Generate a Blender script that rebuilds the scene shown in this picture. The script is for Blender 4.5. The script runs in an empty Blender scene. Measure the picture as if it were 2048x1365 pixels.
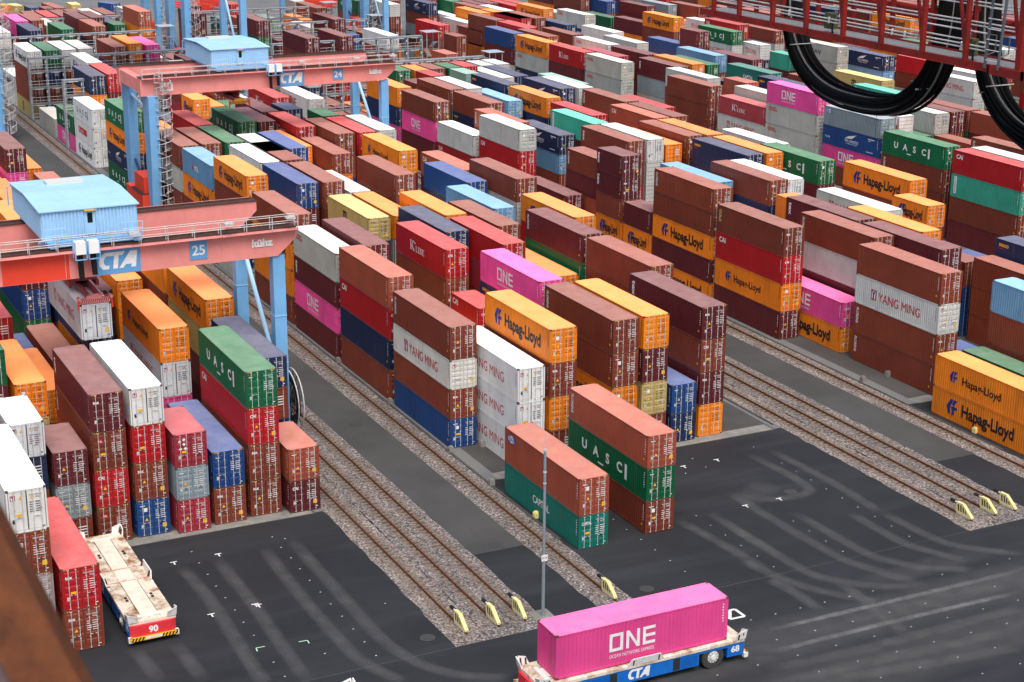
import bpy, math, random
from mathutils import Vector, Matrix

# ------------------------------------------------------------------ camera, world, sun, exposure
SC = bpy.context.scene
COL = SC.collection
TH = dict(f=3402.07, yaw=-0.463458, pitch=0.306985, roll=-0.0068606, loc=(99.4915, -61.0286, 51.9048))
def _cam():
    cd = bpy.data.cameras.new('camera')
    co = bpy.data.objects.new('camera', cd)
    COL.objects.link(co)
    cp, sp = math.cos(TH['pitch']), math.sin(TH['pitch'])
    fw = Vector((-cp * math.cos(TH['yaw']), -cp * math.sin(TH['yaw']), -sp))
    r = fw.cross(Vector((0, 0, 1))).normalized()
    d = fw.cross(r)
    c, s = math.cos(TH['roll']), math.sin(TH['roll'])
    r2 = c * r + s * d
    d2 = -s * r + c * d
    m = Matrix((r2, -d2, -fw)).transposed().to_4x4()
    m.translation = Vector(TH['loc'])
    co.matrix_world = m
    cd.sensor_width = 36.0
    cd.lens = TH['f'] / 2048 * 36
    cd.clip_start = 0.2
    cd.clip_end = 4000
    cd.dof.use_dof = True
    cd.dof.focus_distance = 125
    cd.dof.aperture_fstop = 5.6
    SC.camera = co
_cam()
W = bpy.data.worlds.new('World')
SC.world = W
W.use_nodes = True
SUN_EL, SUN_AZ = math.radians(60), math.radians(-14)      # azimuth measured from +X towards +Y
_nt = W.node_tree
_sky = _nt.nodes.new('ShaderNodeTexSky')
_sky.sky_type = 'NISHITA'
_sky.sun_disc = False
_sky.sun_elevation = SUN_EL
_sky.sun_rotation = math.radians(90) - SUN_AZ
_sky.air_density = 1.0
_sky.dust_density = 5.0
_sky.ozone_density = 1.0
_bg = _nt.nodes['Background']
_nt.links.new(_sky.outputs['Color'], _bg.inputs['Color'])
_bg.inputs['Strength'].default_value = 0.10
_sd = bpy.data.lights.new('sun', 'SUN')
_sd.energy = 1.5
_sd.angle = math.radians(40)
_sd.color = (1.0, 0.975, 0.94)
_so = bpy.data.objects.new('sun', _sd)
COL.objects.link(_so)
_v = Vector((math.cos(SUN_EL) * math.cos(SUN_AZ), math.cos(SUN_EL) * math.sin(SUN_AZ), math.sin(SUN_EL)))
_so.rotation_euler = _v.to_track_quat('Z', 'Y').to_euler()
_so.location = (60, -40, 80)
SC.view_settings.view_transform = 'Standard'
SC.view_settings.look = 'None'
SC.view_settings.gamma = 1.0
SC.view_settings.exposure = 0.72

RND = random.Random(11)

# ------------------------------------------------------------------ materials
def lin(h):
    h = h.lstrip('#')
    o = []
    for i in (0, 2, 4):
        c = int(h[i:i + 2], 16) / 255
        o.append(c / 12.92 if c <= 0.04045 else ((c + 0.055) / 1.055) ** 2.4)
    return tuple(o)

def mat(name, color, rough=0.6, metal=0.0, var=0.0, scale=1.0, spec=0.4):
    m = bpy.data.materials.new(name)
    m.use_nodes = True
    nt = m.node_tree
    b = nt.nodes['Principled BSDF']
    b.inputs['Roughness'].default_value = rough
    b.inputs['Metallic'].default_value = metal
    b.inputs['Specular IOR Level'].default_value = spec
    if isinstance(color, str):
        color = lin(color)
    if var:
        tc = nt.nodes.new('ShaderNodeNewGeometry')
        no = nt.nodes.new('ShaderNodeTexNoise')
        no.inputs['Scale'].default_value = scale
        no.inputs['Detail'].default_value = 6
        no.inputs['Roughness'].default_value = 0.65
        nt.links.new(tc.outputs['Position'], no.inputs['Vector'])
        rp = nt.nodes.new('ShaderNodeValToRGB')
        rp.color_ramp.elements[0].position = 0.3
        rp.color_ramp.elements[1].position = 0.7
        rp.color_ramp.elements[0].color = tuple(c * (1 - var) for c in color) + (1,)
        rp.color_ramp.elements[1].color = tuple(min(1, c * (1 + var)) for c in color) + (1,)
        nt.links.new(no.outputs['Fac'], rp.inputs['Fac'])
        nt.links.new(rp.outputs['Color'], b.inputs['Base Color'])
    else:
        b.inputs['Base Color'].default_value = tuple(color) + (1,)
    return m

def N(nt, t, **kw):
    n = nt.nodes.new(t)
    for k, v in kw.items():
        setattr(n, k, v)
    return n

def mixc(nt, a, b, fac, mode='MIX'):
    n = nt.nodes.new('ShaderNodeMix')
    n.data_type = 'RGBA'
    n.blend_type = mode
    for s, v in ((n.inputs['Factor'], fac), (n.inputs['A'], a), (n.inputs['B'], b)):
        if hasattr(v, 'is_output') or hasattr(v, 'links') and not isinstance(v, (tuple, float)):
            nt.links.new(v, s)
        else:
            s.default_value = v if not isinstance(v, tuple) else (v + (1,) if len(v) == 3 else v)
    return n.outputs['Result']

def ramp(nt, src, p0, p1, c0=(0, 0, 0), c1=(1, 1, 1)):
    r = nt.nodes.new('ShaderNodeValToRGB')
    r.color_ramp.elements[0].position = p0
    r.color_ramp.elements[1].position = p1
    r.color_ramp.elements[0].color = c0 + (1,)
    r.color_ramp.elements[1].color = c1 + (1,)
    nt.links.new(src, r.inputs['Fac'])
    return r.outputs['Color']

def noise(nt, vec, scale, detail=5, rough=0.6, sc=None):
    n = nt.nodes.new('ShaderNodeTexNoise')
    n.inputs['Scale'].default_value = scale
    n.inputs['Detail'].default_value = detail
    n.inputs['Roughness'].default_value = rough
    if sc:
        mp = nt.nodes.new('ShaderNodeMapping')
        mp.inputs['Scale'].default_value = sc
        nt.links.new(vec, mp.inputs['Vector'])
        vec = mp.outputs['Vector']
    nt.links.new(vec, n.inputs['Vector'])
    return n.outputs['Fac']

def paint_material(name, source, roof=False):
    """weathered container paint; the colour comes from the object (or the 'paint' attribute of the merged far stacks)"""
    m = bpy.data.materials.new(name)
    m.use_nodes = True
    nt = m.node_tree
    b = nt.nodes['Principled BSDF']
    geo = N(nt, 'ShaderNodeNewGeometry').outputs['Position']
    if source == 'object':
        oi = N(nt, 'ShaderNodeObjectInfo')
        col = oi.outputs['Color']
    else:
        at = N(nt, 'ShaderNodeAttribute', attribute_name='paint')
        col = at.outputs['Color']
    big = noise(nt, geo, 0.35, 4)
    col = mixc(nt, col, ramp(nt, big, 0.25, 0.75, (0.82, 0.82, 0.82), (1.14, 1.14, 1.14)), 1.0, 'MULTIPLY')
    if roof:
        # faded, dusty roof paint with light from above painted in, dark smears across and rust specks
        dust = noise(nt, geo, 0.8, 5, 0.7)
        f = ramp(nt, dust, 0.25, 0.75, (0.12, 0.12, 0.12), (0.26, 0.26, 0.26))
        col = mixc(nt, col, (1.75, 1.75, 1.75), 1.0, 'MULTIPLY')  # brightens every roof colour: sky-lit tops and contrast put into the paint
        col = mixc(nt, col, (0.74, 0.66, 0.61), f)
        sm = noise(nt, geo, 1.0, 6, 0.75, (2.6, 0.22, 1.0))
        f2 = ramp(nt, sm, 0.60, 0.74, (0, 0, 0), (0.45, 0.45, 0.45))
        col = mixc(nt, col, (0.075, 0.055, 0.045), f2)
    else:
        st = noise(nt, geo, 1.0, 6, 0.7, (1.5, 1.5, 0.16))
        f = ramp(nt, st, 0.55, 0.80, (0, 0, 0), (0.50, 0.50, 0.50))
        col = mixc(nt, col, (0.10, 0.048, 0.028), f)
        gr = noise(nt, geo, 2.2, 6, 0.75)
        f3 = ramp(nt, gr, 0.66, 0.76, (0, 0, 0), (0.40, 0.40, 0.40))
        col = mixc(nt, col, (0.16, 0.075, 0.04), f3)
    nt.links.new(col, b.inputs['Base Color'])
    b.inputs['Roughness'].default_value = 0.62 if roof else 0.48
    b.inputs['Specular IOR Level'].default_value = 0.35
    return m

M = {}
M['paint'] = paint_material('container_paint', 'object')
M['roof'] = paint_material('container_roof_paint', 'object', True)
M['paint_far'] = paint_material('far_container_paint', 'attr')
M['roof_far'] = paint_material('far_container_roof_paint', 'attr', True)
M['white'] = mat('white_lettering', (0.78, 0.78, 0.77), 0.6, var=0.12, scale=3)
M['black'] = mat('black_lettering', (0.012, 0.012, 0.014), 0.6)
M['red'] = mat('red_lettering', lin('#c4202c'), 0.5)
M['blue'] = mat('blue_emblem', lin('#15307e'), 0.5)
M['yellow'] = mat('yellow_sticker', lin('#e9b02a'), 0.5)
M['galv'] = mat('galvanised_bar', (0.55, 0.55, 0.54), 0.5, 0.1, 0.25, 4)
M['dark'] = mat('dark_gap', (0.02, 0.02, 0.022), 0.8)
M['grime'] = mat('grimy_steel', (0.10, 0.06, 0.045), 0.7, 0, 0.4, 5)
M['rack'] = mat('galvanised_rack_steel', (0.30, 0.34, 0.37), 0.5, 0.1, 0.2, 1.5)
M['crane_pink'] = mat('faded_red_crane_paint', lin('#e58f88'), 0.55, 0, 0.10, 0.5)
M['crane_red'] = mat('fresh_red_crane_paint', lin('#e2432c'), 0.5, 0, 0.06, 0.5)
M['crane_blue'] = mat('light_blue_crane_paint', lin('#74aedd'), 0.5, 0, 0.10, 0.5)
M['crane_house'] = mat('pale_blue_house_paint', lin('#a2cdec'), 0.5, 0, 0.06, 0.6)
M['crane_blue_panel'] = mat('blue_sign_panel', lin('#5f9dd0'), 0.5)
M['rust_dark'] = mat('rusty_dark_steel', lin('#4a332c'), 0.7, 0, 0.4, 2.5)
M['maroon'] = mat('maroon_steel', lin('#8c2f35'), 0.55, 0, 0.25, 2)
M['boom_red'] = mat('oxide_red_boom_paint', lin('#821a12'), 0.5, 0, 0.28, 2)
M['cable'] = mat('black_cable', (0.006, 0.006, 0.0065), 0.6, spec=0.15)
M['tyre'] = mat('tyre_rubber', (0.045, 0.043, 0.042), 0.85, 0, 0.3, 6)
M['cream'] = mat('cream_buffer_paint', lin('#e6d894'), 0.55, 0, 0.15, 3)
M['agv_blue'] = mat('blue_vehicle_paint', lin('#1267bd'), 0.45, 0, 0.12, 2)
M['agv_red'] = mat('red_vehicle_paint', lin('#d8323c'), 0.5, 0, 0.08, 2)
M['agv_white'] = mat('white_vehicle_steel', (0.72, 0.72, 0.70), 0.55, 0, 0.15, 3)
M['rail_steel'] = mat('rusty_rail_steel', lin('#6a4532'), 0.55, 0.2, 0.35, 6)
M['sleeper'] = mat('rust_stained_sleeper', lin('#75675a'), 0.85, 0, 0.35, 3)
M['pole'] = mat('grey_pole_paint', lin('#8b98a2'), 0.45, 0.2, 0.1, 2)
M['glass'] = mat('dark_window_glass', (0.01, 0.012, 0.016), 0.1)
M['green_box'] = mat('olive_junction_box_paint', lin('#4d5836'), 0.6, 0, 0.15, 5)
M['grating'] = mat('walkway_grating', (0.22, 0.23, 0.24), 0.6, 0.1, 0.25, 14)
M['tarp'] = mat('white_tarpaulin', (0.8, 0.8, 0.8), 0.8)
M['iron'] = mat('cast_iron_cover', (0.055, 0.055, 0.055), 0.7, 0.2, 0.3, 8)
M['kerb'] = mat('dark_kerb_stone', lin('#4a4946'), 0.9, 0, 0.35, 1.2)
M['concrete'] = mat('pale_concrete', lin('#7f7d77'), 0.9, 0, 0.3, 0.8)

def rusty_deck():
    m = bpy.data.materials.new('rusty_cream_deck_paint')
    m.use_nodes = True
    nt = m.node_tree
    geo = N(nt, 'ShaderNodeNewGeometry').outputs['Position']
    n1 = noise(nt, geo, 0.75, 7, 0.72)
    c = mixc(nt, lin('#d8cfbc'), lin('#8a5a32'), ramp(nt, n1, 0.47, 0.64))
    n2 = noise(nt, geo, 3.0, 5, 0.7)
    c = mixc(nt, c, lin('#4c2d1a'), ramp(nt, n2, 0.62, 0.76, (0, 0, 0), (0.7, 0.7, 0.7)))
    b = nt.nodes['Principled BSDF']
    nt.links.new(c, b.inputs['Base Color'])
    b.inputs['Roughness'].default_value = 0.75
    return m
M['deck'] = rusty_deck()

def asphalt(name, c0, c1, streak=True, rough=0.72):
    m = bpy.data.materials.new(name)
    m.use_nodes = True
    nt = m.node_tree
    b = nt.nodes['Principled BSDF']
    geo = N(nt, 'ShaderNodeNewGeometry').outputs['Position']
    n1 = noise(nt, geo, 0.09, 6, 0.62)
    c = mixc(nt, c0, c1, ramp(nt, n1, 0.3, 0.72))
    if streak:
        n2 = noise(nt, geo, 1.0, 5, 0.6, (0.30, 0.035, 1))
        c = mixc(nt, c, tuple(x * 1.7 for x in c1), ramp(nt, n2, 0.5, 0.8, (0, 0, 0), (0.6, 0.6, 0.6)))
    n3 = noise(nt, geo, 14, 3, 0.8)
    c = mixc(nt, c, ramp(nt, n3, 0.2, 0.8, (0.72, 0.72, 0.72), (1.28, 1.28, 1.28)), 1.0, 'MULTIPLY')
    n5 = noise(nt, geo, 0.5, 5, 0.7)
    c = mixc(nt, c, (0.012, 0.012, 0.013), ramp(nt, n5, 0.66, 0.76, (0, 0, 0), (0.5, 0.5, 0.5)))
    nt.links.new(c, b.inputs['Base Color'])
    b.inputs['Roughness'].default_value = rough
    b.inputs['Specular IOR Level'].default_value = 0.3
    return m

def gravel_mat(name, cols):
    m = bpy.data.materials.new(name)
    m.use_nodes = True
    nt = m.node_tree
    b = nt.nodes['Principled BSDF']
    geo = N(nt, 'ShaderNodeNewGeometry').outputs['Position']
    vo = N(nt, 'ShaderNodeTexVoronoi')
    vo.inputs['Scale'].default_value = 7.0
    nt.links.new(geo, vo.inputs['Vector'])
    sep = N(nt, 'ShaderNodeSeparateColor')
    nt.links.new(vo.outputs['Color'], sep.inputs['Color'])
    rp = N(nt, 'ShaderNodeValToRGB')
    el = rp.color_ramp.elements
    el[0].color = cols[0] + (1,)
    el[1].color = cols[-1] + (1,)
    for i, cc in enumerate(cols[1:-1]):
        e = el.new((i + 1) / (len(cols) - 1))
        e.color = cc + (1,)
    nt.links.new(sep.outputs['Red'], rp.inputs['Fac'])
    dk = ramp(nt, vo.outputs['Distance'], 0.3, 0.75, (1.1, 1.1, 1.1), (0.35, 0.35, 0.35))
    c = mixc(nt, rp.outputs['Color'], dk, 1.0, 'MULTIPLY')
    n1 = noise(nt, geo, 0.3, 5, 0.6)
    c = mixc(nt, c, ramp(nt, n1, 0.3, 0.7, (0.75, 0.74, 0.74), (1.2, 1.19, 1.17)), 1.0, 'MULTIPLY')
    n2 = noise(nt, geo, 1.0, 5, 0.6, (0.12, 1.3, 1))
    c = mixc(nt, c, lin('#6b5444'), ramp(nt, n2, 0.55, 0.8, (0, 0, 0), (0.45, 0.45, 0.45)))
    nt.links.new(c, b.inputs['Base Color'])
    b.inputs['Roughness'].default_value = 0.9
    bp = N(nt, 'ShaderNodeBump')
    bp.inputs['Strength'].default_value = 0.8
    bp.inputs['Distance'].default_value = 0.06
    bp.invert = True
    nt.links.new(vo.outputs['Distance'], bp.inputs['Height'])
    nt.links.new(bp.outputs['Normal'], b.inputs['Normal'])
    return m

M['asphalt_new'] = asphalt('fresh_dark_asphalt', (0.015, 0.0165, 0.019), (0.028, 0.030, 0.034))
M['asphalt_lane'] = asphalt('worn_lane_asphalt', (0.046, 0.046, 0.045), (0.085, 0.086, 0.083), False)
M['asphalt_yard'] = asphalt('old_yard_asphalt', (0.13, 0.135, 0.135), (0.19, 0.19, 0.19), False)
M['asphalt_row'] = asphalt('stained_block_pavement', (0.045, 0.043, 0.041), (0.10, 0.098, 0.092), False)
M['gravel'] = gravel_mat('track_ballast', [lin('#4a4948'), lin('#7e7a78'), lin('#9c8b83'), lin('#6d6c6d'), lin('#b3aaa4')])
M['gravel_pink'] = gravel_mat('pinkish_ballast', [lin('#64594f'), lin('#8d817a'), lin('#a3968e'), lin('#746e6b'), lin('#b3aaa4')])

def trackmark():
    m = bpy.data.materials.new('pale_tyre_dust')
    m.use_nodes = True
    nt = m.node_tree
    b = nt.nodes['Principled BSDF']
    b.inputs['Base Color'].default_value = (0.135, 0.135, 0.135, 1)
    b.inputs['Roughness'].default_value = 0.85
    at = N(nt, 'ShaderNodeAttribute', attribute_name='soft')
    geo = N(nt, 'ShaderNodeNewGeometry').outputs['Position']
    n1 = noise(nt, geo, 0.8, 5, 0.6)
    f = ramp(nt, n1, 0.25, 0.7, (0.25, 0.25, 0.25), (0.75, 0.75, 0.75))
    a = mixc(nt, at.outputs['Color'], f, 1.0, 'MULTIPLY')
    nt.links.new(a, b.inputs['Alpha'])
    return m
M['dust'] = trackmark()

# ------------------------------------------------------------------ mesh helper
class MB:
    def __init__(self):
        self.v, self.f, self.m, self.slots = [], [], [], []
    def slot(self, m):
        if m not in self.slots:
            self.slots.append(m)
        return self.slots.index(m)
    def poly(self, pts, m):
        i = len(self.v)
        self.v += [tuple(p) for p in pts]
        self.f.append(tuple(range(i, i + len(pts))))
        self.m.append(self.slot(m))
    def box(self, a, b, m, skip=()):
        x0, x1 = sorted((a[0], b[0])); y0, y1 = sorted((a[1], b[1])); z0, z1 = sorted((a[2], b[2]))
        i = len(self.v)
        self.v += [(x0, y0, z0), (x1, y0, z0), (x1, y1, z0), (x0, y1, z0), (x0, y0, z1), (x1, y0, z1), (x1, y1, z1), (x0, y1, z1)]
        fs = {'-z': (0, 3, 2, 1), '+z': (4, 5, 6, 7), '-y': (0, 1, 5, 4), '+x': (1, 2, 6, 5), '+y': (2, 3, 7, 6), '-x': (3, 0, 4, 7)}
        s = self.slot(m)
        for k, q in fs.items():
            if k not in skip:
                self.f.append(tuple(i + j for j in q)); self.m.append(s)
    def beam(self, p, q, w, h, m, up=(0, 0, 1), w2=None, h2=None):
        p, q = Vector(p), Vector(q)
        d = (q - p).normalized()
        upv = Vector(up)
        if abs(d.dot(upv)) > 0.98:
            upv = Vector((1, 0, 0))
        s = d.cross(upv).normalized()
        t = s.cross(d).normalized()
        i = len(self.v)
        for c, ww, hh in ((p, w, h), (q, w2 or w, h2 or h)):
            for a, b2 in ((-1, -1), (1, -1), (1, 1), (-1, 1)):
                self.v.append(tuple(c + s * a * ww / 2 + t * b2 * hh / 2))
        k = self.slot(m)
        for q4 in ((0, 1, 5, 4), (1, 2, 6, 5), (2, 3, 7, 6), (3, 0, 4, 7), (3, 2, 1, 0), (4, 5, 6, 7)):
            self.f.append(tuple(i + j for j in q4)); self.m.append(k)
    def tube(self, pts, r, m, n=6, cap=True):
        pts = [Vector(p) for p in pts]
        k = self.slot(m)
        i = len(self.v)
        prev = None
        for a, p in enumerate(pts):
            d = (pts[min(a + 1, len(pts) - 1)] - pts[max(a - 1, 0)]).normalized()
            ref = prev if prev is not None else (Vector((0, 0, 1)) if abs(d.z) < 0.9 else Vector((1, 0, 0)))
            s = d.cross(ref).normalized()
            t = s.cross(d).normalized()
            prev = t
            for b2 in range(n):
                an = 2 * math.pi * b2 / n
                self.v.append(tuple(p + s * r * math.cos(an) + t * r * math.sin(an)))
        for a in range(len(pts) - 1):
            for b2 in range(n):
                c2 = (b2 + 1) % n
                self.f.append((i + a * n + b2, i + a * n + c2, i + (a + 1) * n + c2, i + (a + 1) * n + b2)); self.m.append(k)
        if cap:
            self.f.append(tuple(i + b2 for b2 in range(n))[::-1]); self.m.append(k)
            o = i + (len(pts) - 1) * n
            self.f.append(tuple(o + b2 for b2 in range(n))); self.m.append(k)
    def cyl(self, c, axis, r, h, m, n=20, r2=None):
        c, a = Vector(c), Vector(axis).normalized()
        ref = Vector((0, 0, 1)) if abs(a.z) < 0.9 else Vector((1, 0, 0))
        s = a.cross(ref).normalized(); t = s.cross(a)
        i = len(self.v); k = self.slot(m)
        for e, rr in ((-h / 2, r), (h / 2, r2 or r)):
            for b2 in range(n):
                an = 2 * math.pi * b2 / n
                self.v.append(tuple(c + a * e + s * rr * math.cos(an) + t * rr * math.sin(an)))
        for b2 in range(n):
            c2 = (b2 + 1) % n
            self.f.append((i + b2, i + c2, i + n + c2, i + n + b2)); self.m.append(k)
        self.f.append(tuple(i + b2 for b2 in range(n))[::-1]); self.m.append(k)
        self.f.append(tuple(i + n + b2 for b2 in range(n))); self.m.append(k)
    def prism(self, pts, off, m):
        off = Vector(off); n = len(pts)
        i = len(self.v); k = self.slot(m)
        self.v += [tuple(p) for p in pts] + [tuple(Vector(p) + off) for p in pts]
        self.f.append(tuple(range(i, i + n))[::-1]); self.m.append(k)
        self.f.append(tuple(range(i + n, i + 2 * n))); self.m.append(k)
        for a in range(n):
            b2 = (a + 1) % n
            self.f.append((i + a, i + b2, i + n + b2, i + n + a)); self.m.append(k)
    def add(self, verts, faces, m, fn):
        i = len(self.v); k = self.slot(m)
        self.v += [tuple(fn(v)) for v in verts]
        for f in faces:
            self.f.append(tuple(i + j for j in f)); self.m.append(k)
    def mesh(self, name, fix=True):
        me = bpy.data.meshes.new(name)
        me.from_pydata(self.v, [], self.f)
        for s in self.slots:
            me.materials.append(s)
        me.polygons.foreach_set('material_index', self.m)
        me.update()
        return me

def obj(name, data, parent=None, loc=None, **props):
    if isinstance(data, MB):
        data = data.mesh(name)
    o = bpy.data.objects.new(name, data)
    COL.objects.link(o)
    if parent is not None:
        o.parent = parent
    if loc is not None:
        o.location = loc
    for k, v in props.items():
        o[k] = v
    return o

def empty(name, loc, label, cat, group=None, rz=0.0):
    o = bpy.data.objects.new(name, None)
    o.empty_display_size = 0.5
    COL.objects.link(o)
    o.location = loc
    o.rotation_euler = (0, 0, rz)
    o['label'] = label
    o['category'] = cat
    if group:
        o['group'] = group
    return o

# ------------------------------------------------------------------ lettering
_TXT = {}
def text(s, bold=0.0, shear=0.0):
    """verts, faces of a word, baseline at 0, cap height 1, starting at x=0"""
    key = (s, bold, shear)
    if key not in _TXT:
        cu = bpy.data.curves.new('word', 'FONT')
        cu.body = s
        cu.size = 1.0
        cu.offset = bold
        cu.shear = shear
        cu.resolution_u = 3
        o = bpy.data.objects.new('word', cu)
        COL.objects.link(o)
        dg = bpy.context.evaluated_depsgraph_get()
        dg.update()
        me = bpy.data.meshes.new_from_object(o.evaluated_get(dg))
        vs = [tuple(v.co) for v in me.vertices]
        fs = [tuple(p.vertices) for p in me.polygons]
        bpy.data.objects.remove(o)
        bpy.data.curves.remove(cu)
        bpy.data.meshes.remove(me)
        cap = 0.729
        x0 = min(v[0] for v in vs)
        vs = [((v[0] - x0) / cap, v[1] / cap) for v in vs]
        _TXT[key] = (vs, fs, max(v[0] for v in vs))
    return _TXT[key]

def put(mb, s, m, h, fn, x, z, bold=0.0, wscale=1.0, align='l', width=None, shear=0.0, upright=False):
    """write s: fn maps (x along the face, z up) to 3D"""
    vs, fs, w = text(s, bold, shear)
    sx = h * wscale
    if width:
        sx = width / w
    x0 = x - (w * sx / 2 if align == 'c' else w * sx if align == 'r' else 0)
    if upright:      # rotated a quarter turn, reading downwards
        mb.add(vs, fs, m, lambda v: fn(x + v[1] * h, z - v[0] * sx))
    else:
        mb.add(vs, fs, m, lambda v: fn(x0 + v[0] * sx, z + v[1] * h))

def shape(mb, pts, m, fn):
    mb.poly([fn(x, z) for x, z in pts], m)

def rect(mb, x0, z0, x1, z1, m, fn):
    shape(mb, [(x0, z0), (x1, z0), (x1, z1), (x0, z1)], m, fn)

def one_logo(mb, m, fn, x, z, h):
    """three block letters 2.75 h wide, like the big white wordmark"""
    t = 0.17 * h
    w = 0.80 * h
    shape(mb, [(x, z), (x + w, z), (x + w, z + t), (x, z + t)], m, fn)
    shape(mb, [(x, z + h - t), (x + w, z + h - t), (x + w, z + h), (x, z + h)], m, fn)
    rect(mb, x, z + t, x + t, z + h - t, m, fn)
    rect(mb, x + w - t, z + t, x + w, z + h - t, m, fn)
    x2 = x + 0.98 * h
    rect(mb, x2, z, x2 + t, z + h, m, fn)
    rect(mb, x2 + w - t, z, x2 + w, z + h, m, fn)
    shape(mb, [(x2 + t, z + h), (x2 + t, z + h * 0.72), (x2 + w - t, z), (x2 + w - t, z + h * 0.28)][::-1], m, fn)
    x3 = x + 1.96 * h
    rect(mb, x3, z, x3 + t, z + h, m, fn)
    for zz in (0, (h - t) / 2, h - t):
        rect(mb, x3 + t, z + zz, x3 + w * 0.92, z + zz + t, m, fn)

def hl_emblem(mb, m, fn, x, z, h):
    """slanted double bar with an arrow point to the left"""
    s = 0.22 * h
    def P(a, b): return (x + a * h + b * s, z + b * h)
    shape(mb, [P(-.02, .48), P(.26, .0), P(.44, .0), P(.34, .42), P(.42, .98), P(.20, .98)], m, fn)
    shape(mb, [P(.37, .50), P(.50, .30), P(.56, .30), P(.56, .0), P(.78, .0), P(.72, .36), P(.96, .36), P(.96, .52), P(.70, .56)], m, fn)
    shape(mb, [P(.46, .98), P(.46, .62), P(.60, .58), P(.80, .98)], m, fn)

def ym_emblem(mb, fn, x, z, h):
    rect(mb, x, z, x + h * 0.78, z + h, M['red'], fn)
    f2 = lambda a, b: Vector(fn(a, b)) + Vector(fn(0, 0)) * 0 + _push(fn) * 0.004
    rect(mb, x + .12 * h, z + .10 * h, x + .66 * h, z + .90 * h, M['white'], f2)
    f3 = lambda a, b: Vector(fn(a, b)) + _push(fn) * 0.008
    shape(mb, [(x + .12 * h, z + .9 * h), (x + .30 * h, z + .5 * h), (x + .30 * h, z + .1 * h), (x + .48 * h, z + .1 * h), (x + .48 * h, z + .5 * h), (x + .66 * h, z + .9 * h), (x + .5 * h, z + .9 * h), (x + .39 * h, z + .66 * h), (x + .28 * h, z + .9 * h)], M['blue'], f3)

def _push(fn):
    a, b, c = Vector(fn(0, 0)), Vector(fn(1, 0)), Vector(fn(0, 1))
    return (b - a).cross(c - a).normalized()

def serif_word(mb, word, m, fn, x, z, h):
    """small set of serif capitals built from strokes"""
    t, th, s = 0.20 * h, 0.09 * h, 0.10 * h
    def foot(xc, zz): rect(mb, xc - s - t * .5, zz, xc + s + t * .5, zz + th, m, fn)
    for ch in word:
        if ch == 'K':
            rect(mb, x + s, z, x + s + t, z + h, m, fn)
            shape(mb, [(x + s + t, z + .42 * h), (x + .75 * h, z + h), (x + .9 * h, z + h), (x + s + t, z + .28 * h)][::-1], m, fn)
            shape(mb, [(x + .38 * h, z + .52 * h), (x + .78 * h, z), (x + 1.05 * h, z), (x + .52 * h, z + .64 * h)][::-1], m, fn)
            foot(x + s + t / 2, z); foot(x + s + t / 2, z + h - th); foot(x + .9 * h, z); foot(x + .82 * h, z + h - th)
            x += 1.2 * h
        elif ch == 'L':
            rect(mb, x + s, z, x + s + t, z + h, m, fn); foot(x + s + t / 2, z + h - th)
            rect(mb, x, z, x + .75 * h, z + th, m, fn); rect(mb, x + .66 * h, z, x + .75 * h, z + .3 * h, m, fn)
            x += .92 * h
        elif ch == 'I':
            rect(mb, x + s, z, x + s + t, z + h, m, fn); foot(x + s + t / 2, z + h - th); foot(x + s + t / 2, z)
            x += .58 * h
        elif ch == 'N':
            rect(mb, x + s, z, x + s + t * .6, z + h, m, fn); rect(mb, x + .72 * h, z, x + .72 * h + t * .6, z + h, m, fn)
            shape(mb, [(x + s, z + h), (x + .66 * h, z), (x + .84 * h, z), (x + s + t, z + h)], m, fn)
            foot(x + s + t * .3, z); foot(x + .78 * h, z + h - th); foot(x + s, z + h - th)
            x += 1.1 * h
        elif ch == 'E':
            rect(mb, x + s, z, x + s + t, z + h, m, fn)
            for zz, ww in ((0, .75), (h * .47, .55), (h - th, .72)):
                rect(mb, x, z + zz, x + ww * h, z + zz + th, m, fn)
            rect(mb, x + .66 * h, z, x + .75 * h, z + .28 * h, m, fn); rect(mb, x + .63 * h, z + .74 * h, x + .72 * h, z + h, m, fn)
            x += .9 * h
    return x

def cta_logo(mb, m, fn, x, z, h):
    """three joined slanted letters 2.35 h wide"""
    k = 0.12
    def P(a, b): return (x + a * h + b * k * h, z + b * h)
    shape(mb, [P(.28, 1), P(.05, .80), P(-.02, .5), P(.05, .2), P(.28, 0), P(.62, 0), P(.62, .22), P(.42, .22), P(.30, .34), P(.27, .5), P(.30, .66), P(.42, .78), P(.75, .78), P(.75, 1)], m, fn)
    shape(mb, [P(.75, .78), P(.86, .78), P(.86, 0), P(1.14, 0), P(1.14, .78), P(1.36, .78), P(1.5, 1), P(.75, 1)], m, fn)
    shape(mb, [P(1.22, 0), P(1.48, 0), P(1.60, .2), P(1.94, .2), P(1.94, 0), P(2.22, 0), P(2.22, 1), P(1.80, 1)], m, fn)

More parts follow.
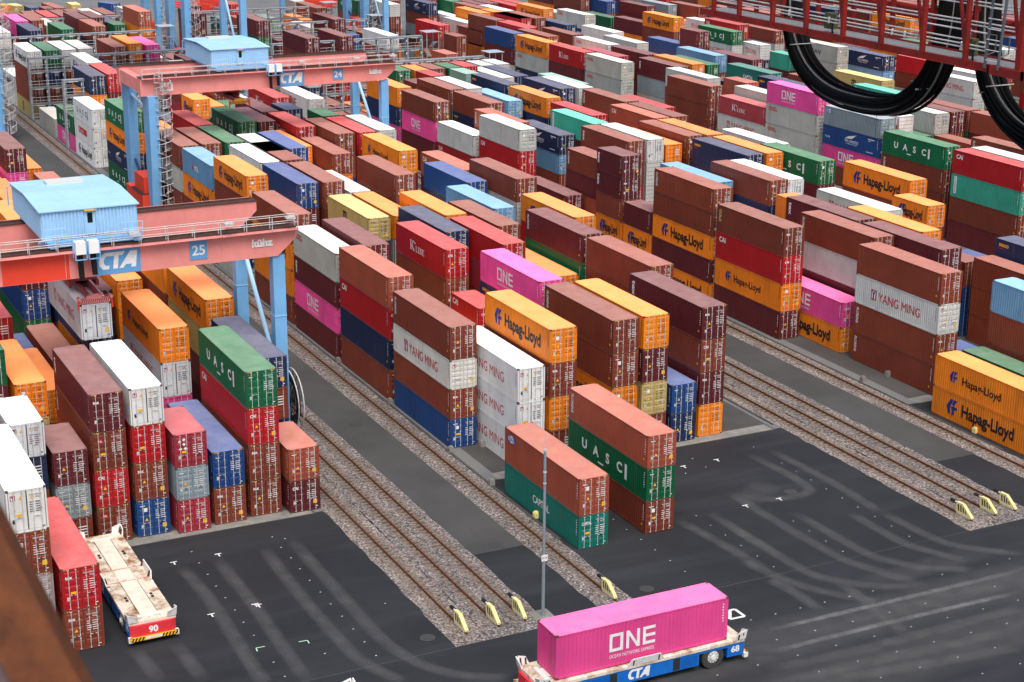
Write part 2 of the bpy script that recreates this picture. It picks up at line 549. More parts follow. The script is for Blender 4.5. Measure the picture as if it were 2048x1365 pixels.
# ------------------------------------------------------------------ container kit
WC = 2.438
COLS = dict(br='#783828', dk='#5c2126', rd='#a51a20', cr='#9c2f3c', wh='#bfc1bd', whR='#d3d5d4', lg='#a9aba4', gr='#7d8a90', bl='#1b4179',
            nv='#1b2a4c', gn='#0b5c38', dg='#0f6458', tq='#3aa48c', lt='#7fa596', pk='#dc4a92', yl='#b8a162', lb='#5f8fb4', sal='#9a4c38', salr='#a8434a', pg='#9c8a86')
COLS['or'] = '#df7c1c'
COLN = dict(br='brown', dk='maroon', rd='red', cr='crimson', wh='off-white', whR='white', lg='light grey', gr='slate grey', bl='blue', nv='navy', gn='green',
            dg='teal green', tq='turquoise', lt='pale green', pk='pink', yl='tan', lb='light blue', sal='salmon brown', salr='dusty red', pg='pinkish grey')
COLN['or'] = 'orange'
LOGO_TXT = dict(uasc='with four spaced white letters', hl='with black lettering and blue emblem', hls='with smaller black lettering and blue emblem', one='with three block letters', ym='with red lettering and emblem',
                kline='with white serif lettering', msc='with black two-line letters', tex='with white three-letter mark', fl='with upright white lettering', cai='with small white letters at one end',
                seaco='with small yellow lettering', occl='with small red letters', nyk='with white wing emblem', mol='with white letters on its side', csav='with dark blue letters', capital='with white serif capitals',
                gold='with upright pale lettering', vlab='with upright white label', kal='with blue and white end badge', klr='with red serif name panel', plac='with diamond placards on the door', cronos='with streaked dirty side')

def side_logo(mb, logo, L, H, col):
    o = WC / 2 + 0.004
    for sgn in (-1, 1):
        # x runs in reading direction when looking at the side
        def fn(a, b, s=sgn): return ((a - L / 2) * (1 if s < 0 else -1), s * o, b)
        white = M['white']
        c = H * 0.5
        if logo == 'uasc':
            white = M['white'] if col not in ('wh', 'whR', 'lg') else M['black']
            for i, ch in enumerate('UASC'):
                put(mb, ch, white, 0.80, fn, L * (.22 + .15 * i), c - .30, 0.035, align='c', wscale=1.1)
            rect(mb, L * .735, c - .62, L * .762, c + .62, white, fn)
            rect(mb, L * .40, c - .78, L * .47, c - .64, white, fn)
        elif logo == 'hl':
            hl_emblem(mb, M['blue'], fn, L * .15, c - .68, 1.42)
            put(mb, 'Hapag-Lloyd', M['black'], 1.12, fn, L * .32, c - .48, 0.035, width=L * .54)
        elif logo == 'hls':
            hl_emblem(mb, M['blue'], fn, L * .16, c - .45, 1.0)
            put(mb, 'Hapag-Lloyd', M['black'], 0.72, fn, L * .30, c - .36, 0.02, width=L * .40)
        elif logo == 'one':
            mm = white if col != 'whR' and col != 'wh' else M['magenta']
            one_logo(mb, mm, fn, L * .30, c - .45, 1.20)
            put(mb, 'OCEAN NETWORK EXPRESS', mm, 0.24, fn, L * .30, c - .88, 0.0, width=2.75 * 1.15)
        elif logo == 'ym':
            ym_emblem(mb, fn, L * .20, c - .50, 1.0)
            put(mb, 'YANG MING', M['red'], 0.90, fn, L * .29, c - .46, 0.0, width=L * .50)
        elif logo == 'kline':
            x = serif_word(mb, 'K', white, fn, L * .30, c - .42, 1.0)
            rect(mb, x - .12, c + .34, x + .12, c + .5, white, fn)
            serif_word(mb, 'LINE', white, fn, x + .18, c - .42, 0.62)
        elif logo == 'klr':
            rect(mb, L * .22, c - .45, L * .66, c + .5, M['red'], fn)
            f2 = lambda a, b, f=fn: Vector(f(a, b)) + Vector((0, sgn * .004, 0))
            x = serif_word(mb, 'K', white, f2, L * .26, c - .3, .7)
            serif_word(mb, 'LINE', white, f2, x + .2, c - .3, 0.5)
        elif logo == 'msc':
            put(mb, 'm', M['black'], 1.05, fn, L * .43, c - .02, 0.03, align='c')
            put(mb, 'sc', M['black'], 0.95, fn, L * .43, c - .86, 0.03, align='c')
        elif logo == 'tex':
            put(mb, 'tex', white, 0.55, fn, L * .045, H * .84, 0.03, upright=True, wscale=1.3)
        elif logo == 'fl':
            put(mb, 'FLORENS', white, 0.34, fn, L * .035, H * .86, 0.025, upright=True, width=1.55)
        elif logo == 'gold':
            put(mb, 'GOLD', M['cream'], 0.40, fn, L * .035, H * .84, 0.01, upright=True, width=1.3)
        elif logo == 'cai':
            put(mb, 'CAI', white, 0.55, fn, L * .05, H * .66, 0.03)
        elif logo == 'seaco':
            put(mb, 'seaco', M['yellow'], 0.45, fn, L * .04, H * .72, 0.025)
            rect(mb, L * .04, H * .62, L * .10, H * .645, M['red'], fn)
        elif logo == 'occl':
            put(mb, 'OOCL', M['red'], 0.55, fn, L * .05, H * .66, 0.03)
        elif logo == 'nyk':
            shape(mb, [(L * .40, c + .18), (L * .52, c + .28), (L * .60, c + .92), (L * .53, c + .72), (L * .47, c + .58), (L * .43, c + .38)], white, fn)
            put(mb, 'NYK LOGISTICS', white, 0.34, fn, L * .40, c - .22, 0.012, width=L * .24)
            put(mb, '& MEGACARRIER', white, 0.17, fn, L * .42, c - .50, 0.0, width=L * .20)
            put(mb, 'TS-LINE', white, 0.24, fn, L * .04, c - .30, 0.01)
            rect(mb, L * .80, H * .82, L * .92, H * .86, white, fn); rect(mb, L * .81, H * .74, L * .85, H * .77, white, fn)
            rect(mb, L * .78, H * .16, L * .90, H * .19, white, fn)
        elif logo == 'mol':
            put(mb, 'MOL', white, 0.62, fn, L * .42, c - .35, 0.03)
            shape(mb, [(L * .33, c - .3), (L * .37, c + .3), (L * .40, c + .1), (L * .36, c - .36)], M['red'], fn)
        elif logo == 'csav':
            put(mb, 'CSAV', M['navy'], 0.78, fn, L * .28, c - .36, 0.012, width=L * .34)
        elif logo == 'capital':
            put(mb, 'CAPITAL', white, 0.62, fn, L * .40, c - .25, 0.012, width=L * .22)
        elif logo == 'vlab':
            rect(mb, L * .045, H * .16, L * .085, H * .90, white, fn)
            f2 = lambda a, b, f=fn: Vector(f(a, b)) + Vector((0, sgn * .004, 0))
            put(mb, 'DONGFANG', M['tqink'], 0.26, f2, L * .052, H * .86, 0.0, upright=True, width=H * .66)
        elif logo == 'kal':
            rect(mb, L * .05, H * .66, L * .08, H * .86, M['blue2'], fn); rect(mb, L * .082, H * .66, L * .112, H * .86, white, fn); rect(mb, L * .114, H * .66, L * .144, H * .86, M['blue2'], fn)
            f2 = lambda a, b, f=fn: Vector(f(a, b)) + Vector((0, sgn * .004, 0))
            put(mb, 'K', white, .36, f2, L * .053, H * .70, .02); put(mb, 'A', M['blue2'], .36, f2, L * .084, H * .70, .02); put(mb, 'L', white, .36, f2, L * .118, H * .70, .02)
        # serial number block near the door end, small data rows and a placard: on every container
        mk = white if col not in ('wh', 'whR', 'lg', 'yl', 'or') else M['black']
        xe = L - .42 if sgn < 0 else .30
        for q in range(7):
            rect(mb, xe + (0 if q % 3 else .03), H * .84 - q * .19, xe + .10, H * .84 - q * .19 + .10, mk, fn)
        if logo in ('fl', 'tex', '-'):
            rect(mb, xe - .20, H * .22, xe - .02, H * .28, M['yellow'], fn)
M['magenta'] = mat('magenta_lettering', lin('#a5185f'), 0.5)
M['navy'] = mat('navy_lettering', lin('#233663'), 0.5)
M['blue2'] = mat('bright_blue_badge', lin('#1f5fb4'), 0.5)
M['tqink'] = mat('turquoise_lettering', lin('#2f8f7d'), 0.5)

_BODY = {}
def body_mesh(L, H, logo, col, reefer=False):
    key = (round(L, 2), round(H, 3), logo, reefer, col in ('wh', 'whR') and logo == 'one', col in ('wh', 'whR', 'lg', 'yl', 'or'))
    if key in _BODY:
        return _BODY[key]
    mb = MB()
    p = M['paint']
    hw, hl = WC / 2, L / 2
    zb, zt = 0.16, H - 0.10
    d = 0.036 if not reefer else 0.012
    # corner posts and castings
    for sx in (-1, 1):
        for sy in (-1, 1):
            mb.box((sx * hl, sy * hw, 0.02), (sx * (hl - .16), sy * (hw - .10), H - .12), p)
            for z0 in (0.0, H - .118):
                mb.box((sx * (hl + .002), sy * (hw + .002), z0), (sx * (hl - .178), sy * (hw - .162), z0 + .118), M['grime'])
    # side rails
    for sy in (-1, 1):
        mb.box((-hl + .16, sy * hw, 0.02), (hl - .16, sy * (hw - .05), zb), p)
        mb.box((-hl + .16, sy * hw, zt), (hl - .16, sy * (hw - .06), H - .012), p)
        # corrugated side
        x = -hl + .16
        x1 = hl - .16
        pitch = 0.278 if not reefer else 0.19
        n = int((x1 - x) / pitch)
        pitch = (x1 - x) / n
        prof = []
        for i in range(n):
            a = x + i * pitch
            prof += [(a, 0.006), (a + pitch * .26, 0.006), (a + pitch * .50, d + .006), (a + pitch * .76, d + .006)]
        prof.append((x1, 0.006))
        i0 = len(mb.v)
        for a, dd in prof:
            mb.v.append((a, sy * (hw - dd), zb)); mb.v.append((a, sy * (hw - dd), zt))
        k = mb.slot(p)
        for i in range(len(prof) - 1):
            q = (i0 + 2 * i, i0 + 2 * i + 2, i0 + 2 * i + 3, i0 + 2 * i + 1)
            mb.f.append(q if sy < 0 else q[::-1]); mb.m.append(k)
    # front (blind) end, corrugated
    y = -hw + .10
    n = 8
    pt = (WC - .2) / n
    for i in range(n):
        a = y + i * pt
        mb.box((-hl + .004, a, zb), (-hl + .05, a + pt * .55, zt), p, ('+x',))
        mb.box((-hl + .04, a + pt * .55, zb), (-hl + .06, a + pt, zt), p, ('+x',))
    mb.box((-hl + .001, -hw + .10, 0.02), (-hl + .08, hw - .10, zb), p)
    mb.box((-hl + .001, -hw + .10, zt), (-hl + .08, hw - .10, H - .012), p)
    # door frame: sill and header, then floor
    mb.box((hl - .08, -hw + .10, 0.02), (hl - .002, hw - .10, zb), p)
    mb.box((hl - .08, -hw + .10, zt), (hl - .002, hw - .10, H - .012), p)
    mb.box((-hl + .08, -hw + .05, .06), (hl - .09, hw - .05, .12), M['grime'])
    mb.box((hl - .12, -hw + .10, zb), (hl - .09, hw - .10, zt), M['dark'])
    # yellow and black warning hatch at the header of tall containers
    if H > 2.8 and not reefer:
        for sy in (-1, 1):
            for q in range(7):
                a = sy * (hw - .13 - q * .07)
                mb.poly([(hl + .001, a, zt + .01), (hl + .001, a - sy * .07, zt + .01), (hl + .001, a - sy * .04, H - .02), (hl + .001, a + sy * .03, H - .02)][::(1 if sy < 0 else -1)], M['yellow'] if q % 2 else M['black'])
    side_logo(mb, logo, L, H, col)
    _BODY[key] = mb.mesh('body')
    return _BODY[key]

_ROOF = {}
def roof_mesh(L, smooth=False):
    key = (round(L, 2), smooth)
    if key in _ROOF:
        return _ROOF[key]
    mb = MB()
    hw, hl = WC / 2 - .062, L / 2 - .082
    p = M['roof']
    n = int(2 * hl / .21)
    pt = 2 * hl / n
    dp = .032 if not smooth else .004
    prof = []
    for i in range(n):
        a = -hl + i * pt
        prof += [(a, 0), (a + pt * .35, 0), (a + pt * .5, dp), (a + pt * .85, dp)]
    prof.append((hl, 0))
    for a, dd in prof:
        mb.v.append((a, -hw, -dd)); mb.v.append((a, hw, -dd))
    k = mb.slot(p)
    for i in range(len(prof) - 1):
        mb.f.append((2 * i, 2 * i + 2, 2 * i + 3, 2 * i + 1)); mb.m.append(k)
    # edge rails seen from above, corner gussets and end plates, same brightened roof paint
    for sy in (-1, 1):
        mb.box((-hl - .08, sy * hw, -.05), (hl + .08, sy * (hw + .061), -.009), p)
    for sx in (-1, 1):
        mb.box((sx * hl, -hw + .1, -.05), (sx * (hl + .078), hw - .1, -.008), p)
    if smooth:
        pass
    _ROOF[key] = mb.mesh('roof')
    return _ROOF[key]

def bars_into(mb, y0, y1, H, m):
    """two locking bars of one door leaf with cams, brackets and handles"""
    for f in (.30, .74):
        y = y0 + (y1 - y0) * f
        mb.tube([(.055, y, .10), (.055, y, H - .05)], .024, m, 6)
        for z in (.12, H - .10, H * .3, H * .55, H * .78):
            mb.box((.018, y - .05, z - .03), (.05, y + .05, z + .03), m)
        yh = y + (.30 if f < .5 else -.30)
        mb.box((.05, min(y, yh), H * .36), (.075, max(y, yh), H * .36 + .035), m)

_DOOR = {}
def door_mesh(H, side, style, reefer, bars=True, seed=0):
    """one door leaf; local x out of the container, y across, origin at the container's door plane, floor level"""
    key = (round(H, 3), side, style, reefer, bars, seed)
    if key in _DOOR:
        return _DOOR[key]
    mb = MB()
    p = M['paint']
    hw = WC / 2 - .11
    y0, y1 = (-hw, -.012) if side == 'left' else (.012, hw)
    zb, zt = .175, H - .115
    r = random.Random(seed * 7 + (1 if side == 'left' else 2) + int(H * 10))
    mb.box((-.06, y0, zb), (0.0, y1, zt), p)
    if not reefer:
        n = 5
        ph = (zt - zb - .16) / n
        for i in range(n):
            z0 = zb + .08 + i * ph + .07
            za, zc = z0, z0 + ph - .12
            # raised horizontal panel with sloping edges
            ya, yb = y0 + .07, y1 - .07
            P = [(0.001, ya, za), (0.001, yb, za), (.028, yb - .02, za + .05), (.028, ya + .02, za + .05), (.028, ya + .02, zc - .05), (.028, yb - .02, zc - .05), (0.001, yb, zc), (0.001, ya, zc)]
            i0 = len(mb.v); mb.v += P; k = mb.slot(p)
            for q in ((0, 1, 2, 3), (3, 2, 5, 4), (4, 5, 6, 7), (0, 3, 4, 7), (1, 6, 5, 2)):
                mb.f.append(tuple(i0 + j for j in q)); mb.m.append(k)
    else:
        for z in (zb + .05, (zb + zt) / 2 - .05, zt - .75, zt - .05):
            mb.box((0, y0 + .02, z - .012), (.008, y1 - .02, z + .012), M['galv'])
        for y in (y0 + .015, y1 - .015):
            mb.box((0, y - .012, zb), (.008, y + .012, zt), M['dark'])
    def fn(a, b): return (.034, a, b)
    w = M['white'] if not (reefer or style in ('pale',)) else M['black']
    if style == 'ink':
        w = M['black']
    wd = y1 - y0
    if side == 'right':
        put(mb, r.choice(['TEXU 7', 'CAIU 3', 'TCLU 9', 'FCIU 4', 'GESU 6']) + str(r.randrange(10000, 99999)), w, .10, fn, y0 + .16, zt - .36, .01, width=.72)
        put(mb, r.choice(['45G1', '22G1', '42G1']), w, .10, fn, y0 + .52, zt - .52, .01, width=.30)
        for i in range(5):
            z = zt - .82 - i * .155
            rect(mb, y0 + .14, z, y0 + .14 + r.uniform(.18, .30), z + .045, w, fn)
            rect(mb, y0 + .50, z, y0 + .50 + r.uniform(.28, .42), z + .045, w, fn)
        if r.random() < .55:
            rect(mb, y0 + .62, zb + .38, y0 + .92, zb + .70, M['yellow'], fn)
        rect(mb, y0 + .80, zb + .10, y0 + .98, zb + .16, w, fn)
    else:
        if style in ('tex', 'cai', 'tal', 'cap'):
            if style == 'tal':
                rect(mb, y0 + .30, zt - .72, y0 + .62, zt - .42, M['red'], fn)
                put(mb, 'TAL', M['white'], .15, lambda a, b: (.040, a, b), y0 + .34, zt - .64, .01, width=.25)
            else:
                put(mb, {'tex': 'tex', 'cai': 'CAI', 'cap': 'CAPITAL'}[style], M['white'], .24, fn, y0 + .12, zt - .60, .03, width=.46 if style != 'cap' else .8)
        elif style == 'ym':
            rect(mb, y0 + .12, zt - .55, y0 + .42, zt - .22, M['red'], fn)
            f2 = lambda a, b: (.040, a, b)
            rect(mb, y0 + .17, zt - .52, y0 + .37, zt - .25, M['white'], f2)
            shape(mb, [(y0 + .17, zt - .25), (y0 + .25, zt - .4), (y0 + .25, zt - .52), (y0 + .29, zt - .52), (y0 + .29, zt - .4), (y0 + .37, zt - .25)], M['blue'], lambda a, b: (.044, a, b))
        elif style == 'one':
            one_logo(mb, M['white'], fn, y0 + .15, zt - .62, .22)
        elif style == 'plac':
            for yy, zz in ((.30, .42), (.62, .30), (.62, .66), (.34, 1.0), (.70, 1.0)):
                c = (y0 + yy, zt - zz)
                shape(mb, [(c[0] - .13, c[1]), (c[0], c[1] - .13), (c[0] + .13, c[1]), (c[0], c[1] + .13)], M['white'], fn)
        else:
            rect(mb, y0 + .14, zt - .36, y0 + .14 + r.uniform(.2, .5), zt - .30, w, fn)
            if r.random() < .35:
                rect(mb, y0 + .40, zt - .80, y0 + .66, zt - .50, M['white'], fn)
        tz = zt - (.52 if reefer else 1.28 + .3 * r.random())
        ty = y0 + (.62 if reefer else .45)
        if reefer or r.random() < .6:
            shape(mb, [(ty, tz), (ty + .26, tz), (ty + .13, tz + .24)], M['yellow'], fn)
        rect(mb, y0 + .16, zb + .52, y0 + .34, zb + .78, M['galv'] if not reefer else M['dark'], fn)
        if r.random() < .4:
            rect(mb, y0 + .42, zb + .95, y0 + .78, zb + 1.12, M['yellow'], fn)
    if reefer and side == 'right':
        shape(mb, [(y0 + .2, zt - .5), (y0 + .46, zt - .5), (y0 + .33, zt - .26)], M['yellow'], fn)
    if bars:
        bars_into(mb, y0, y1, H, M['galv'])
    _DOOR[key] = mb.mesh('door')
    return _DOOR[key]

_BARS = {}
def bar_mesh(H, side):
    key = (round(H, 3), side)
    if key not in _BARS:
        mb = MB()
        hw = WC / 2 - .11
        y0, y1 = (-hw, -.012) if side == 'left' else (.012, hw)
        bars_into(mb, y0, y1, H, M['galv'])
        _BARS[key] = mb.mesh('locking_bar')
    return _BARS[key]

GROUPS = {}
def tint(col, r):
    c = lin(COLS[col])
    k = r.uniform(.86, 1.14)
    h = r.uniform(-.04, .04)
    return (c[0] * k * (1 + h), c[1] * k, c[2] * k * (1 - h), 1.0)

def container(u, v, z, L, H, col, logo, label, group, detail, seed, rz=0.0, top=False):
    """u, v: door-end left corner (block axes) unless rz; builds Empty > body, roof, two doors (> locking bars)"""
    r = random.Random(seed)
    reefer = col == 'whR'
    if rz == 0.0:
        loc = (u - L / 2, v + WC / 2, z)
    else:
        loc = (u, v, z)
    e = empty('shipping_container', loc, label, 'container', group, rz)
    paint = tint(col, r)
    style = {'tex': 'tex', 'cai': 'cai', 'ym': 'ym', 'one': 'one', 'capital': 'cap', 'plac': 'plac'}.get(logo, r.choice(['tex', 'tal', 'x', 'x', 'cai', 'x']) if col in ('br', 'dk', 'rd') else 'x')
    if reefer and logo == '-':
        style = 'ym'
    if col in ('wh', 'whR', 'lg', 'yl', 'or', 'lt') and style == 'x':
        style = 'ink'
    sd = r.randrange(4)
    b = obj('body', body_mesh(L, H, logo, col, reefer), e)
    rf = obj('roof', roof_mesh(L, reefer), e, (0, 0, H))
    parts = [b, rf]
    for side in ('left', 'right'):
        dm = door_mesh(H, side, style, reefer, not detail, sd)
        dd = obj('door', dm, e, (L / 2 - .012, 0, 0))
        parts.append(dd)
        if detail:
            obj('locking_bar', bar_mesh(H, side), dd)
    for o in parts:
        o.color = paint
    rc = RECOL.get(label)
    return e
RECOL = {}

# ------------------------------------------------------------------ the setting: ground, lanes, tracks
V0, PIT, BPI, U0, DU = -5.868, 2.8933, 42.712, -15.521, -6.6417
RAILP = 42.35
BIDX = dict(L=-1, M=0, R=1, S=2, T=3, U=4)
def vcol(b, k): return V0 + BIDX[b] * BPI + k * PIT

def sheet(name, pts, z, m):
    mb = MB()
    mb.poly([(p[0], p[1], z) for p in pts], m)
    o = obj(name, mb)
    o['kind'] = 'structure'
    return o
def strip(name, u0, u1, v0, v1, z, m):
    return sheet(name, [(u0, v0), (u1, v0), (u1, v1), (u0, v1)], z, m)

strip('ground', -2500, 400, -1500, 2500, -0.02, M['asphalt_yard'])
strip('apron_pavement', -14.6, 120, -140, 300, -0.012, M['asphalt_new'])
for i, b in enumerate('LMRSTU'):
    off = (BIDX[b]) * RAILP
    strip('block_pavement', -262, -14.4, off - 5.0, off + 21.6, -0.008, M['asphalt_row'])
    strip('block_front_concrete', -15.9, -14.5, off - 5.2, off + 21.4, -0.004, M['concrete'])
for c in range(-1, 5):           # corridors between the blocks, corridor 0 lies between the first two
    off = c * RAILP
    far = -285
    # pinkish ballast bed with the three rails
    mb = MB()
    def rough_edge(va, vb, z, m, u_lo=far, u_hi=9.9, seed=3):
        r = random.Random(seed + c)
        us = [u_lo + (u_hi - u_lo) * i / 240 for i in range(241)]
        left = [(u, va + r.uniform(-.10, .10), z) for u in us]
        right = [(u, vb + r.uniform(-.10, .10), z) for u in us]
        i0 = len(mb.v); mb.v += left + right; k = mb.slot(m)
        for i in range(240):
            mb.f.append((i0 + i, i0 + i + 1, i0 + 241 + i + 1, i0 + 241 + i)); mb.m.append(k)
    rough_edge(off - 20.1, off - 17.6, 0.0, M['gravel_pink'], seed=3)
    rough_edge(off - 17.6, off - 13.15, 0.0, M['gravel'], seed=4)
    rough_edge(off - 9.1, off - 6.3, 0.0, M['gravel_pink'] if c else M['gravel'], seed=5)
    o = obj('ballast', mb); o['kind'] = 'structure'
    strip('service_lane', far, -2.3, off - 13.15, off - 9.05, 0.004, M['asphalt_lane'])
    # rails with clips and sleepers
    for v, m2 in ((-18.75, 1), (-16.4, 1), (-14.45, 1), (-7.55, 1)):
        mb = MB()
        vv = off + v
        mb.box((far, vv - .07, .02), (8.6, vv + .07, .05), M['rail_steel'])
        mb.box((far, vv - .018, .05), (8.6, vv + .018, .13), M['rail_steel'])
        mb.box((far, vv - .040, .13), (8.6, vv + .040, .17), M['rail_steel'])
        o = obj('crane_rail', mb); o['kind'] = 'structure'
        mb = MB()
        u = 8.0
        r = random.Random(int(v * 10) + c)
        while u > -200:
            mb.box((u, vv - .62 + r.uniform(-.05, .05), -.02), (u - .26, vv + .62 + r.uniform(-.05, .05), .016 + r.uniform(0, .012)), M['sleeper'], ('-z',))
            u -= .62
        s = obj('sleepers', mb, o)
# rust stained strip beside the rails, kerb of the block edge
for c in range(0, 2):
    off = c * RAILP
    mb = MB()
    mb.box((-285, off - 6.35, -.01), (-2.0, off - 6.15, .06), M['kerb'])
    mb.box((-285, off - 20.35 + 42.35, -.01), (-15.5, off - 20.2 + 42.35, .06), M['kerb'])
    o = obj('kerb_strip', mb); o['kind'] = 'structure'

# seam lines, painted marks and dots on the apron
mb = MB()
def mark(pts): mb.poly([(a, b, .003) for a, b in pts], M['white'])
def bar(u, v, du, dv): mark([(u - du / 2, v - dv / 2), (u + du / 2, v - dv / 2), (u + du / 2, v + dv / 2), (u - du / 2, v + dv / 2)])
M['rust_dust'] = trackmark()
M['rust_dust'].name = 'rust_dust'
M['rust_dust'].node_tree.nodes['Principled BSDF'].inputs['Base Color'].default_value = (0.085, 0.055, 0.036, 1)
M['mint'] = mat('mint_spray_paint', (0.45, 0.75, 0.55), 0.7)
M['seam'] = mat('pale_seam', (0.10, 0.105, 0.11), 0.8)
TM = [(-10.49, -29.68), (-10.53, -32.95), (-1.47, -32.93), (-1.63, -29.82), (-1.45, -29.67), (-10.56, 9.75), (-10.62, 13.01), (-1.51, 9.75), (-1.52, 12.91), (-18.56, 30.20)]
DM = [(-11.67, -31.29), (-9.60, -31.34), (-7.51, -31.34), (-5.44, -31.37), (-3.41, -31.33), (-1.35, -31.32), (0.61, -31.34), (2.69, -31.31), (-11.63, -25.19), (-10.94, -24.44), (-9.60, -25.21), (-7.57, -25.16), (-5.55, -25.21), (-3.48, -25.23), (-1.42, -25.19), (0.59, -25.20), (2.63, -25.16), (4.67, -25.16), (6.67, -25.17), (8.71, -25.18), (6.71, -31.34), (8.76, -31.31), (7.03, -28.02), (2.10, -21.84), (-3.54, -0.82), (-1.48, -0.86), (0.55, -0.81), (2.58, -0.82), (4.62, -0.79), (6.63, -0.80), (-1.43, 5.24), (0.61, 5.23), (2.59, 5.27), (4.65, 5.28), (6.71, 5.29), (8.72, 5.33), (14.95, -0.83), (20.32, -6.96), (20.34, -3.95), (2.63, 11.35), (4.67, 11.36), (6.71, 11.37), (8.73, 11.40), (4.64, 17.48), (6.62, 17.52), (8.70, 17.50), (14.95, 9.29), (14.94, 7.29), (14.92, 5.22), (14.92, 3.20), (14.93, 1.17), (14.95, 15.36), (15.00, 19.43), (15.00, 21.49), (18.04, 11.31), (18.05, 8.26), (18.08, 5.18), (18.05, 2.14), (18.02, -0.89), (18.09, 17.38), (20.42, 17.36), (20.42, 14.29), (20.39, 11.25), (20.37, 8.20), (20.40, 5.15), (20.34, 2.13), (20.37, -0.91), (22.77, 14.27), (22.74, 11.23), (22.72, 8.17), (22.73, 5.14), (22.69, 2.07), (22.72, -0.96), (25.08, 11.20), (25.03, 8.17), (25.05, 5.11), (25.03, 2.05), (27.43, 11.17), (27.38, 8.14), (-11.66, 11.34), (-9.56, 11.33), (-9.12, 9.09), (-11.68, 17.46), (-7.61, 17.48), (-5.57, 17.47), (-3.55, 17.47), (-1.47, 17.45), (0.58, 17.47), (2.58, 17.46)]
GM = [[(4.81, -29.00), (4.86, -28.42), (5.31, -28.45)], [(4.88, -31.81), (4.43, -31.74), (4.45, -31.16)]]
SQ = [(13.13, -1.29), (13.15, -0.90), (14.31, -0.89), (14.25, -2.03)]
TR = [[(-9.81, -32.65), (-2.86, -32.38), (7.23, -32.70), (8.96, -32.60)], [(-10.16, -29.97), (-1.06, -29.93), (2.71, -30.06), (10.10, -30.23)], [(-10.11, -26.37), (-2.21, -26.59), (6.36, -26.48), (9.70, -26.09), (12.72, -24.80)], [(-10.71, -24.05), (0.08, -24.07), (7.00, -23.96), (10.55, -23.19), (13.13, -21.59), (15.06, -18.67)], [(1.01, -38.77), (6.16, -38.39)], [(1.49, -36.20), (7.34, -35.96)], [(-4.15, 10.15), (1.05, 10.14), (9.28, 10.56), (11.76, 11.34), (14.92, 12.71)], [(1.08, 12.43), (9.37, 12.74), (11.70, 13.63), (13.79, 15.31), (15.19, 17.99)], [(2.92, 16.27), (9.15, 16.35), (11.51, 17.20), (14.05, 18.52)], [(4.00, 18.54), (9.79, 18.98), (12.19, 20.13), (14.80, 23.05)], [(1.39, 6.49), (6.00, 6.72), (10.62, 7.05), (12.82, 8.35), (14.80, 10.62), (15.46, 13.37)], [(6.83, 3.98), (9.35, 4.41), (12.61, 5.61), (15.28, 7.55), (16.42, 8.59)], [(10.20, 3.82), (12.61, 4.24), (15.79, 4.24)], [(21.12, -3.71), (21.44, 2.85), (21.42, 10.04), (21.34, 17.07)], [(22.91, -4.95), (23.09, 3.57), (23.88, 14.74)], [(-10.69, 16.16), (-1.95, 16.15), (-1.82, 10.94)], [(-1.58, 3.54), (4.84, 4.29), (9.18, 4.52)], [(-1.77, 6.47), (6.00, 6.72)], [(-10.58, 18.41), (-1.59, 18.70), (4.23, 18.36)], [(23.80, -1.83), (24.79, 5.20), (25.77, 13.02)], [(12.67, 8.03), (17.70, 7.79), (21.33, 6.99)]]
TK = [[(16.67, -0.64), (16.78, 9.58), (16.84, 21.19)], [(19.27, -2.43), (19.25, 7.62), (19.48, 18.77)]]
CB = [(-21.64, -6.15), (-34.88, -6.15), (-48.01, -6.14), (-21.69, -3.22), (-21.78, 39.59), (-21.60, 36.54), (-6.28, 36.83), (-6.38, -5.94), (-13.64, -6.23)]
MH = [(7.92, -21.26), (7.88, -4.69), (-2.16, 14.50), (-31.24, -10.96), (-3.07, -10.93)]
for (u, v) in TM:
    bar(u, v, .11, .5)
    bar(u + .26, v, .4, .10)
for (u, v) in DM:
    bar(u, v, .06, .11)
for line in GM:
    for a, b in zip(line, line[1:]):
        d = Vector((b[0] - a[0], b[1] - a[1])); n = Vector((-d.y, d.x)).normalized() * .035
        mb.poly([(a[0] - n.x, a[1] - n.y, .003), (b[0] - n.x, b[1] - n.y, .003), (b[0] + n.x, b[1] + n.y, .003), (a[0] + n.x, a[1] + n.y, .003)], M['mint'])
for k in range(4):
    a, b = Vector(SQ[k]), Vector(SQ[(k + 1) % 4])
    d = (b - a); n = Vector((-d.y, d.x)).normalized() * .11
    z = .003 + k * .0004
    mb.poly([(a.x - n.x, a.y - n.y, z), (b.x - n.x, b.y - n.y, z), (b.x + n.x, b.y + n.y, z), (a.x + n.x, a.y + n.y, z)], M['agv_white'])
o = obj('road_markings', mb); o['kind'] = 'structure'
mb = MB()
mb.poly([(9.86, -140, .0005), (9.90, -140, .0005), (9.90, 300, .0005), (9.86, 300, .0005)], M['seam'])
o = obj('pavement_seam', mb); o['kind'] = 'structure'

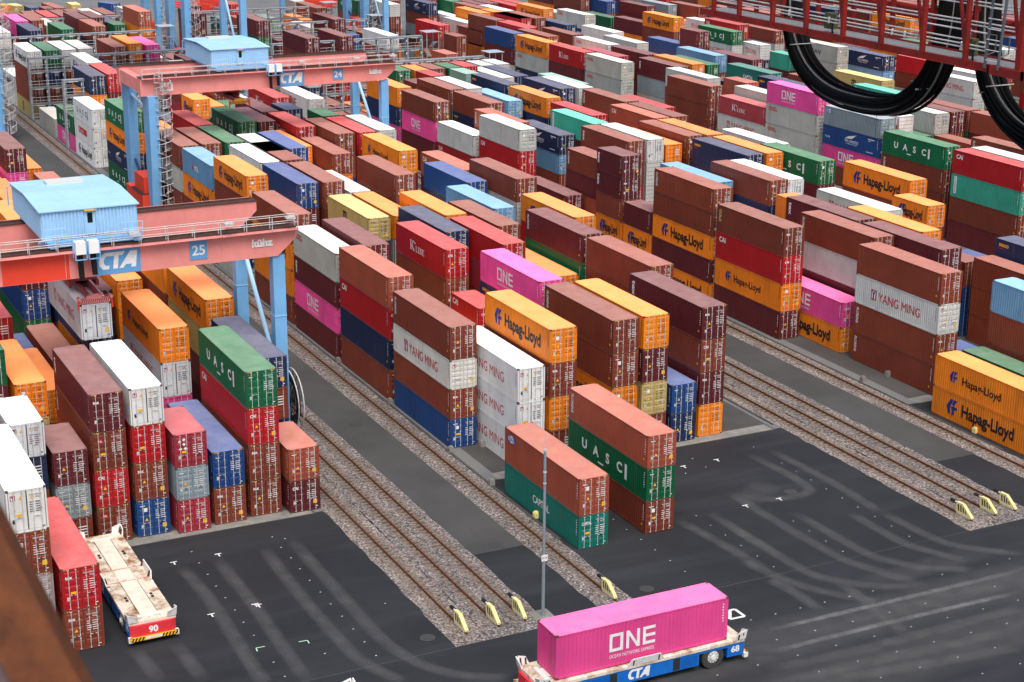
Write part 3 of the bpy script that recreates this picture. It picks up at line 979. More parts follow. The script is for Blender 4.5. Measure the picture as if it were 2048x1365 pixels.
def smooth(pts, n=14):
    P = [Vector((a, b)) for a, b in pts]
    out = []
    for i in range(len(P) - 1):
        p0, p1, p2, p3 = P[max(i - 1, 0)], P[i], P[i + 1], P[min(i + 2, len(P) - 1)]
        for k in range(n):
            t = k / n
            out.append(.5 * ((2 * p1) + (p2 - p0) * t + (2 * p0 - 5 * p1 + 4 * p2 - p3) * t * t + (3 * p1 - p0 - 3 * p2 + p3) * t ** 3))
    out.append(P[-1])
    return out
def track_strip(name, lines, half, peak, z, mm='dust'):
    vs, fs, al = [], [], []
    for q, pts in enumerate(lines):
        s = smooth(pts)
        prof = [(-1, 0), (-.55, .75), (0, 1), (.55, .75), (1, 0)]
        i0 = len(vs)
        for i, p in enumerate(s):
            d = (s[min(i + 1, len(s) - 1)] - s[max(i - 1, 0)]).normalized()
            n = Vector((-d.y, d.x))
            e = min(1, i / 5, (len(s) - 1 - i) / 5)
            for a, b in prof:
                w = p + n * a * half
                vs.append((w.x, w.y, z + q * .0003)); al.append(b * peak * e)
        for i in range(len(s) - 1):
            for k in range(4):
                a = i0 + i * 5 + k
                fs.append((a, a + 1, a + 6, a + 5))
    me = bpy.data.meshes.new(name)
    me.from_pydata(vs, [], fs)
    me.materials.append(M[mm])
    at = me.attributes.new('soft', 'FLOAT_COLOR', 'POINT')
    at.data.foreach_set('color', [x for a in al for x in (a, a, a, 1)])
    o = obj(name, me); o['kind'] = 'structure'
track_strip('tyre_marks', TR, .62, .62, -.0105)
track_strip('tyre_marks', TK, .34, 1.6, -.001)
track_strip('road_dust', [[(20, -30), (18.2, 0), (18.0, 24), (18, 60)], [(25, -30), (24, 0), (23, 24), (22, 60)]], 3.2, .55, -.003)
for _c in (0, 1):
    for _v in (-18.75, -16.4, -14.45, -7.55):
        track_strip('rail_rust_stain', [[(-280, _v + _c * RAILP), (-140, _v + _c * RAILP), (-60, _v + _c * RAILP), (9.4, _v + _c * RAILP)]], .55, .9, .006, 'rust_dust')
track_strip('dust_patches', [[(-5, 12), (-2.5, 13.8)], [(-4, 10.5), (-1.5, 11.6)], [(14, 8), (13, 22)], [(18, 5), (17.5, 24)]], 1.4, .45, -.001)

# new dark patch where the lane meets the apron is simply the apron itself; manholes and covers
for i, (u, v) in enumerate(MH[:5]):
    mb = MB()
    if i < 3:
        mb.cyl((0, 0, .004), (0, 0, 1), .50, .02, M['kerb'], 24)
        mb.cyl((0, 0, .012), (0, 0, 1), .42, .02, M['iron'], 24)
    else:
        mb.box((-.5, -.45, -.004), (.5, .45, .012), M['iron'])
    lab = ['round iron manhole cover beside the gravel end of the nearest track bed', 'round iron manhole cover behind the pink box on the transporter', 'round iron manhole cover amid tyre streaks on the right-hand apron', 'rectangular iron cover midway along the worn lane', 'rectangular iron cover where the worn lane meets dark asphalt'][i]
    o = obj('manhole_cover', mb, None, (u, v, .006))
    o['label'] = lab; o['category'] = 'manhole cover'; o['group'] = 'manhole covers on the pavement'
labs = ['pale concrete block at the corner of the blue bottom container', 'pale concrete block between the second and third bays of the middle block', 'pale concrete block at the foot of the maroon container under the pink one',
        'pale concrete block beneath the white containers with red lettering', 'pale concrete block below the lowest brown box by the far rail', 'small pale concrete block on the pavement beside the far single rail',
        'yellow concrete block at the foot of the orange container with big lettering', 'yellow concrete block beside the teal green container', 'weathered block by the dark asphalt corner near the teal green box']
for i, (u, v) in enumerate(CB):
    mb = MB()
    m = M['concrete'] if i < 6 or i == 8 else M['cream']
    mb.box((-.22, -.22, 0), (.22, .22, .42), m)
    mb.prism([(-.16, -.16, .42), (.16, -.16, .42), (.16, .16, .42), (-.16, .16, .42)], (0, 0, .10), m)
    o = obj('corner_block', mb, None, (u, v, 0))
    o['label'] = labs[i]; o['category'] = 'concrete block'; o['group'] = 'corner blocks along the block edges'

# ------------------------------------------------------------------ buffer stops
def buffer_stop(u, v, label, src=None):
    if src is not None:
        e = src.copy(); COL.objects.link(e)
        e.location = (u, v, .17); e['label'] = label
        for ch in src.children:
            c2 = ch.copy(); COL.objects.link(c2); c2.parent = e
        return e
    e = empty('buffer_stop', (u, v, .17), label, 'buffer stop', 'buffer stops at the rail ends')
    e.scale = (.92, .85, .74)
    mb = MB()
    for s in (-1, 1):
        y = s * .15
        # wedge-shaped side plate with slanted dark slots
        mb.prism([(-1.5, y, .02), (.42, y, .02), (.40, y, .16), (-.72, y, 1.16), (-1.5, y, 1.12)], (0, -s * .05, 0), M['cream'])
        yy = y + s * .004
        for t, w in ((-1.22, .16), (-.92, .16), (-.62, .15), (-.32, .13)):
            zt = min(.94, .94 - (t + .75) * .86)
            mb.poly([(t, yy, .26), (t + w, yy, .26), (t + w - .10, yy, zt), (t - .10, yy, zt)], M['dark'])
    mb.box((-1.5, -.1, 1.04), (-.75, .1, 1.12), M['cream'])
    mb.prism([(-.75, -.1, 1.12), (.38, -.1, .14), (.38, -.1, .10), (-.75, -.1, 1.06)], (0, .2, 0), M['cream'])
    mb.box((-1.5, -.12, -.01), (.4, .12, .03), M['cream'])
    obj('wedge_frame', mb, e)
    mb = MB()
    mb.cyl((-1.62, 0, .98), (1, 0, 0), .10, .5, M['galv'], 12)
    mb.cyl((-2.02, 0, .98), (1, 0, 0), .16, .55, M['black'], 14)
    obj('damper', mb, e)
    mb = MB()
    mb.box((-1.4, -.16, -.16), (.2, .16, -.01), M['galv'])
    obj('rail_clamp', mb, e)
    return e
STOPS = [(-18.75, 'cream buffer stop nearest the apron on the gravel of the near track bed'), (-16.4, 'cream buffer stop on the middle rail of the near three-rail bed'),
         (-14.45, 'cream buffer stop beside the foot of the slim lamp pole'), (-7.55, 'cream buffer stop on the single rail behind the pink transporter load'),
         (23.6, 'cream buffer stop on the rail closest to the apron at the far track bed'), (25.95, 'cream buffer stop on the middle rail of the far track bed'),
         (27.9, 'cream buffer stop at the picture edge on the far track bed')]
_b0 = None
for v, lab in STOPS:
    e = buffer_stop(8.2, v, lab, _b0)
    _b0 = _b0 or e

# ------------------------------------------------------------------ lamp pole
e = empty('lamp_pole', (8.5, -13.1, 0), 'slim grey pole with thin antenna standing by the rail ends', 'pole')
mb = MB()
mb.cyl((0, 0, .03), (0, 0, 1), .42, .06, M['concrete'], 16)
mb.box((-.9, -.7, .0), (.9, .7, .05), M['concrete'])
obj('base', mb, e)
mb = MB()
zs = [(0.05, .12), (3, .112), (6, .10), (9, .092), (11.9, .085)]
for (a, ra), (b, rb) in zip(zs, zs[1:]):
    mb.cyl((0, 0, (a + b) / 2), (0, 0, 1), ra, b - a, M['pole'], 14, rb)
mb.cyl((0, 0, 11.9), (0, 0, 1), .11, .16, M['galv'], 12)
mb.cyl((0, 0, 10.4), (0, 0, 1), .12, .10, M['galv'], 12)
mb.cyl((0, 0, 9.6), (0, 0, 1), .12, .06, M['galv'], 12)
obj('shaft', mb, e)
mb = MB()
mb.tube([(0, 0, 11.9), (0, -.05, 13.3)], .012, M['galv'], 5)
obj('antenna', mb, e)
mb = MB()
mb.box((.10, -.22, 4.1), (.13, .22, 4.55), M['agv_white'])
put(mb, 'P 14', M['black'], .14, lambda a, b: (.134, a, b), -.17, 4.26, .01, width=.34)
obj('sign_plate', mb, e)

# ------------------------------------------------------------------ automated guided transporters
def wheel(mbt, mbr, x, y, s):
    mbt.cyl((x, y, .78), (0, 1, 0), .78, .52, M['tyre'], 30)
    for k in range(30):
        an = 2 * math.pi * k / 30
        mbt.beam((x + math.cos(an) * .77, y - .25, .78 + math.sin(an) * .77), (x + math.cos(an) * .77, y + .25, .78 + math.sin(an) * .77), .06, .05, M['tyre'])
    yo = y + s * .262
    mbr.cyl((x, yo, .78), (0, 1, 0), .40, .03, M['agv_white'], 24)
    mbr.cyl((x, yo + s * .02, .78), (0, 1, 0), .30, .05, M['galv'], 24)
    mbr.cyl((x, yo + s * .06, .78), (0, 1, 0), .17, .10, M['agv_white'], 18)
    for k in range(10):
        an = 2 * math.pi * k / 10
        mbr.cyl((x + math.cos(an) * .34, yo + s * .03, .78 + math.sin(an) * .34), (0, 1, 0), .03, .05, M['rust_dark'], 6)

def transporter(loc, rz, number, label):
    e = empty('container_transporter', loc, label, 'transporter', 'driverless container transporters', rz)
    hl, hw = 7.4, 1.5
    mb = MB()
    # blue chassis: long side skirts between the axles, end sections outside the wheels
    B = M['agv_blue']
    mb.box((-3.9, -hw, .45), (3.9, hw, 1.38), B)
    mb.box((-hl + .25, -.75, .8), (hl - .25, .75, 1.38), M['dark'])
    for s in (-1, 1):
        mb.box((s * 6.0, -hw, .5), (s * 7.25, hw, 1.40), B)
        mb.box((s * 3.9, -hw, 1.20), (s * 6.0, hw, 1.385), B)
        mb.box((s * 5.95, -.9, .75), (s * 3.92, .9, 1.19), M['dark'])
        mb.tube([(s * 4.0, -.85, .78), (s * 4.0, .85, .78)], .1, M['dark'])
        for y in (-hw, hw):
            mb.box((s * 2.0, y - .006 * (1 if y > 0 else -1), .5), (s * 2.5, y + .012 * (1 if y > 0 else -1), 1.30), M['dark'])
            for q in range(10):
                z = .56 + q * .072
                mb.box((s * 2.55, y, z), (s * 3.75, y + .014 * (1 if y > 0 else -1), z + .035), M['agv_blue2'])
    for s in (-1, 1):
        fn = (lambda a, b, s=s: (a if s < 0 else -a, s * (hw + .006), b))
        cta_logo(mb, M['white'], fn, -1.25, .62, .68)
        for xe in (6.28, -7.0):
            put(mb, number, M['white'], .42, fn, xe, .80, .03, width=.62)
    obj('chassis', mb, e)
    mb = MB()
    D = M['deck']
    mb.box((-hl + .15, -hw - .04, 1.40), (hl - .15, hw + .04, 1.60), D)
    for x0, x1 in ((-6.3, -1.1), (1.1, 6.3)):
        mb.box((x0, -.55, 1.601), (x1, .55, 1.640), M['agv_cream'])
        for y in (-1.0, .85):
            mb.box((x0 + .3, y, 1.601), (x0 + 2.1, y + .16, 1.625), D)
            mb.box((x1 - 2.1, y, 1.601), (x1 - .3, y + .16, 1.625), D)
        for y in (-.60, .57):
            mb.box((x0 + .1, y, 1.600), (x1 - .1, y + .03, 1.612), M['dark'])
        for x in (x0 + 2.4, x1 - 2.4):
            for y in (-.9, .8):
                mb.box((x, y, 1.60), (x + .22, y + .16, 1.66), M['dark'])
    mb.box((-.75, -.55, 1.601), (.75, .55, 1.645), M['agv_cream'])
    for x in (-1.05, .98):
        mb.box((x, -hw, 1.600), (x + .05, hw, 1.609), M['red'])
    for x in (-6.6, 6.35):
        mb.box((x, -.8, 1.601), (x + .3, .8, 1.64), M['agv_white'])
    for x in (-4.4, -1.6, 1.6, 4.4):
        for s in (-1, 1):
            mb.box((x, s * (hw + .04), 1.62), (x + .3, s * (hw - .1), 1.60), M['agv_white'])
            mb.box((x + .06, s * (hw + .055), 1.45), (x + .24, s * (hw - .1), 1.58), M['agv_white'])
    obj('deck', mb, e)
    for x in (-4.95, 4.95):
        for s in (-1, 1):
            mt, mr = MB(), MB()
            wheel(mt, mr, x, s * 1.22, s)
            w = obj('wheel', mt, e)
            obj('rim', mr, w)
    for s in (-1, 1):      # the two ends: red panel with number, hatched bumper
        mb = MB()
        P = M['agv_red']
        mb.prism([(s * 7.25, -hw, .62), (s * 7.42, -hw + .35, .62), (s * 7.42, hw - .35, .62), (s * 7.25, hw, .62)], (0, 0, .77), P)
        fn = (lambda a, b, s=s: (s * 7.425, a * s, b))
        put(mb, number, M['white'], .44, fn, 0, .80, .04, align='c', wscale=1.0)
        obj('end_panel', mb, e)
        mb = MB()
        mb.box((s * 7.38, -hw - .08, .36), (s * 7.52, hw + .08, .62), M['yellow'])
        for q in range(14):
            y = -1.5 + q * .22
            if abs(y + .08) < .55:
                continue
            mb.poly([(s * 7.524, y, .365), (s * 7.524, y + .11, .365), (s * 7.524, y + .23, .615), (s * 7.524, y + .12, .615)], M['black'])
        mb.box((s * 7.53, -.55, .42), (s * 7.50, .55, .57), M['agv_white'])
        for y in (-hw - .02, hw + .02):
            mb.box((s * 7.2, y - .12, .30), (s * 7.5, y + .12, .62), M['agv_white'])
        obj('bumper', mb, e)
        for y in (-1, 1):      # raised corner guides with bent plates
            mb = MB()
            mb.prism([(s * 7.3, y * 1.56, 1.6), (s * 6.5, y * 1.56, 1.6), (s * 6.7, y * 1.64, 2.05), (s * 7.25, y * 1.64, 2.2)], (0, -y * .07, 0), M['agv_white'])
            mb.prism([(s * 7.3, y * 1.56, 1.6), (s * 7.3, y * .95, 1.6), (s * 7.42, y * 1.0, 2.0), (s * 7.4, y * 1.6, 2.2)], (-s * .07, 0, 0), M['agv_white'])
            mb.beam((s * 6.75, y * 1.50, 1.62), (s * 6.75, y * 1.58, 2.0), .08, .20, M['rust_dark'])
            mb.beam((s * 7.1, y * 1.46, 1.62), (s * 7.1, y * 1.56, 2.05), .08, .16, M['rust_dark'])
            obj('corner_guide', mb, e)
    for y in (-1, 1):
        mb = MB()
        mb.prism([(-1.3, y * 1.55, 1.6), (1.3, y * 1.55, 1.6), (1.0, y * 1.64, 2.05), (-1.0, y * 1.64, 2.05)], (0, -y * .07, 0), M['agv_white'])
        for x in (-.9, .9):
            mb.beam((x, y * 1.46, 1.62), (x, y * 1.57, 1.98), .08, .22, M['rust_dark'])
        obj('side_guide', mb, e)
    return e
M['agv_blue2'] = mat('blue_grille_slat', lin('#0d57a5'), 0.5)
M['agv_cream'] = mat('cream_deck_plate', lin('#ddd6c4'), 0.7, 0, 0.2, 1.4)
transporter((-6.55, -37.4, 0), 0.0, '90', 'empty blue transporter with rusty cream deck, number 90 on its red end')
transporter((17.95, -11.7, 0), math.pi / 2, '68', 'blue transporter carrying the pink container, number 68 on its side')
transporter((16.1, -36.35, 0), math.pi / 2, '71', 'transporter of which just one corner guide shows at the bottom edge')

# ------------------------------------------------------------------ gantry cranes over the blocks
def railing(mb, p, q, h=1.05, n=6, m=None, mids=2):
    p, q = Vector(p), Vector(q)
    m = m or M['galv']
    for k in range(n + 1):
        a = p.lerp(q, k / n)
        mb.tube([a, a + Vector((0, 0, h))], .035, m, 5, False)
    for k in range(1, mids + 1):
        z = Vector((0, 0, h * k / mids))
        mb.tube([p + z, q + z], .030, m, 5, False)

def gantry(uN, uF, vL, vR, zg, number, label, house_v, near=True, signs=True, spread=None):
    """rail mounted gantry crane: wide plate legs on the low-v side, slim hinged legs on the other, two girders, trolley house"""
    e = empty('gantry_crane', ((uN + uF) / 2, (vL + vR) / 2, 0), label, 'gantry crane', 'gantry cranes straddling the stacks')
    o0 = Vector(e.location)
    def L(p): return tuple(Vector(p) - o0)
    gh = 2.25
    PK, BL = M['crane_pink'], M['crane_blue']
    for u in (uN, uF):
        mb = MB()
        # box girder with tapered tip on the hinged side
        prof = [(vL - 1.3, zg), (vR - .1, zg), (vR + 1.5, zg + gh * .62), (vR + 1.5, zg + gh), (vL - 1.3, zg + gh)]
        mb.prism([L((u - .65, v, z)) for v, z in prof], (1.3, 0, 0), PK)
        if u == uN and number == '25':
            mb.box(L((u + .652, vL + 9.5, zg + .03)), L((u + .66, vL + 14.5, zg + gh - .03)), M['crane_red'])
        v = vL + 2
        while v < vR:
            mb.box(L((u + .65, v, zg + .02)), L((u + .68, v + .05, zg + gh - .02)), PK)
            v += 6.1
        mb.box(L((u - .75, vL - 1.4, zg + gh)), L((u + .75, vR + 1.5, zg + gh + .06)), M['rust_dark'])
        mb.beam(L((u, vL - .8, zg + gh + .14)), L((u, vR + 1.2, zg + gh + .14)), .09, .16, M['rust_dark'])
        g = obj('girder', mb, e)
        if u == uN and signs:
            xs = u + .70
            def fn(a, b): return L((xs, a, b))
            def fw(a, b): return L((xs + .012, a, b))
            def panel(x0, z0, x1, z1, m, write):
                sm = MB()
                if m:
                    rect(sm, x0, z0, x1, z1, m, fn)
                write(sm)
                obj('sign_panel', sm, g)
            vc = vL + 16.4
            panel(vc, zg + .05, vc + 3.55, zg + gh - .02, M['crane_blue_panel'], lambda sm: cta_logo(sm, M['white'], fw, vc + .28, zg + .46, 1.30))
            panel(vc + 7.45, zg + .45, vc + 8.85, zg + gh - .25, M['crane_blue_panel'], lambda sm: put(sm, number, M['white'], .80, fw, vc + 8.15, zg + .82, .02, align='c'))
            panel(0, 0, 0, 0, None, lambda sm: put(sm, 'kühz', M['white'], .62, fw, vc + 12.5, zg + .95, .05, width=1.75))
            if number == '24':
                panel(vL + 1.1, zg + .50, vL + 2.75, zg + 1.55, M['white'], lambda sm: put(sm, 'ABB', M['crane_red'], .62, fw, vL + 1.3, zg + .72, .06, width=1.25))
    # walkways and railings on the outside of both girders
    mb = MB()
    mb.box(L((uN + .66, vL - 1.2, zg + gh - .10)), L((uN + 1.35, vR + 1.5, zg + gh - .04)), PK)
    mb.box(L((uF - .66, vL - 1.2, zg + gh - .10)), L((uF - 1.3, vR + 1.5, zg + gh - .04)), PK)
    obj('walkway', mb, e)
    mb = MB()
    railing(mb, L((uN + 1.3, vL - 1.1, zg + gh)), L((uN + 1.3, vR + 1.4, zg + gh)), 1.1, 16, M['galv'])
    railing(mb, L((uN + .66, vL - 1.1, zg + gh)), L((uN + .66, vR + 1.4, zg + gh)), 1.1, 16, M['galv'])
    for v in (vL + 19, vL + 26.5, vR + .4):
        mb.box(L((uN + 1.1, v, zg + gh + .9)), L((uN + 1.7, v + .75, zg + gh + 1.05)), M['galv'])
    obj('railing', mb, e)
    # end ties between the girders
    mb = MB()
    mb.box(L((uF + .65, vL - 1.2, zg + .3)), L((uN - .65, vL - .2, zg + gh - .3)), PK)
    obj('end_tie', mb, e)
    # wide, tapering plate legs
    for u in (uN, uF):
        mb = MB()
        mb.prism([L((u - 1.45, vL - .6, zg)), L((u + 1.45, vL - .6, zg)), L((u + 1.25, vL - .6, 8)), L((u + .6, vL - .6, 1.5)), L((u - .6, vL - .6, 1.5)), L((u - 1.25, vL - .6, 8))], (0, 1.2, 0), BL)
        obj('leg', mb, e)
    mb = MB()
    mb.tube([L((uF + 1.0, vL, zg - 1.2)), L((uN - 1.0, vL, zg - 2.2))], .20, M['crane_house'], 10)
    obj('leg_brace', mb, e)
    mb = MB()
    mb.tube([L((uF + .7, vL, 7.5)), L((uN - .5, vL, 2.4))], .18, M['navy'], 10)
    obj('leg_brace', mb, e)
    for u in (uN, uF):
        mb = MB()
        for s in (-1, 1):
            mb.prism([L((u - .50, vR - .5, zg)), L((u + .50, vR - .5, zg)), L((u + .55, vR - .5, 1.4)), L((u - .55, vR - .5, 1.4))], (0, 1.0, 0), BL) if s < 0 else None
        for z in (4, 8, 12):
            mb.box(L((u - .56, vR - .52, z)), L((u + .56, vR + .52, z + .05)), M['crane_house'])
        obj('leg', mb, e)
    mb = MB()
    mb.tube([L((uF + .5, vR, zg - .6)), L((uN - .3, vR, 6.2))], .19, M['crane_house'], 10)
    obj('leg_brace', mb, e)
    for v, nm in ((vL, 0), (vR, 1)):
        mb = MB()
        mb.box(L((uF - 2.0, v - .45, .75)), L((uN + 2.0, v + .45, 1.55)), BL)
        obj('sill_beam', mb, e)
        for u in (uF - 1.2, uF + 1.0, uN - 1.0, uN + 1.2):
            mb = MB()
            mb.box(L((u - .75, v - .25, .45)), L((u + .75, v + .25, .8)), M['rust_dark'])
            for du in (-.4, .4):
                mb.cyl(L((u + du, v, .40)), (0, 1, 0), .24, .16, M['rust_dark'], 14)
            obj('bogie', mb, e)
    # cable reel low on the hinged side
    mb = MB()
    c = Vector(L((uN + .2, vR + .75, 4.7)))
    pts = [c + Vector((math.cos(a) * 2.55, 0, math.sin(a) * 2.55)) for a in [2 * math.pi * k / 36 for k in range(37)]]
    for dy in (-.22, .22):
        mb.tube([p + Vector((0, dy, 0)) for p in pts], .055, M['galv'], 6, False)
    for k in range(16):
        a = 2 * math.pi * k / 16
        for dy in (-.2, .2):
            mb.tube([c + Vector((0, dy, 0)), c + Vector((math.cos(a) * 2.5, dy, math.sin(a) * 2.5))], .035, M['dark'], 5, False)
    pts2 = [c + Vector((math.cos(a) * 1.5, 0, math.sin(a) * 1.5)) for a in [2 * math.pi * k / 36 for k in range(37)]]
    for k in range(5):
        mb.tube([Vector((p.x, p.y, p.z)).lerp(c, -.10 * k) for p in pts2], .09, M['black'], 6, False)
    mb.cyl(c, (0, 1, 0), .35, .5, M['dark'], 16)
    mb.beam(c + Vector((0, -.4, 0)), Vector(L((uN, vR, 5.2))), .3, .4, BL)
    obj('cable_reel', mb, e)
    # electrical house on the sill, red boxes
    mb = MB()
    mb.box(L((uF + 1.4, vL - 1.45, 1.6)), L((uN - .9, vL + .85, 4.3)), M['crane_red'])
    mb.box(L((uF + 4.2, vL - 1.0, 4.36)), L((uN - 1.6, vL + .9, 6.4)), M['crane_red'])
    mb.box(L((uF + 3.9, vL - 1.5, 4.30)), L((uN - .9, vL + .95, 4.36)), M['dark'])
    railing(mb, L((uN - .85, vL + .85, 1.6)), L((uN + 1.9, vL + .85, 1.6)), 1.0, 4)
    railing(mb, L((uN - .7, vL - 1.3, 1.6)), L((uN + 1.9, vL - 1.3, 1.6)), 1.0, 4)
    mb.box(L((uN - .9, vL - 1.4, 1.54)), L((uN + 2.0, vL + .9, 1.6)), M['grating'])
    obj('electrical_house', mb, e)
    # spiral stair round the near wide leg
    mb = MB()
    cx, cy = uN + 1.5, vL + 1.25
    mb.tube([L((cx, cy, 1.5)), L((cx, cy, zg + gh + .6))], .07, M['galv'], 6)
    n = 150
    for k in range(n):
        a = k * .42
        z = 1.6 + k * (zg + gh - 1.6) / n
        q = Vector((math.cos(a), math.sin(a), 0))
        t = Vector((-math.sin(a), math.cos(a), 0)) * .12
        b = Vector(L((cx, cy, z)))
        if k % 15 not in (12, 13):
            mb.poly([b + q * .1 - t * .3, b + q * 1.0 - t * 1.6, b + q * 1.0 + t * 1.6, b + q * .1 + t * .3], M['galv'])
        if k % 2 == 0:
            mb.tube([b + q * 1.0, b + q * 1.0 + Vector((0, 0, 1.0))], .035, M['galv'], 4, False)
    hel = [Vector(L((cx, cy, 2.6 + k * (zg + gh - 1.6) / n))) + Vector((math.cos(k * .42), math.sin(k * .42), 0)) * 1.0 for k in range(n)]
    mb.tube(hel, .045, M['galv'], 4, False)
    obj('spiral_stair', mb, e)
    # trolley with corrugated house
    h0, h1 = house_v
    ua, ub = uF - 2.6, uN - 1.2
    zb, zt = zg + gh + .5, zg + gh + 2.65
    mb = MB()
    mb.box(L((ua + .08, h0 + .08, zb)), L((ub - .08, h1 - .08, zt)), M['crane_house'])
    w = .27
    v = h0 + .1
    while v < h1 - .2:
        mb.box(L((ub - .08, v, zb)), L((ub, v + w * .5, zt)), M['crane_house']); mb.box(L((ua + .08, v, zb)), L((ua, v + w * .5, zt)), M['crane_house'])
        v += w
    u = ua + .15
    while u < ub - .2:
        mb.box(L((u, h0, zb)), L((u + w * .5, h0 + .08, zt)), M['crane_house']); mb.box(L((u, h1 - .08, zb)), L((u + w * .5, h1, zt)), M['crane_house'])
        u += w
    hs = obj('trolley_house', mb, e)
    mb = MB()
    uc = (ua + ub) / 2
    vc = (h0 + h1) / 2
    zr = zt + .28
    for s, uu in ((-1, ua - .15), (1, ub + .15)):
        mb.prism([L((uc, h0 - .15, zr)), L((uc, h1 + .15, zr)), L((uu, h1 + .15, zt)), L((uu, h0 - .15, zt))], (0, 0, .08), M['crane_roof'])
        k = 0
        while k < 5:
            v = h0 + (h1 - h0) * k / 4
            a = Vector(L((uc, v, zr + .09))); b = Vector(L((uu, v, zt + .09)))
            k += 1
        for q in range(1, 6):
            t = q / 6
            p0 = Vector(L((uc, h0 - .1, zr + .085))).lerp(Vector(L((uu, h0 - .1, zt + .085))), t)
            p1 = Vector(L((uc, h1 + .1, zr + .085))).lerp(Vector(L((uu, h1 + .1, zt + .085))), t)
            mb.beam(p0, p1, .05, .03, M['crane_house'])
    obj('roof', mb, hs)
    mb = MB()
    mb.box(L((ua + 1.6, vc - 1.4, zt + .22)), L((ua + 3.0, vc + 1.6, zt + .42)), M['crane_hatch'])
    obj('roof_hatch', mb, hs)
    mb = MB()
    dv = h0 + (h1 - h0) * .50
    mb.box(L((ub, dv - .42, zb + .15)), L((ub + .05, dv + .42, zt - .12)), M['crane_house'])
    mb.box(L((ub + .05, dv - .20, zb + 1.05)), L((ub + .062, dv + .20, zt - .30)), M['glass'])
    mb.box(L((ub, dv - .45, zt - .12)), L((ub + .3, dv + .45, zt - .04)), M['yellow'])
    for s in (-1, 1):
        mb.tube([L((ub + .05, dv + s * .5, zb + .2)), L((ub + .32, dv + s * .5, zb + .2)), L((ub + .32, dv + s * .5, zb + 1.5)), L((ub + .05, dv + s * .5, zb + 1.6))], .025, M['crane_house'], 5)
    obj('house_door', mb, hs)
    mb = MB()
    for v in (h0 + .5, h1 - .5):
        mb.box(L((uF - .8, v - .3, zg + gh + .2)), L((uN + .6, v + .3, zg + gh + .55)), BL)
    for u in (uN, uF):
        mb.box(L((u - .35, h0 + .1, zg + gh + .22)), L((u + .35, h1 - .1, zg + gh + .62)), BL)
        for v in (h0 + .8, h1 - .8):
            mb.cyl(L((u, v, zg + gh + .30)), (1, 0, 0), .22, .18, M['rust_dark'], 12)
    for v in (h0 - .05, h1 - 1.6):
        railing(mb, L((uN + .15, v, zg + gh + .6)), L((uN + .15, v + 1.6, zg + gh + .6)), 1.0, 3, M['crane_house'])
    mb.tube([L((ua + .2, h0 - .35, zb + .4)), L((ua + .2, h0 - .35, zt - .2)), L((ua + .2, h0, zt - .1))], .06, BL, 6)
    for k in range(9):
        z = zb - 1.3 + k * .15
        mb.box(L((ub - 1.1 + k * .12, h0 - .3, z)), L((ub - .9 + k * .12, h0 + .2, z + .03)), M['crane_house'])
    tr = obj('trolley_frame', mb, e)
    # two cabinets hung outside the near girder with a cable chain below
    hv = (h0 + h1) / 2
    mb = MB()
    for s, v in ((0, vL + 14.75), (1, vL + 15.75)):
        mb.box(L((uN + 1.4, v, zg + gh - .05)), L((uN + 2.15, v + .78, zg + gh + .9)), M['tarp'])
        mb.beam(L((uN + 1.35, v - .03, zg + gh - .45)), L((uN + 1.35, v - .03, zg + gh + .95)), .06, .06, BL)
        for vv in (v - .03, v + .81):
            mb.beam(L((uN + 2.15, vv, zg + gh - .45)), L((uN + 2.15, vv, zg + gh + .95)), .07, .07, BL)
        mb.beam(L((uN + 2.15, v - .03, zg + gh - .45)), L((uN + 2.15, v + .81, zg + gh - .45)), .07, .07, BL)
        for q in range(4):
            vv = v + .25 + q * .1
            mb.tube([L((uN + 1.5, vv, zg + gh - .1)), L((uN + 1.5, vv + .05, zg + .35 + .3 * s)), L((uN + 1.35, vv + .12, zg + .05 + .3 * s)), L((uN + 1.15, vv + .16, zg + .4 + .3 * s)), L((uN + 1.0, vv + .16, zg + gh - .1))], .05, M['black'], 5)
    obj('cable_cabinet', mb, e)
    if spread:
        # headblock hung on ropes, telescopic spreader with hatched end beams and red flippers
        us, vs, zs = spread
        mb = MB()
        R = M['maroon']
        zc = zs + .95
        mb.box(L((us - 2.4, vs - 1.05, zc)), L((us + 2.4, vs + 1.05, zc + .35)), R)
        for s in (-1, 1):
            mb.box(L((us - 2.5, vs + s * 1.05 - .12, zc - .5)), L((us + 2.5, vs + s * 1.05 + .12, zc)), R)
            mb.cyl(L((us - .9, vs + s * .6, zc + .6)), (0, 1, 0), .42, .16, M['rust_dark'], 16)
            mb.cyl(L((us + .9, vs + s * .6, zc + .6)), (0, 1, 0), .42, .16, M['rust_dark'], 16)
        mb.box(L((us - 1.0, vs - .3, zc + .35)), L((us + .8, vs + .3, zc + .75)), M['dark'])
        obj('headblock', mb, e)
        mb = MB()
        for s in (-1, 1):
            for t in (-1, 1):
                mb.tube([L((us + t * .9, vs + s * .6, zc + .7)), L((us + t * 1.6, vs + s * 1.5, zg + gh + .1))], .02, M['dark'], 4, False)
        obj('hoist_rope', mb, e)
        mb = MB()
        for s in (-1, 1):
            mb.box(L((us - 6.0, vs + s * .42 - .13, zs + .28)), L((us + 6.0, vs + s * .42 + .13, zs + .70)), R)
        mb.box(L((us - 2.2, vs - .30, zs + .33)), L((us + 2.2, vs + .30, zs + .62)), M['dark'])
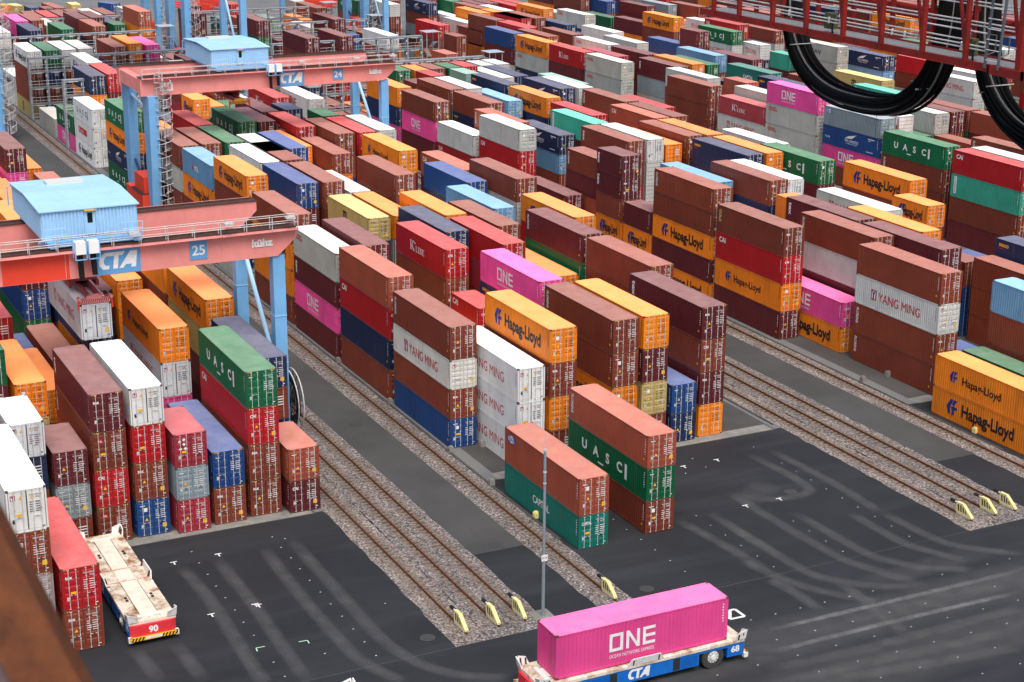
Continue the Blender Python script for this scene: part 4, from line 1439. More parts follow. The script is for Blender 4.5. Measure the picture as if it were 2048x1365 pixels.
        for s in (-1, 1):
            x = us + s * 6.02
            pinkish = M['crane_pink'] if number == '25' else M['yellow']
            mb.box(L((x - .28, vs - 1.16, zs + .06)), L((x + .10, vs + 1.16, zs + .42)), pinkish)
            mb.prism([L((x - .28, vs - .7, zs + .42)), L((x + .08, vs - .7, zs + .42)), L((x - .05, vs - .5, zs + .72)), L((x - .28, vs - .5, zs + .72))], (0, 1.2, 0), pinkish)
            for q in range(13):
                y = vs - 1.12 + q * .17
                mb.poly([L((x + .104, y, zs + .08)), L((x + .104, y + .08, zs + .08)), L((x + .104, y + .2, zs + .40)), L((x + .104, y + .12, zs + .40))], M['maroon'])
        obj('spreader', mb, e)
        for s in (-1, 1):
            for t in (-1, 1):
                mb = MB()
                x = us + s * 5.85
                mb.beam(L((x + .15, vs + t * 1.27, zs + .55)), L((x + .2, vs + t * 1.33, zs - .42)), .16, .22, M['crane_red'], w2=.10)
                mb.cyl(L((x + .15, vs + t * 1.25, zs + .5)), (1, 0, 0), .14, .5, M['crane_pink'], 10)
                obj('flipper', mb, e)
    return e
M['crane_roof'] = mat('pale_blue_roof_paint', lin('#a3cbe8'), 0.55, 0, 0.06, 0.5)
M['crane_hatch'] = mat('cream_roof_hatch', lin('#c9cbc5'), 0.6)
gantry(-27.6, -37.7, -49.9, -18.75, 17.1, '25', 'near gantry crane with pink girder number 25 lifting the white container', (-36.9, -29.5), spread=(-35.45, -33.1, 14.25))
gantry(-108.2, -118.6, -7.55, 23.6, 17.0, '24', 'pink and blue gantry crane number 24 over the middle block', (0.8, 8.4), spread=(-116.5, 4.6, 14.7))
FARC = [(-175.0, -186.0, -14.45, 25.95, 22.3, 'tall pale blue gantry crane legs behind crane 24, beside the grey racks', (6, 13.5)),
        (-217.0, -228.0, 28.2, 68.6, 22.3, 'tall blue gantry crane whose stair leg rises above the orange stacks', (45, 52.5)),
        (-262.0, -272.5, 34.85, 66.2, 17.0, 'distant blue gantry crane at the rear end of the third block', (50, 57.5)),
        (-250.0, -260.5, 77.2, 108.5, 17.0, 'distant blue gantry crane legs rising over the rear of the fourth block', (85, 92.5)),
        (-282.0, -292.5, 119.5, 150.9, 17.0, 'distant blue gantry crane legs beside the yard road at the top', (128, 135.5))]
for q in FARC:
    gantry(q[0], q[1], q[2], q[3], q[4], '2' + str(3 + FARC.index(q)), q[5], q[6], near=False, signs=False)
M['rack_roof'] = mat('grey_blue_roof_sheet', lin('#a9b6c0'), 0.5)
M['steel_grey'] = mat('blue_grey_steel', lin('#5d646e'), 0.5, 0.2, 0.1, 3)

# ------------------------------------------------------------------ reefer racks standing across the blocks
def rack(u, v0, n, zt, label):
    e = empty('reefer_rack', (u, v0, 0), label, 'rack', 'grey reefer racks across the blocks')
    R = M['rack']
    mb = MB()
    lv = [z for z in (2.75, 5.5, 8.2) if z < zt - 1] + [zt]
    for k in range(n + 1):
        y = k * PIT - .22
        for x in (.25, 1.35):
            mb.beam((x, y, 0), (x, y, zt), .20, .26, R)
        for z in lv:
            mb.box((.25, y - .06, z - .22), (1.35, y + .06, z - .06), R)
    for z in lv:
        for x in (.25, 1.35):
            mb.box((x - .07, -.35, z - .26), (x + .07, n * PIT - .1, z - .02), R)
    obj('frame', mb, e)
    mb = MB()
    for z in lv[:-1]:
        mb.box((.20, -.3, z - .02), (1.5, n * PIT - .15, z + .03), M['grating'])
    mb.box((.20, -.3, zt - .02), (1.5, n * PIT - .15, zt + .02), R)
    obj('deck', mb, e)
    mb = MB()
    for z in [0] + lv[:-1]:
        for h in (.55, 1.1):
            mb.tube([(1.48, -.3, z + h), (1.48, n * PIT - .15, z + h)], .03, M['galv'], 4, False)
        for k in range(n * 2 + 1):
            y = k * PIT / 2 - .22
            mb.tube([(1.48, y, z), (1.48, y, z + 1.1)], .025, M['galv'], 4, False)
    obj('railing', mb, e)
    mb = MB()
    for z in lv:
        for k in range(n):
            y = (k + .92) * PIT - .2
            mb.box((1.40, y - .12, z - .95), (1.52, y + .02, z - .55), M['agv_white'])
            mb.box((1.36, k * PIT + .5, z - .32), (1.46, k * PIT + 1.9, z - .26), M['agv_white'])
    obj('socket_box', mb, e)
    # stair tower with flat roof at the high end
    mb = MB()
    y0 = n * PIT
    for y in (y0 + .2, y0 + 2.6):
        for x in (.0, 2.6):
            mb.beam((x, y, 0), (x, y, zt + .7), .14, .14, R)
    z, s = 0, 1
    while z < zt - 1:
        for q in range(10):
            mb.box((.3 + (q if s > 0 else 9 - q) * .22, y0 + .4 + (1.1 if s > 0 else 0), z + q * .135), (.55 + (q if s > 0 else 9 - q) * .22, y0 + 1.3 + (1.1 if s > 0 else 0), z + q * .135 + .03), M['galv'])
        z += 1.36; s = -s
        mb.box((.0 if s < 0 else 2.2, y0 + .3, z - .03), (.5 if s < 0 else 2.6, y0 + 2.5, z), M['grating'])
    obj('stair_tower', mb, e)
    mb = MB()
    mb.box((-.3, y0 - .1, zt + .7), (2.9, y0 + 2.9, zt + .78), M['rack_roof'])
    obj('tower_roof', mb, e)
    return e
for b, nm in (('M', 'middle block'), ('R', 'third block')):
    for j, (u, zt) in enumerate(((-166.6, 10.6), (-193.3, 10.5), (-220.0, 10.6), (-246.6, 10.4))):
        word = ['nearest', 'second nearest', 'second farthest', 'farthest'][j]
        rack(u, vcol(b, 0), 10, zt if b == 'M' or j else 10.2, 'grey steel rack with railings, ' + word + ' of those across the ' + nm)

# ------------------------------------------------------------------ boom walkway of the neighbouring quay crane, with festoon cables
e = empty('crane_boom_walkway', (50, -27.2, 44.7), 'dark red steel walkway boom with grey handrails crossing the upper right corner', 'crane boom')
o0 = Vector(e.location)
def LB(u, v, z): return tuple(Vector((u, v, z)) - o0)
RB = M['boom_red']
U_A, U_B = 46.9, 78.0
VF, VB, ZB = -27.22, -26.05, 44.68
mb = MB()
for v in (VF, VB):
    mb.box(LB(U_A, v - .045, ZB), LB(U_B, v + .045, ZB + .19), RB)
    mb.box(LB(U_A, v - .09, ZB - .02), LB(U_B, v + .09, ZB), RB)
u = U_A + .3
while u < U_B:
    mb.box(LB(u, VF + .05, ZB + .02), LB(u + .08, VB - .05, ZB + .12), RB)
    u += .96
for v in (-24.2,):
    mb.box(LB(U_A - 8, v - .15, ZB + .6), LB(U_B, v + .15, ZB + 1.0), RB)
obj('floor_beam', mb, e)
mb = MB()
mb.box(LB(U_A, VF + .06, ZB + .125), LB(U_B, VB - .06, ZB + .15), M['grating'])
obj('grating', mb, e)
us = [47.78, 49.4, 51.41, 53.32, 55.31, 57.23, 59.19, 61.1, 63.35, 65.2, 67.1, 69, 71, 73, 75, 77]
for u in us:
    mb = MB()
    if u < 63:
        mb.beam(LB(u, VF - .02, ZB), LB(u, VF - .02, ZB + 3.4), .14, .12, RB)
    else:
        mb.beam(LB(u, VF - .02, ZB), LB(u, VF - .02, ZB + 3.4), .18, .20, RB)
    obj('post', mb, e)
    mb = MB()
    mb.beam(LB(u + .9, VB + .02, ZB), LB(u + .9, VB + .02, ZB + 3.4), .13, .12, RB)
    obj('post', mb, e)
for a, b in zip(us, us[1:]):
    for p, q, w in ((LB(a, VF - .02, ZB + .3), LB(a - .45, VF - .02, ZB + 2.2), .08), (LB(a + .9, VB, ZB + 1.3), LB(a + .5, -24.2, ZB + .9), .08), (LB(a, VF, ZB + 3.3), LB(a + .9, VB, ZB + 3.3), .09)):
        mb = MB()
        mb.beam(p, q, w, w, RB)
        obj('brace', mb, e)
mb = MB()
for v, hs in ((VF + .08, (.52, .62, 1.02)), (VB - .06, (.55, 1.02, 1.12))):
    for h in hs:
        mb.tube([LB(U_A + .5, v, ZB + h), LB(61.9, v, ZB + h)], .026, M['galv'], 6)
        if v > -27:
            mb.tube([LB(61.9, v, ZB + h), LB(U_B, v, ZB + h)], .026, M['galv'], 6)
for u in (52.2, 54.4, 55.0, 57.6, 58.2):
    mb.box(LB(u, VF + .05, ZB + .48), LB(u + .03, VF + .11, ZB + .68), M['agv_white'])
for h in (1.6, 1.7, 2.15):
    mb.tube([LB(U_A + .5, VB - .02, ZB + h), LB(U_B, VB - .02, ZB + h)], .026, M['galv'], 6)
obj('handrail', mb, e)
for u in (54.05, 60.75):
    mb = MB()
    mb.box(LB(u, VF + .16, ZB + .28), LB(u + .44, VF + .36, ZB + .78), M['green_box'])
    mb.box(LB(u + .03, VF + .15, ZB + .31), LB(u + .41, VF + .16, ZB + .75), M['green_box'])
    mb.tube([LB(u + .46, VF + .22, ZB + .72), LB(u + .52, VF + .12, ZB + .6), LB(u + .50, VF + .12, ZB + .3), LB(u + .42, VF + .2, ZB + .18)], .035, M['black'], 6)
    obj('junction_box', mb, e)
# stepped landing with ladder
mb = MB()
mb.box(LB(62.5, VF - .42, ZB), LB(63.9, VF - .36, ZB + .24), RB)
mb.box(LB(62.5, VF - .42, ZB), LB(62.56, VF, ZB + .24), RB)
mb.box(LB(63.84, VF - .42, ZB), LB(63.9, VF, ZB + .24), RB)
mb.box(LB(62.56, VF - .36, ZB + .14), LB(63.84, VF + .05, ZB + .17), M['grating'])
obj('landing', mb, e)
mb = MB()
for u in (62.38, 62.92):
    mb.beam(LB(u, VF - .42, ZB + .15), LB(u, VF - .22, ZB + 3.6), .07, .05, M['steel_grey'])
for k in range(12):
    mb.tube([LB(62.38, VF - .42, ZB + .38 + k * .29), LB(62.92, VF - .42, ZB + .38 + k * .29)], .016, M['galv'], 5, False)
for u in (62.38, 62.92):
    mb.tube([LB(u, VF - .40, ZB + 1.1), LB(u + .05, VF - .12, ZB + 1.05), LB(u + .05, VF - .12, ZB + .6), LB(u, VF - .40, ZB + .5)], .022, M['steel_grey'], 6)
obj('ladder', mb, e)

def festoon(u0, u1, zt, zb, label):
    fe = empty('festoon_cable_loop', ((u0 + u1) / 2, -25.6, zt), label, 'cable loop', 'cable loops hanging below the red boom')
    c0 = Vector(fe.location)
    uc, hw = (u0 + u1) / 2, (u1 - u0) / 2
    r = random.Random(int(u0 * 10))
    mb = MB()
    for k in range(45):
        v = -26.0 + .82 * (k % 15) / 14 + r.uniform(-.015, .015)
        inner = .0 if k < 15 else (.36 if k < 30 else .18)
        h = hw - inner * .45 - r.uniform(0, .05)
        z0 = zb + inner + r.uniform(-.03, .06) + .12 * math.sin(k * 1.7)
        pts = []
        for i in range(33):
            t = -1 + 2 * i / 32
            an = t * math.pi / 2
            x = math.copysign(abs(math.sin(an)) ** .80, an) * h
            y = 1 - math.cos(an) ** .62 if abs(t) < 1 else 1.0
            z = z0 + (zt - z0) * y
            pts.append(Vector((uc + x, v, z)) - c0)
        mb.tube(pts, .036 + .020 * r.random(), M['cable'] if k % 13 != 6 else M['cable_pale'], 6)
    obj('cable', mb, fe)
    mb = MB()
    for t in (-.62, .55):
        an = t * math.pi / 2
        x = uc + math.copysign(abs(math.sin(an)) ** .80, an) * (hw - .07)
        z = zb + (zt - zb) * (1 - math.cos(an) ** .62)
        mb.tube([Vector((x, -26.12, z)) - c0, Vector((x, -25.06, z)) - c0], .03, M['galv'], 6)
        mb.tube([Vector((x + .26 * (1 if t < 0 else -1), -26.12, z + .22)) - c0, Vector((x + .26 * (1 if t < 0 else -1), -25.06, z + .22)) - c0], .02, M['galv'], 6)
    obj('cable_clamp', mb, fe)
    mb = MB()
    x, z = uc + hw * .36, zb + .25
    mb.tube([Vector((x, -26.1, z)) - c0, Vector((x + .01, -26.1, z - .9)) - c0, Vector((x - .04, -26.1, z - 1.25)) - c0], .008, M['cable'], 4)
    obj('tie_rope', mb, fe)
M['cable_pale'] = mat('grey_cable', (0.22, 0.21, 0.2), 0.45)
festoon(50.0, 58.6, 47.2, 42.28, 'black cable bundle hanging in a full loop under the red walkway')
festoon(59.9, 68.6, 47.2, 42.28, 'black cable bundle cut off by the right picture edge')

# rusty beam close to the camera in the lower left corner
def near_pt(x, y, D):
    cp, sp = math.cos(TH['pitch']), math.sin(TH['pitch'])
    fw = Vector((-cp * math.cos(TH['yaw']), -cp * math.sin(TH['yaw']), -sp))
    r = fw.cross(Vector((0, 0, 1))).normalized()
    d = fw.cross(r)
    return Vector(TH['loc']) + (fw * TH['f'] + r * (x - 1024) + d * (y - 682.5)) / TH['f'] * D

DATA = '''
M7 -15.66 1219 8.69 2.896 dk tex 4 1
M7 -15.66 1219 5.79 2.896 br - 3 1
M7 -15.66 1219 2.90 2.896 dk tex 2 1
M7 -15.66 1219 0.00 2.896 or - 1 1
R1 -15.55 1219 8.69 2.896 br - 4 1
R1 -15.55 1219 5.79 2.896 wh ym 3 1
R1 -15.55 1219 2.90 2.896 br fl 2 1
R1 -15.55 1219 0.00 2.896 br fl 1 1
R1 0.10 1219 2.59 2.896 gn - 2 1
R1 0.10 1219 0.00 2.591 or - 1 0
L9 -48.72 1219 8.69 2.591 or - 4 1
L9 -48.72 1219 5.79 2.896 br - 3 0
L9 -48.72 1219 2.90 2.896 br - 2 0
L9 -48.72 1219 0.00 2.896 rd - 1 0
L7 -15.48 1219 2.90 2.896 bl - 2 1
L7 -15.48 1219 0.00 2.896 br - 1 1
R0 0.03 1219 2.59 2.896 or hls 2 1
R0 0.03 1219 0.00 2.591 or hl 1 1
L2 -0.08 1219 2.90 2.896 rd - 2 1
L2 -0.08 1219 0.00 2.896 br tex 1 1
S3 -55.45 1219 8.38 2.896 br fl 4 1
S3 -55.45 1219 5.49 2.896 br - 3 0
S3 -55.45 1219 2.59 2.896 br - 2 0
S3 -55.45 1219 0.00 2.591 lg - 1 0
M1 -15.56 1219 5.79 2.896 whR ym 3 1
M1 -15.56 1219 2.90 2.896 whR ym 2 1
M1 -15.56 1219 0.00 2.896 whR ym 1 1
M0 0.18 1219 2.59 2.896 sal kal 2 1
M0 0.18 1219 0.00 2.591 dg capital 1 1
M6 -15.42 1219 2.59 2.591 bl - 2 1
M6 -15.42 1219 0.00 2.591 nv - 1 1
S2 -201.98 1219 8.38 2.896 br - 4 0
S2 -201.98 1219 5.49 2.896 br - 3 0
S2 -201.98 1219 2.59 2.896 or - 2 0
S2 -201.98 1219 0.00 2.591 sal - 1 0
M6 -75.23 1219 8.69 2.896 br - 4 1
M6 -75.23 1219 5.79 2.896 br - 3 0
M6 -75.23 1219 2.90 2.896 gn - 2 0
M6 -75.23 1219 0.00 2.896 dk - 1 0
L8 -108.67 1219 8.69 2.896 dk - 4 1
L8 -108.67 1219 5.79 2.896 pk one 3 0
L8 -108.67 1219 2.90 2.896 br - 2 0
L8 -108.67 1219 0.00 2.896 br - 1 0
S4 -202.00 1219 8.38 2.896 rd - 4 0
S4 -202.00 1219 5.49 2.896 wh - 3 0
S4 -202.00 1219 2.59 2.896 wh - 2 0
S4 -202.00 1219 0.00 2.591 br - 1 0
M2 -15.57 1219 8.69 2.896 or hl 4 1
M2 -15.57 1219 5.79 2.896 br - 3 1
M2 -15.57 1219 2.90 2.896 or - 2 1
M2 -15.57 1219 0.00 2.896 br - 1 0
L6 -42.25 1219 8.69 2.896 dk - 4 1
L6 -42.25 1219 5.79 2.896 nv - 3 1
L6 -42.25 1219 2.90 2.896 or - 2 0
L6 -42.25 1219 0.00 2.896 br - 1 0
L5 -15.71 1219 8.69 2.896 whR - 4 1
L5 -15.71 1219 5.79 2.896 rd - 3 1
L5 -15.71 1219 2.90 2.896 br - 2 1
L5 -15.71 1219 0.00 2.896 bl - 1 1
L4 -15.64 1219 8.69 2.896 dk tex 4 1
L4 -15.64 1219 5.79 2.896 br fl 3 1
L4 -15.64 1219 2.90 2.896 rd cai 2 1
L4 -15.64 1219 0.00 2.896 br - 1 1
M2 -0.10 1219 5.18 2.591 sal fl 3 1
M2 -0.10 1219 2.59 2.591 gn uasc 2 1
M2 -0.10 1219 0.00 2.591 br - 1 1
L5 -55.31 1219 8.69 2.591 dk - 4 1
L5 -55.31 1219 5.79 2.896 bl - 3 1
L5 -55.31 1219 2.90 2.896 gn - 2 1
L5 -55.31 1219 0.00 2.896 br - 1 0
L1 -0.19 1219 8.69 2.896 whR ym 4 1
L1 -0.19 1219 5.79 2.896 br - 3 1
L1 -0.19 1219 2.90 2.896 pg - 2 1
L1 -0.19 1219 0.00 2.896 or - 1 1
M5 -101.56 1219 7.77 2.591 or - 4 0
M5 -101.56 1219 5.18 2.591 dk - 3 0
M5 -101.56 1219 2.59 2.591 br - 2 0
M5 -101.56 1219 0.00 2.591 lg - 1 0
L9 -21.95 1219 7.77 2.591 nv - 4 1
L9 -21.95 1219 5.18 2.591 br - 3 0
L9 -21.95 1219 2.59 2.591 nv - 2 0
L9 -21.95 1219 0.00 2.591 br - 1 0
S0 -48.68 1219 8.69 2.896 rd cai 4 1
S0 -48.68 1219 5.79 2.896 tq vlab 3 1
S0 -48.68 1219 2.90 2.896 br - 2 1
S0 -48.68 1219 0.00 2.896 dk - 1 1
M4 -61.80 1219 7.77 2.591 or - 4 1
M4 -61.80 1219 5.18 2.591 wh - 3 0
M4 -61.80 1219 2.59 2.591 br - 2 0
M4 -61.80 1219 0.00 2.591 sal - 1 0
L4 -41.70 1219 2.59 2.591 bl - 2 0
L4 -41.70 1219 0.00 2.591 br - 1 0
L3 -15.28 606 5.18 2.591 dk - 3 1
L3 -15.28 606 2.59 2.591 gr - 2 1
L3 -15.28 606 0.00 2.591 br - 1 0
L8 -15.78 1219 8.69 2.896 gn uasc 4 1
L8 -15.78 1219 5.79 2.896 rd cai 3 1
L8 -15.78 1219 2.90 2.896 br - 2 1
L8 -15.78 1219 0.00 2.896 br - 1 1
M0 -221.25 1219 8.38 2.896 whR - 4 0
M0 -221.25 1219 5.49 2.896 wh - 3 0
M0 -221.25 1219 2.59 2.896 wh - 2 0
M0 -221.25 1219 0.00 2.591 dk - 1 0
L9 -15.12 606 2.59 2.591 sal - 2 1
L9 -15.12 606 0.00 2.591 dk - 1 1
M6 -194.92 1219 8.69 2.896 or - 4 0
M6 -194.92 1219 5.79 2.896 sal - 3 0
M6 -194.92 1219 2.90 2.896 br - 2 0
M6 -194.92 1219 0.00 2.896 sal - 1 0
L2 -15.23 606 7.77 2.591 whR ym 4 1
L2 -15.23 606 5.18 2.591 nv - 3 0
L2 -15.23 606 2.59 2.591 br - 2 0
L2 -15.23 606 0.00 2.591 br - 1 0
M4 -15.51 1219 8.69 2.896 br fl 4 1
M4 -15.51 1219 5.79 2.896 br fl 3 1
M4 -15.51 1219 2.90 2.896 or hl 2 1
M4 -15.51 1219 0.00 2.896 br - 1 0
M4 -114.73 1219 8.69 2.896 gn uasc 4 1
M4 -114.73 1219 5.79 2.896 sal - 3 0
M4 -114.73 1219 2.90 2.896 rd - 2 0
M4 -114.73 1219 0.00 2.896 br - 1 0
L6 -15.12 606 5.18 2.591 cr plac 3 1
L6 -15.12 606 2.59 2.591 gr - 2 1
L6 -15.12 606 0.00 2.591 cr - 1 1
R0 -35.78 1219 8.69 2.896 br gold 4 1
R0 -35.78 1219 5.79 2.896 rd cai 3 1
R0 -35.78 1219 2.90 2.896 or hls 2 1
R0 -35.78 1219 0.00 2.896 dk - 1 1
R4 -121.38 1219 7.77 2.591 lb - 4 1
R4 -121.38 1219 5.18 2.591 dk - 3 0
R4 -121.38 1219 2.59 2.591 br - 2 0
R4 -121.38 1219 0.00 2.591 lg - 1 0
R9 -75.01 1219 8.08 2.896 wh - 4 1
R9 -75.01 1219 5.18 2.896 br - 3 0
R9 -75.01 1219 2.59 2.591 dk - 2 0
R9 -75.01 1219 0.00 2.591 wh - 1 0
M2 -221.41 1219 8.38 2.896 nv - 4 0
M2 -221.41 1219 5.49 2.896 br - 3 0
M2 -221.41 1219 2.59 2.896 lg - 2 0
M2 -221.41 1219 0.00 2.591 br - 1 0
M5 -15.54 1219 8.69 2.896 or - 4 1
M5 -15.54 1219 5.79 2.896 dk tex 3 1
M5 -15.54 1219 2.90 2.896 yl msc 2 1
M5 -15.54 1219 0.00 2.896 br - 1 0
R0 -48.79 1219 10.36 2.591 br fl 5 1
R0 -48.79 1219 7.77 2.591 br - 4 1
R0 -48.79 1219 5.18 2.591 or hl 3 1
R0 -48.79 1219 2.59 2.591 dk - 2 1
R0 -48.79 1219 0.00 2.591 or hl 1 1
S2 -207.56 1219 5.49 2.896 br fl 3 0
S2 -207.56 1219 2.59 2.896 br - 2 0
S2 -207.56 1219 0.00 2.591 sal - 1 0
M4 -221.17 1219 8.38 2.896 gn - 4 0
M4 -221.17 1219 5.49 2.896 dk - 3 0
M4 -221.17 1219 2.59 2.896 lg - 2 0
M4 -221.17 1219 0.00 2.591 br - 1 0
S0 -115.85 1219 8.38 2.896 br - 4 1
S0 -115.85 1219 5.49 2.896 br - 3 1
S0 -115.85 1219 2.59 2.896 br - 2 0
S0 -115.85 1219 0.00 2.591 sal - 1 0
R1 -74.91 1219 7.77 2.591 br fl 4 1
R1 -74.91 1219 5.18 2.591 dk - 3 1
R1 -74.91 1219 2.59 2.591 sal - 2 0
R1 -74.91 1219 0.00 2.591 dk - 1 0
S1 -48.93 1219 8.69 2.896 wh - 4 0
S1 -48.93 1219 5.79 2.896 or - 3 0
S1 -48.93 1219 2.90 2.896 br - 2 0
S1 -48.93 1219 0.00 2.896 lg - 1 0
S4 -202.19 1219 8.38 2.896 rd - 4 0
S4 -202.19 1219 5.49 2.896 br - 3 0
S4 -202.19 1219 2.59 2.896 sal - 2 0
S4 -202.19 1219 0.00 2.591 br - 1 0
S0 -62.30 1219 8.69 2.896 gn uasc 4 1
S0 -62.30 1219 5.79 2.896 br fl 3 1
S0 -62.30 1219 2.90 2.896 br - 2 0
S0 -62.30 1219 0.00 2.896 cr - 1 0
M0 -22.32 1219 7.77 2.896 br fl 4 1
M0 -22.32 1219 5.18 2.591 wh ym 3 1
M0 -22.32 1219 2.59 2.591 br - 2 1
M0 -22.32 1219 0.00 2.591 bl - 1 1
M0 -75.63 1219 10.36 2.591 or hl 5 1
M0 -75.63 1219 7.77 2.591 br - 4 1
M0 -75.63 1219 5.18 2.591 dk - 3 1
M0 -75.63 1219 2.59 2.591 nv - 2 1
M0 -75.63 1219 0.00 2.591 lg - 1 1
T5 -201.78 1219 5.18 2.896 wh ym 3 0
T5 -201.78 1219 2.59 2.591 wh - 2 0
T5 -201.78 1219 0.00 2.591 or - 1 0
M1 -194.15 1219 8.38 2.896 gn - 4 0
M1 -194.15 1219 5.49 2.896 bl - 3 0
M1 -194.15 1219 2.59 2.896 sal - 2 0
M1 -194.15 1219 0.00 2.591 bl - 1 0
M2 -175.62 1219 8.69 2.896 whR hl 4 0
M2 -175.62 1219 5.79 2.896 or - 3 0
M2 -175.62 1219 2.90 2.896 dk - 2 0
M2 -175.62 1219 0.00 2.896 dk - 1 0
R5 -101.34 1219 8.38 2.896 rd - 4 0
R5 -101.34 1219 5.49 2.896 br - 3 0
R5 -101.34 1219 2.59 2.896 dk - 2 0
R5 -101.34 1219 0.00 2.591 br - 1 0
M0 -148.64 1219 5.79 2.896 whR uasc 3 1
M0 -148.64 1219 2.90 2.896 whR klr 2 1
M0 -148.64 1219 0.00 2.896 whR hl 1 1
S0 -155.70 1219 8.38 2.896 rd kline 4 1
S0 -155.70 1219 5.49 2.896 dk - 3 0
S0 -155.70 1219 2.59 2.896 sal - 2 0
S0 -155.70 1219 0.00 2.591 dk - 1 0
R8 -121.09 1219 8.69 2.896 wh - 4 0
R8 -121.09 1219 5.79 2.896 gn - 3 0
R8 -121.09 1219 2.90 2.896 nv - 2 0
R8 -121.09 1219 0.00 2.896 or - 1 0
M4 -74.60 1219 7.77 2.591 wh - 4 0
M4 -74.60 1219 5.18 2.591 bl - 3 0
M4 -74.60 1219 2.59 2.591 dk - 2 0
M4 -74.60 1219 0.00 2.591 cr - 1 0
R9 -127.73 1219 8.08 2.896 lt - 4 0
R9 -127.73 1219 5.18 2.896 br - 3 0
R9 -127.73 1219 2.59 2.591 br - 2 0
R9 -127.73 1219 0.00 2.591 gn - 1 0
S0 -101.16 1219 7.77 2.591 salr kline 4 1
S0 -101.16 1219 5.18 2.591 wh ym 3 1
S0 -101.16 1219 2.59 2.591 wh - 2 0
S0 -101.16 1219 0.00 2.591 br - 1 0
M3 -194.15 1219 8.38 2.896 wh - 4 0
M3 -194.15 1219 5.49 2.896 or - 3 0
M3 -194.15 1219 2.59 2.896 br - 2 0
M3 -194.15 1219 0.00 2.591 nv - 1 0
M0 -194.15 1219 8.38 2.896 whR hl 4 1
M0 -194.15 1219 5.49 2.896 br - 3 1
M0 -194.15 1219 2.59 2.896 br - 2 1
M0 -194.15 1219 0.00 2.591 yl msc 1 0
M3 -88.58 1219 8.69 2.896 br - 4 0
M3 -88.58 1219 5.79 2.896 wh - 3 0
M3 -88.58 1219 2.90 2.896 br - 2 0
M3 -88.58 1219 0.00 2.896 br - 1 0
S1 -149.05 1219 8.38 2.896 cr - 4 0
S1 -149.05 1219 5.49 2.896 lg - 3 0
S1 -149.05 1219 2.59 2.896 sal - 2 0
S1 -149.05 1219 0.00 2.591 or - 1 0
M1 -161.18 1219 8.69 2.896 nv tex 4 1
M1 -161.18 1219 5.79 2.896 or - 3 0
M1 -161.18 1219 2.90 2.896 or - 2 0
M1 -161.18 1219 0.00 2.896 cr - 1 0
S0 -168.98 1219 8.38 2.896 or hl 4 1
S0 -168.98 1219 5.49 2.896 lg occl 3 1
S0 -168.98 1219 2.59 2.896 nv seaco 2 0
S0 -168.98 1219 0.00 2.591 nv - 1 0
R0 -61.45 606 5.18 2.591 dk - 3 1
R0 -61.45 606 2.59 2.591 or hl 2 1
R0 -61.45 606 0.00 2.591 or hl 1 0
M2 -194.15 1219 8.38 2.896 wh - 4 0
M2 -194.15 1219 5.49 2.896 sal - 3 0
M2 -194.15 1219 2.59 2.896 bl - 2 0
M2 -194.15 1219 0.00 2.591 br - 1 0
R0 -68.09 606 10.36 2.591 dk tex 5 1
R0 -68.09 606 7.77 2.591 dk tex 4 1
R0 -68.09 606 5.18 2.591 br - 3 1
R0 -68.09 606 2.59 2.591 or hl 2 1
R0 -68.09 606 0.00 2.591 dk - 1 0
M7 -194.15 1219 8.38 2.896 pk one 4 0
M7 -194.15 1219 5.49 2.896 br - 3 0
M7 -194.15 1219 2.59 2.896 dk - 2 0
M7 -194.15 1219 0.00 2.591 nv - 1 0
M2 -234.00 1219 8.69 2.896 pk one 4 0
M2 -234.00 1219 5.79 2.896 br - 3 0
M2 -234.00 1219 2.90 2.896 br - 2 0
M2 -234.00 1219 0.00 2.896 dk - 1 0
T9 -227.35 1219 5.49 2.896 br - 3 0
T9 -227.35 1219 2.59 2.896 sal - 2 0
T9 -227.35 1219 0.00 2.591 bl - 1 0
S3 -220.71 1219 5.49 2.896 wh - 3 0
S3 -220.71 1219 2.59 2.896 dk - 2 0
S3 -220.71 1219 0.00 2.591 rd - 1 0
S1 -121.09 1219 8.69 2.896 wh - 4 0
S1 -121.09 1219 5.79 2.896 br - 3 0
S1 -121.09 1219 2.90 2.896 or - 2 0
S1 -121.09 1219 0.00 2.896 br - 1 0
M5 -194.15 1219 8.38 2.896 br - 4 1
M5 -194.15 1219 5.49 2.896 bl - 3 0
M5 -194.15 1219 2.59 2.896 or - 2 0
M5 -194.15 1219 0.00 2.591 br - 1 0
S0 -142.41 1219 8.38 2.896 lg occl 4 1
S0 -142.41 1219 5.49 2.896 lg occl 3 1
S0 -142.41 1219 2.59 2.896 cr - 2 0
S0 -142.41 1219 0.00 2.591 br - 1 0
M6 -220.71 1219 8.69 2.896 br - 4 1
M6 -220.71 1219 5.79 2.896 nv - 3 0
M6 -220.71 1219 2.90 2.896 br - 2 0
M6 -220.71 1219 0.00 2.896 dk - 1 0
M2 -162.34 1219 8.69 2.896 rd - 4 1
M2 -162.34 1219 5.79 2.896 dk - 3 0
M2 -162.34 1219 2.90 2.896 br - 2 0
M2 -162.34 1219 0.00 2.896 dk - 1 0
M3 -234.00 1219 8.69 2.896 br - 4 0
M3 -234.00 1219 5.79 2.896 rd - 3 0
M3 -234.00 1219 2.90 2.896 rd - 2 0
M3 -234.00 1219 0.00 2.896 nv - 1 0
M0 -207.97 1219 2.59 2.591 whR hl 2 0
M0 -207.97 1219 0.00 2.591 wh - 1 0
M0 -175.62 1219 0.00 2.896 lg - 1 0
S0 -207.43 606 5.18 2.591 br - 3 0
S0 -207.43 606 2.59 2.591 br - 2 0
S0 -207.43 606 0.00 2.591 br - 1 0
M3 -94.57 1219 8.69 2.896 wh - 4 0
M3 -94.57 1219 5.79 2.896 bl - 3 0
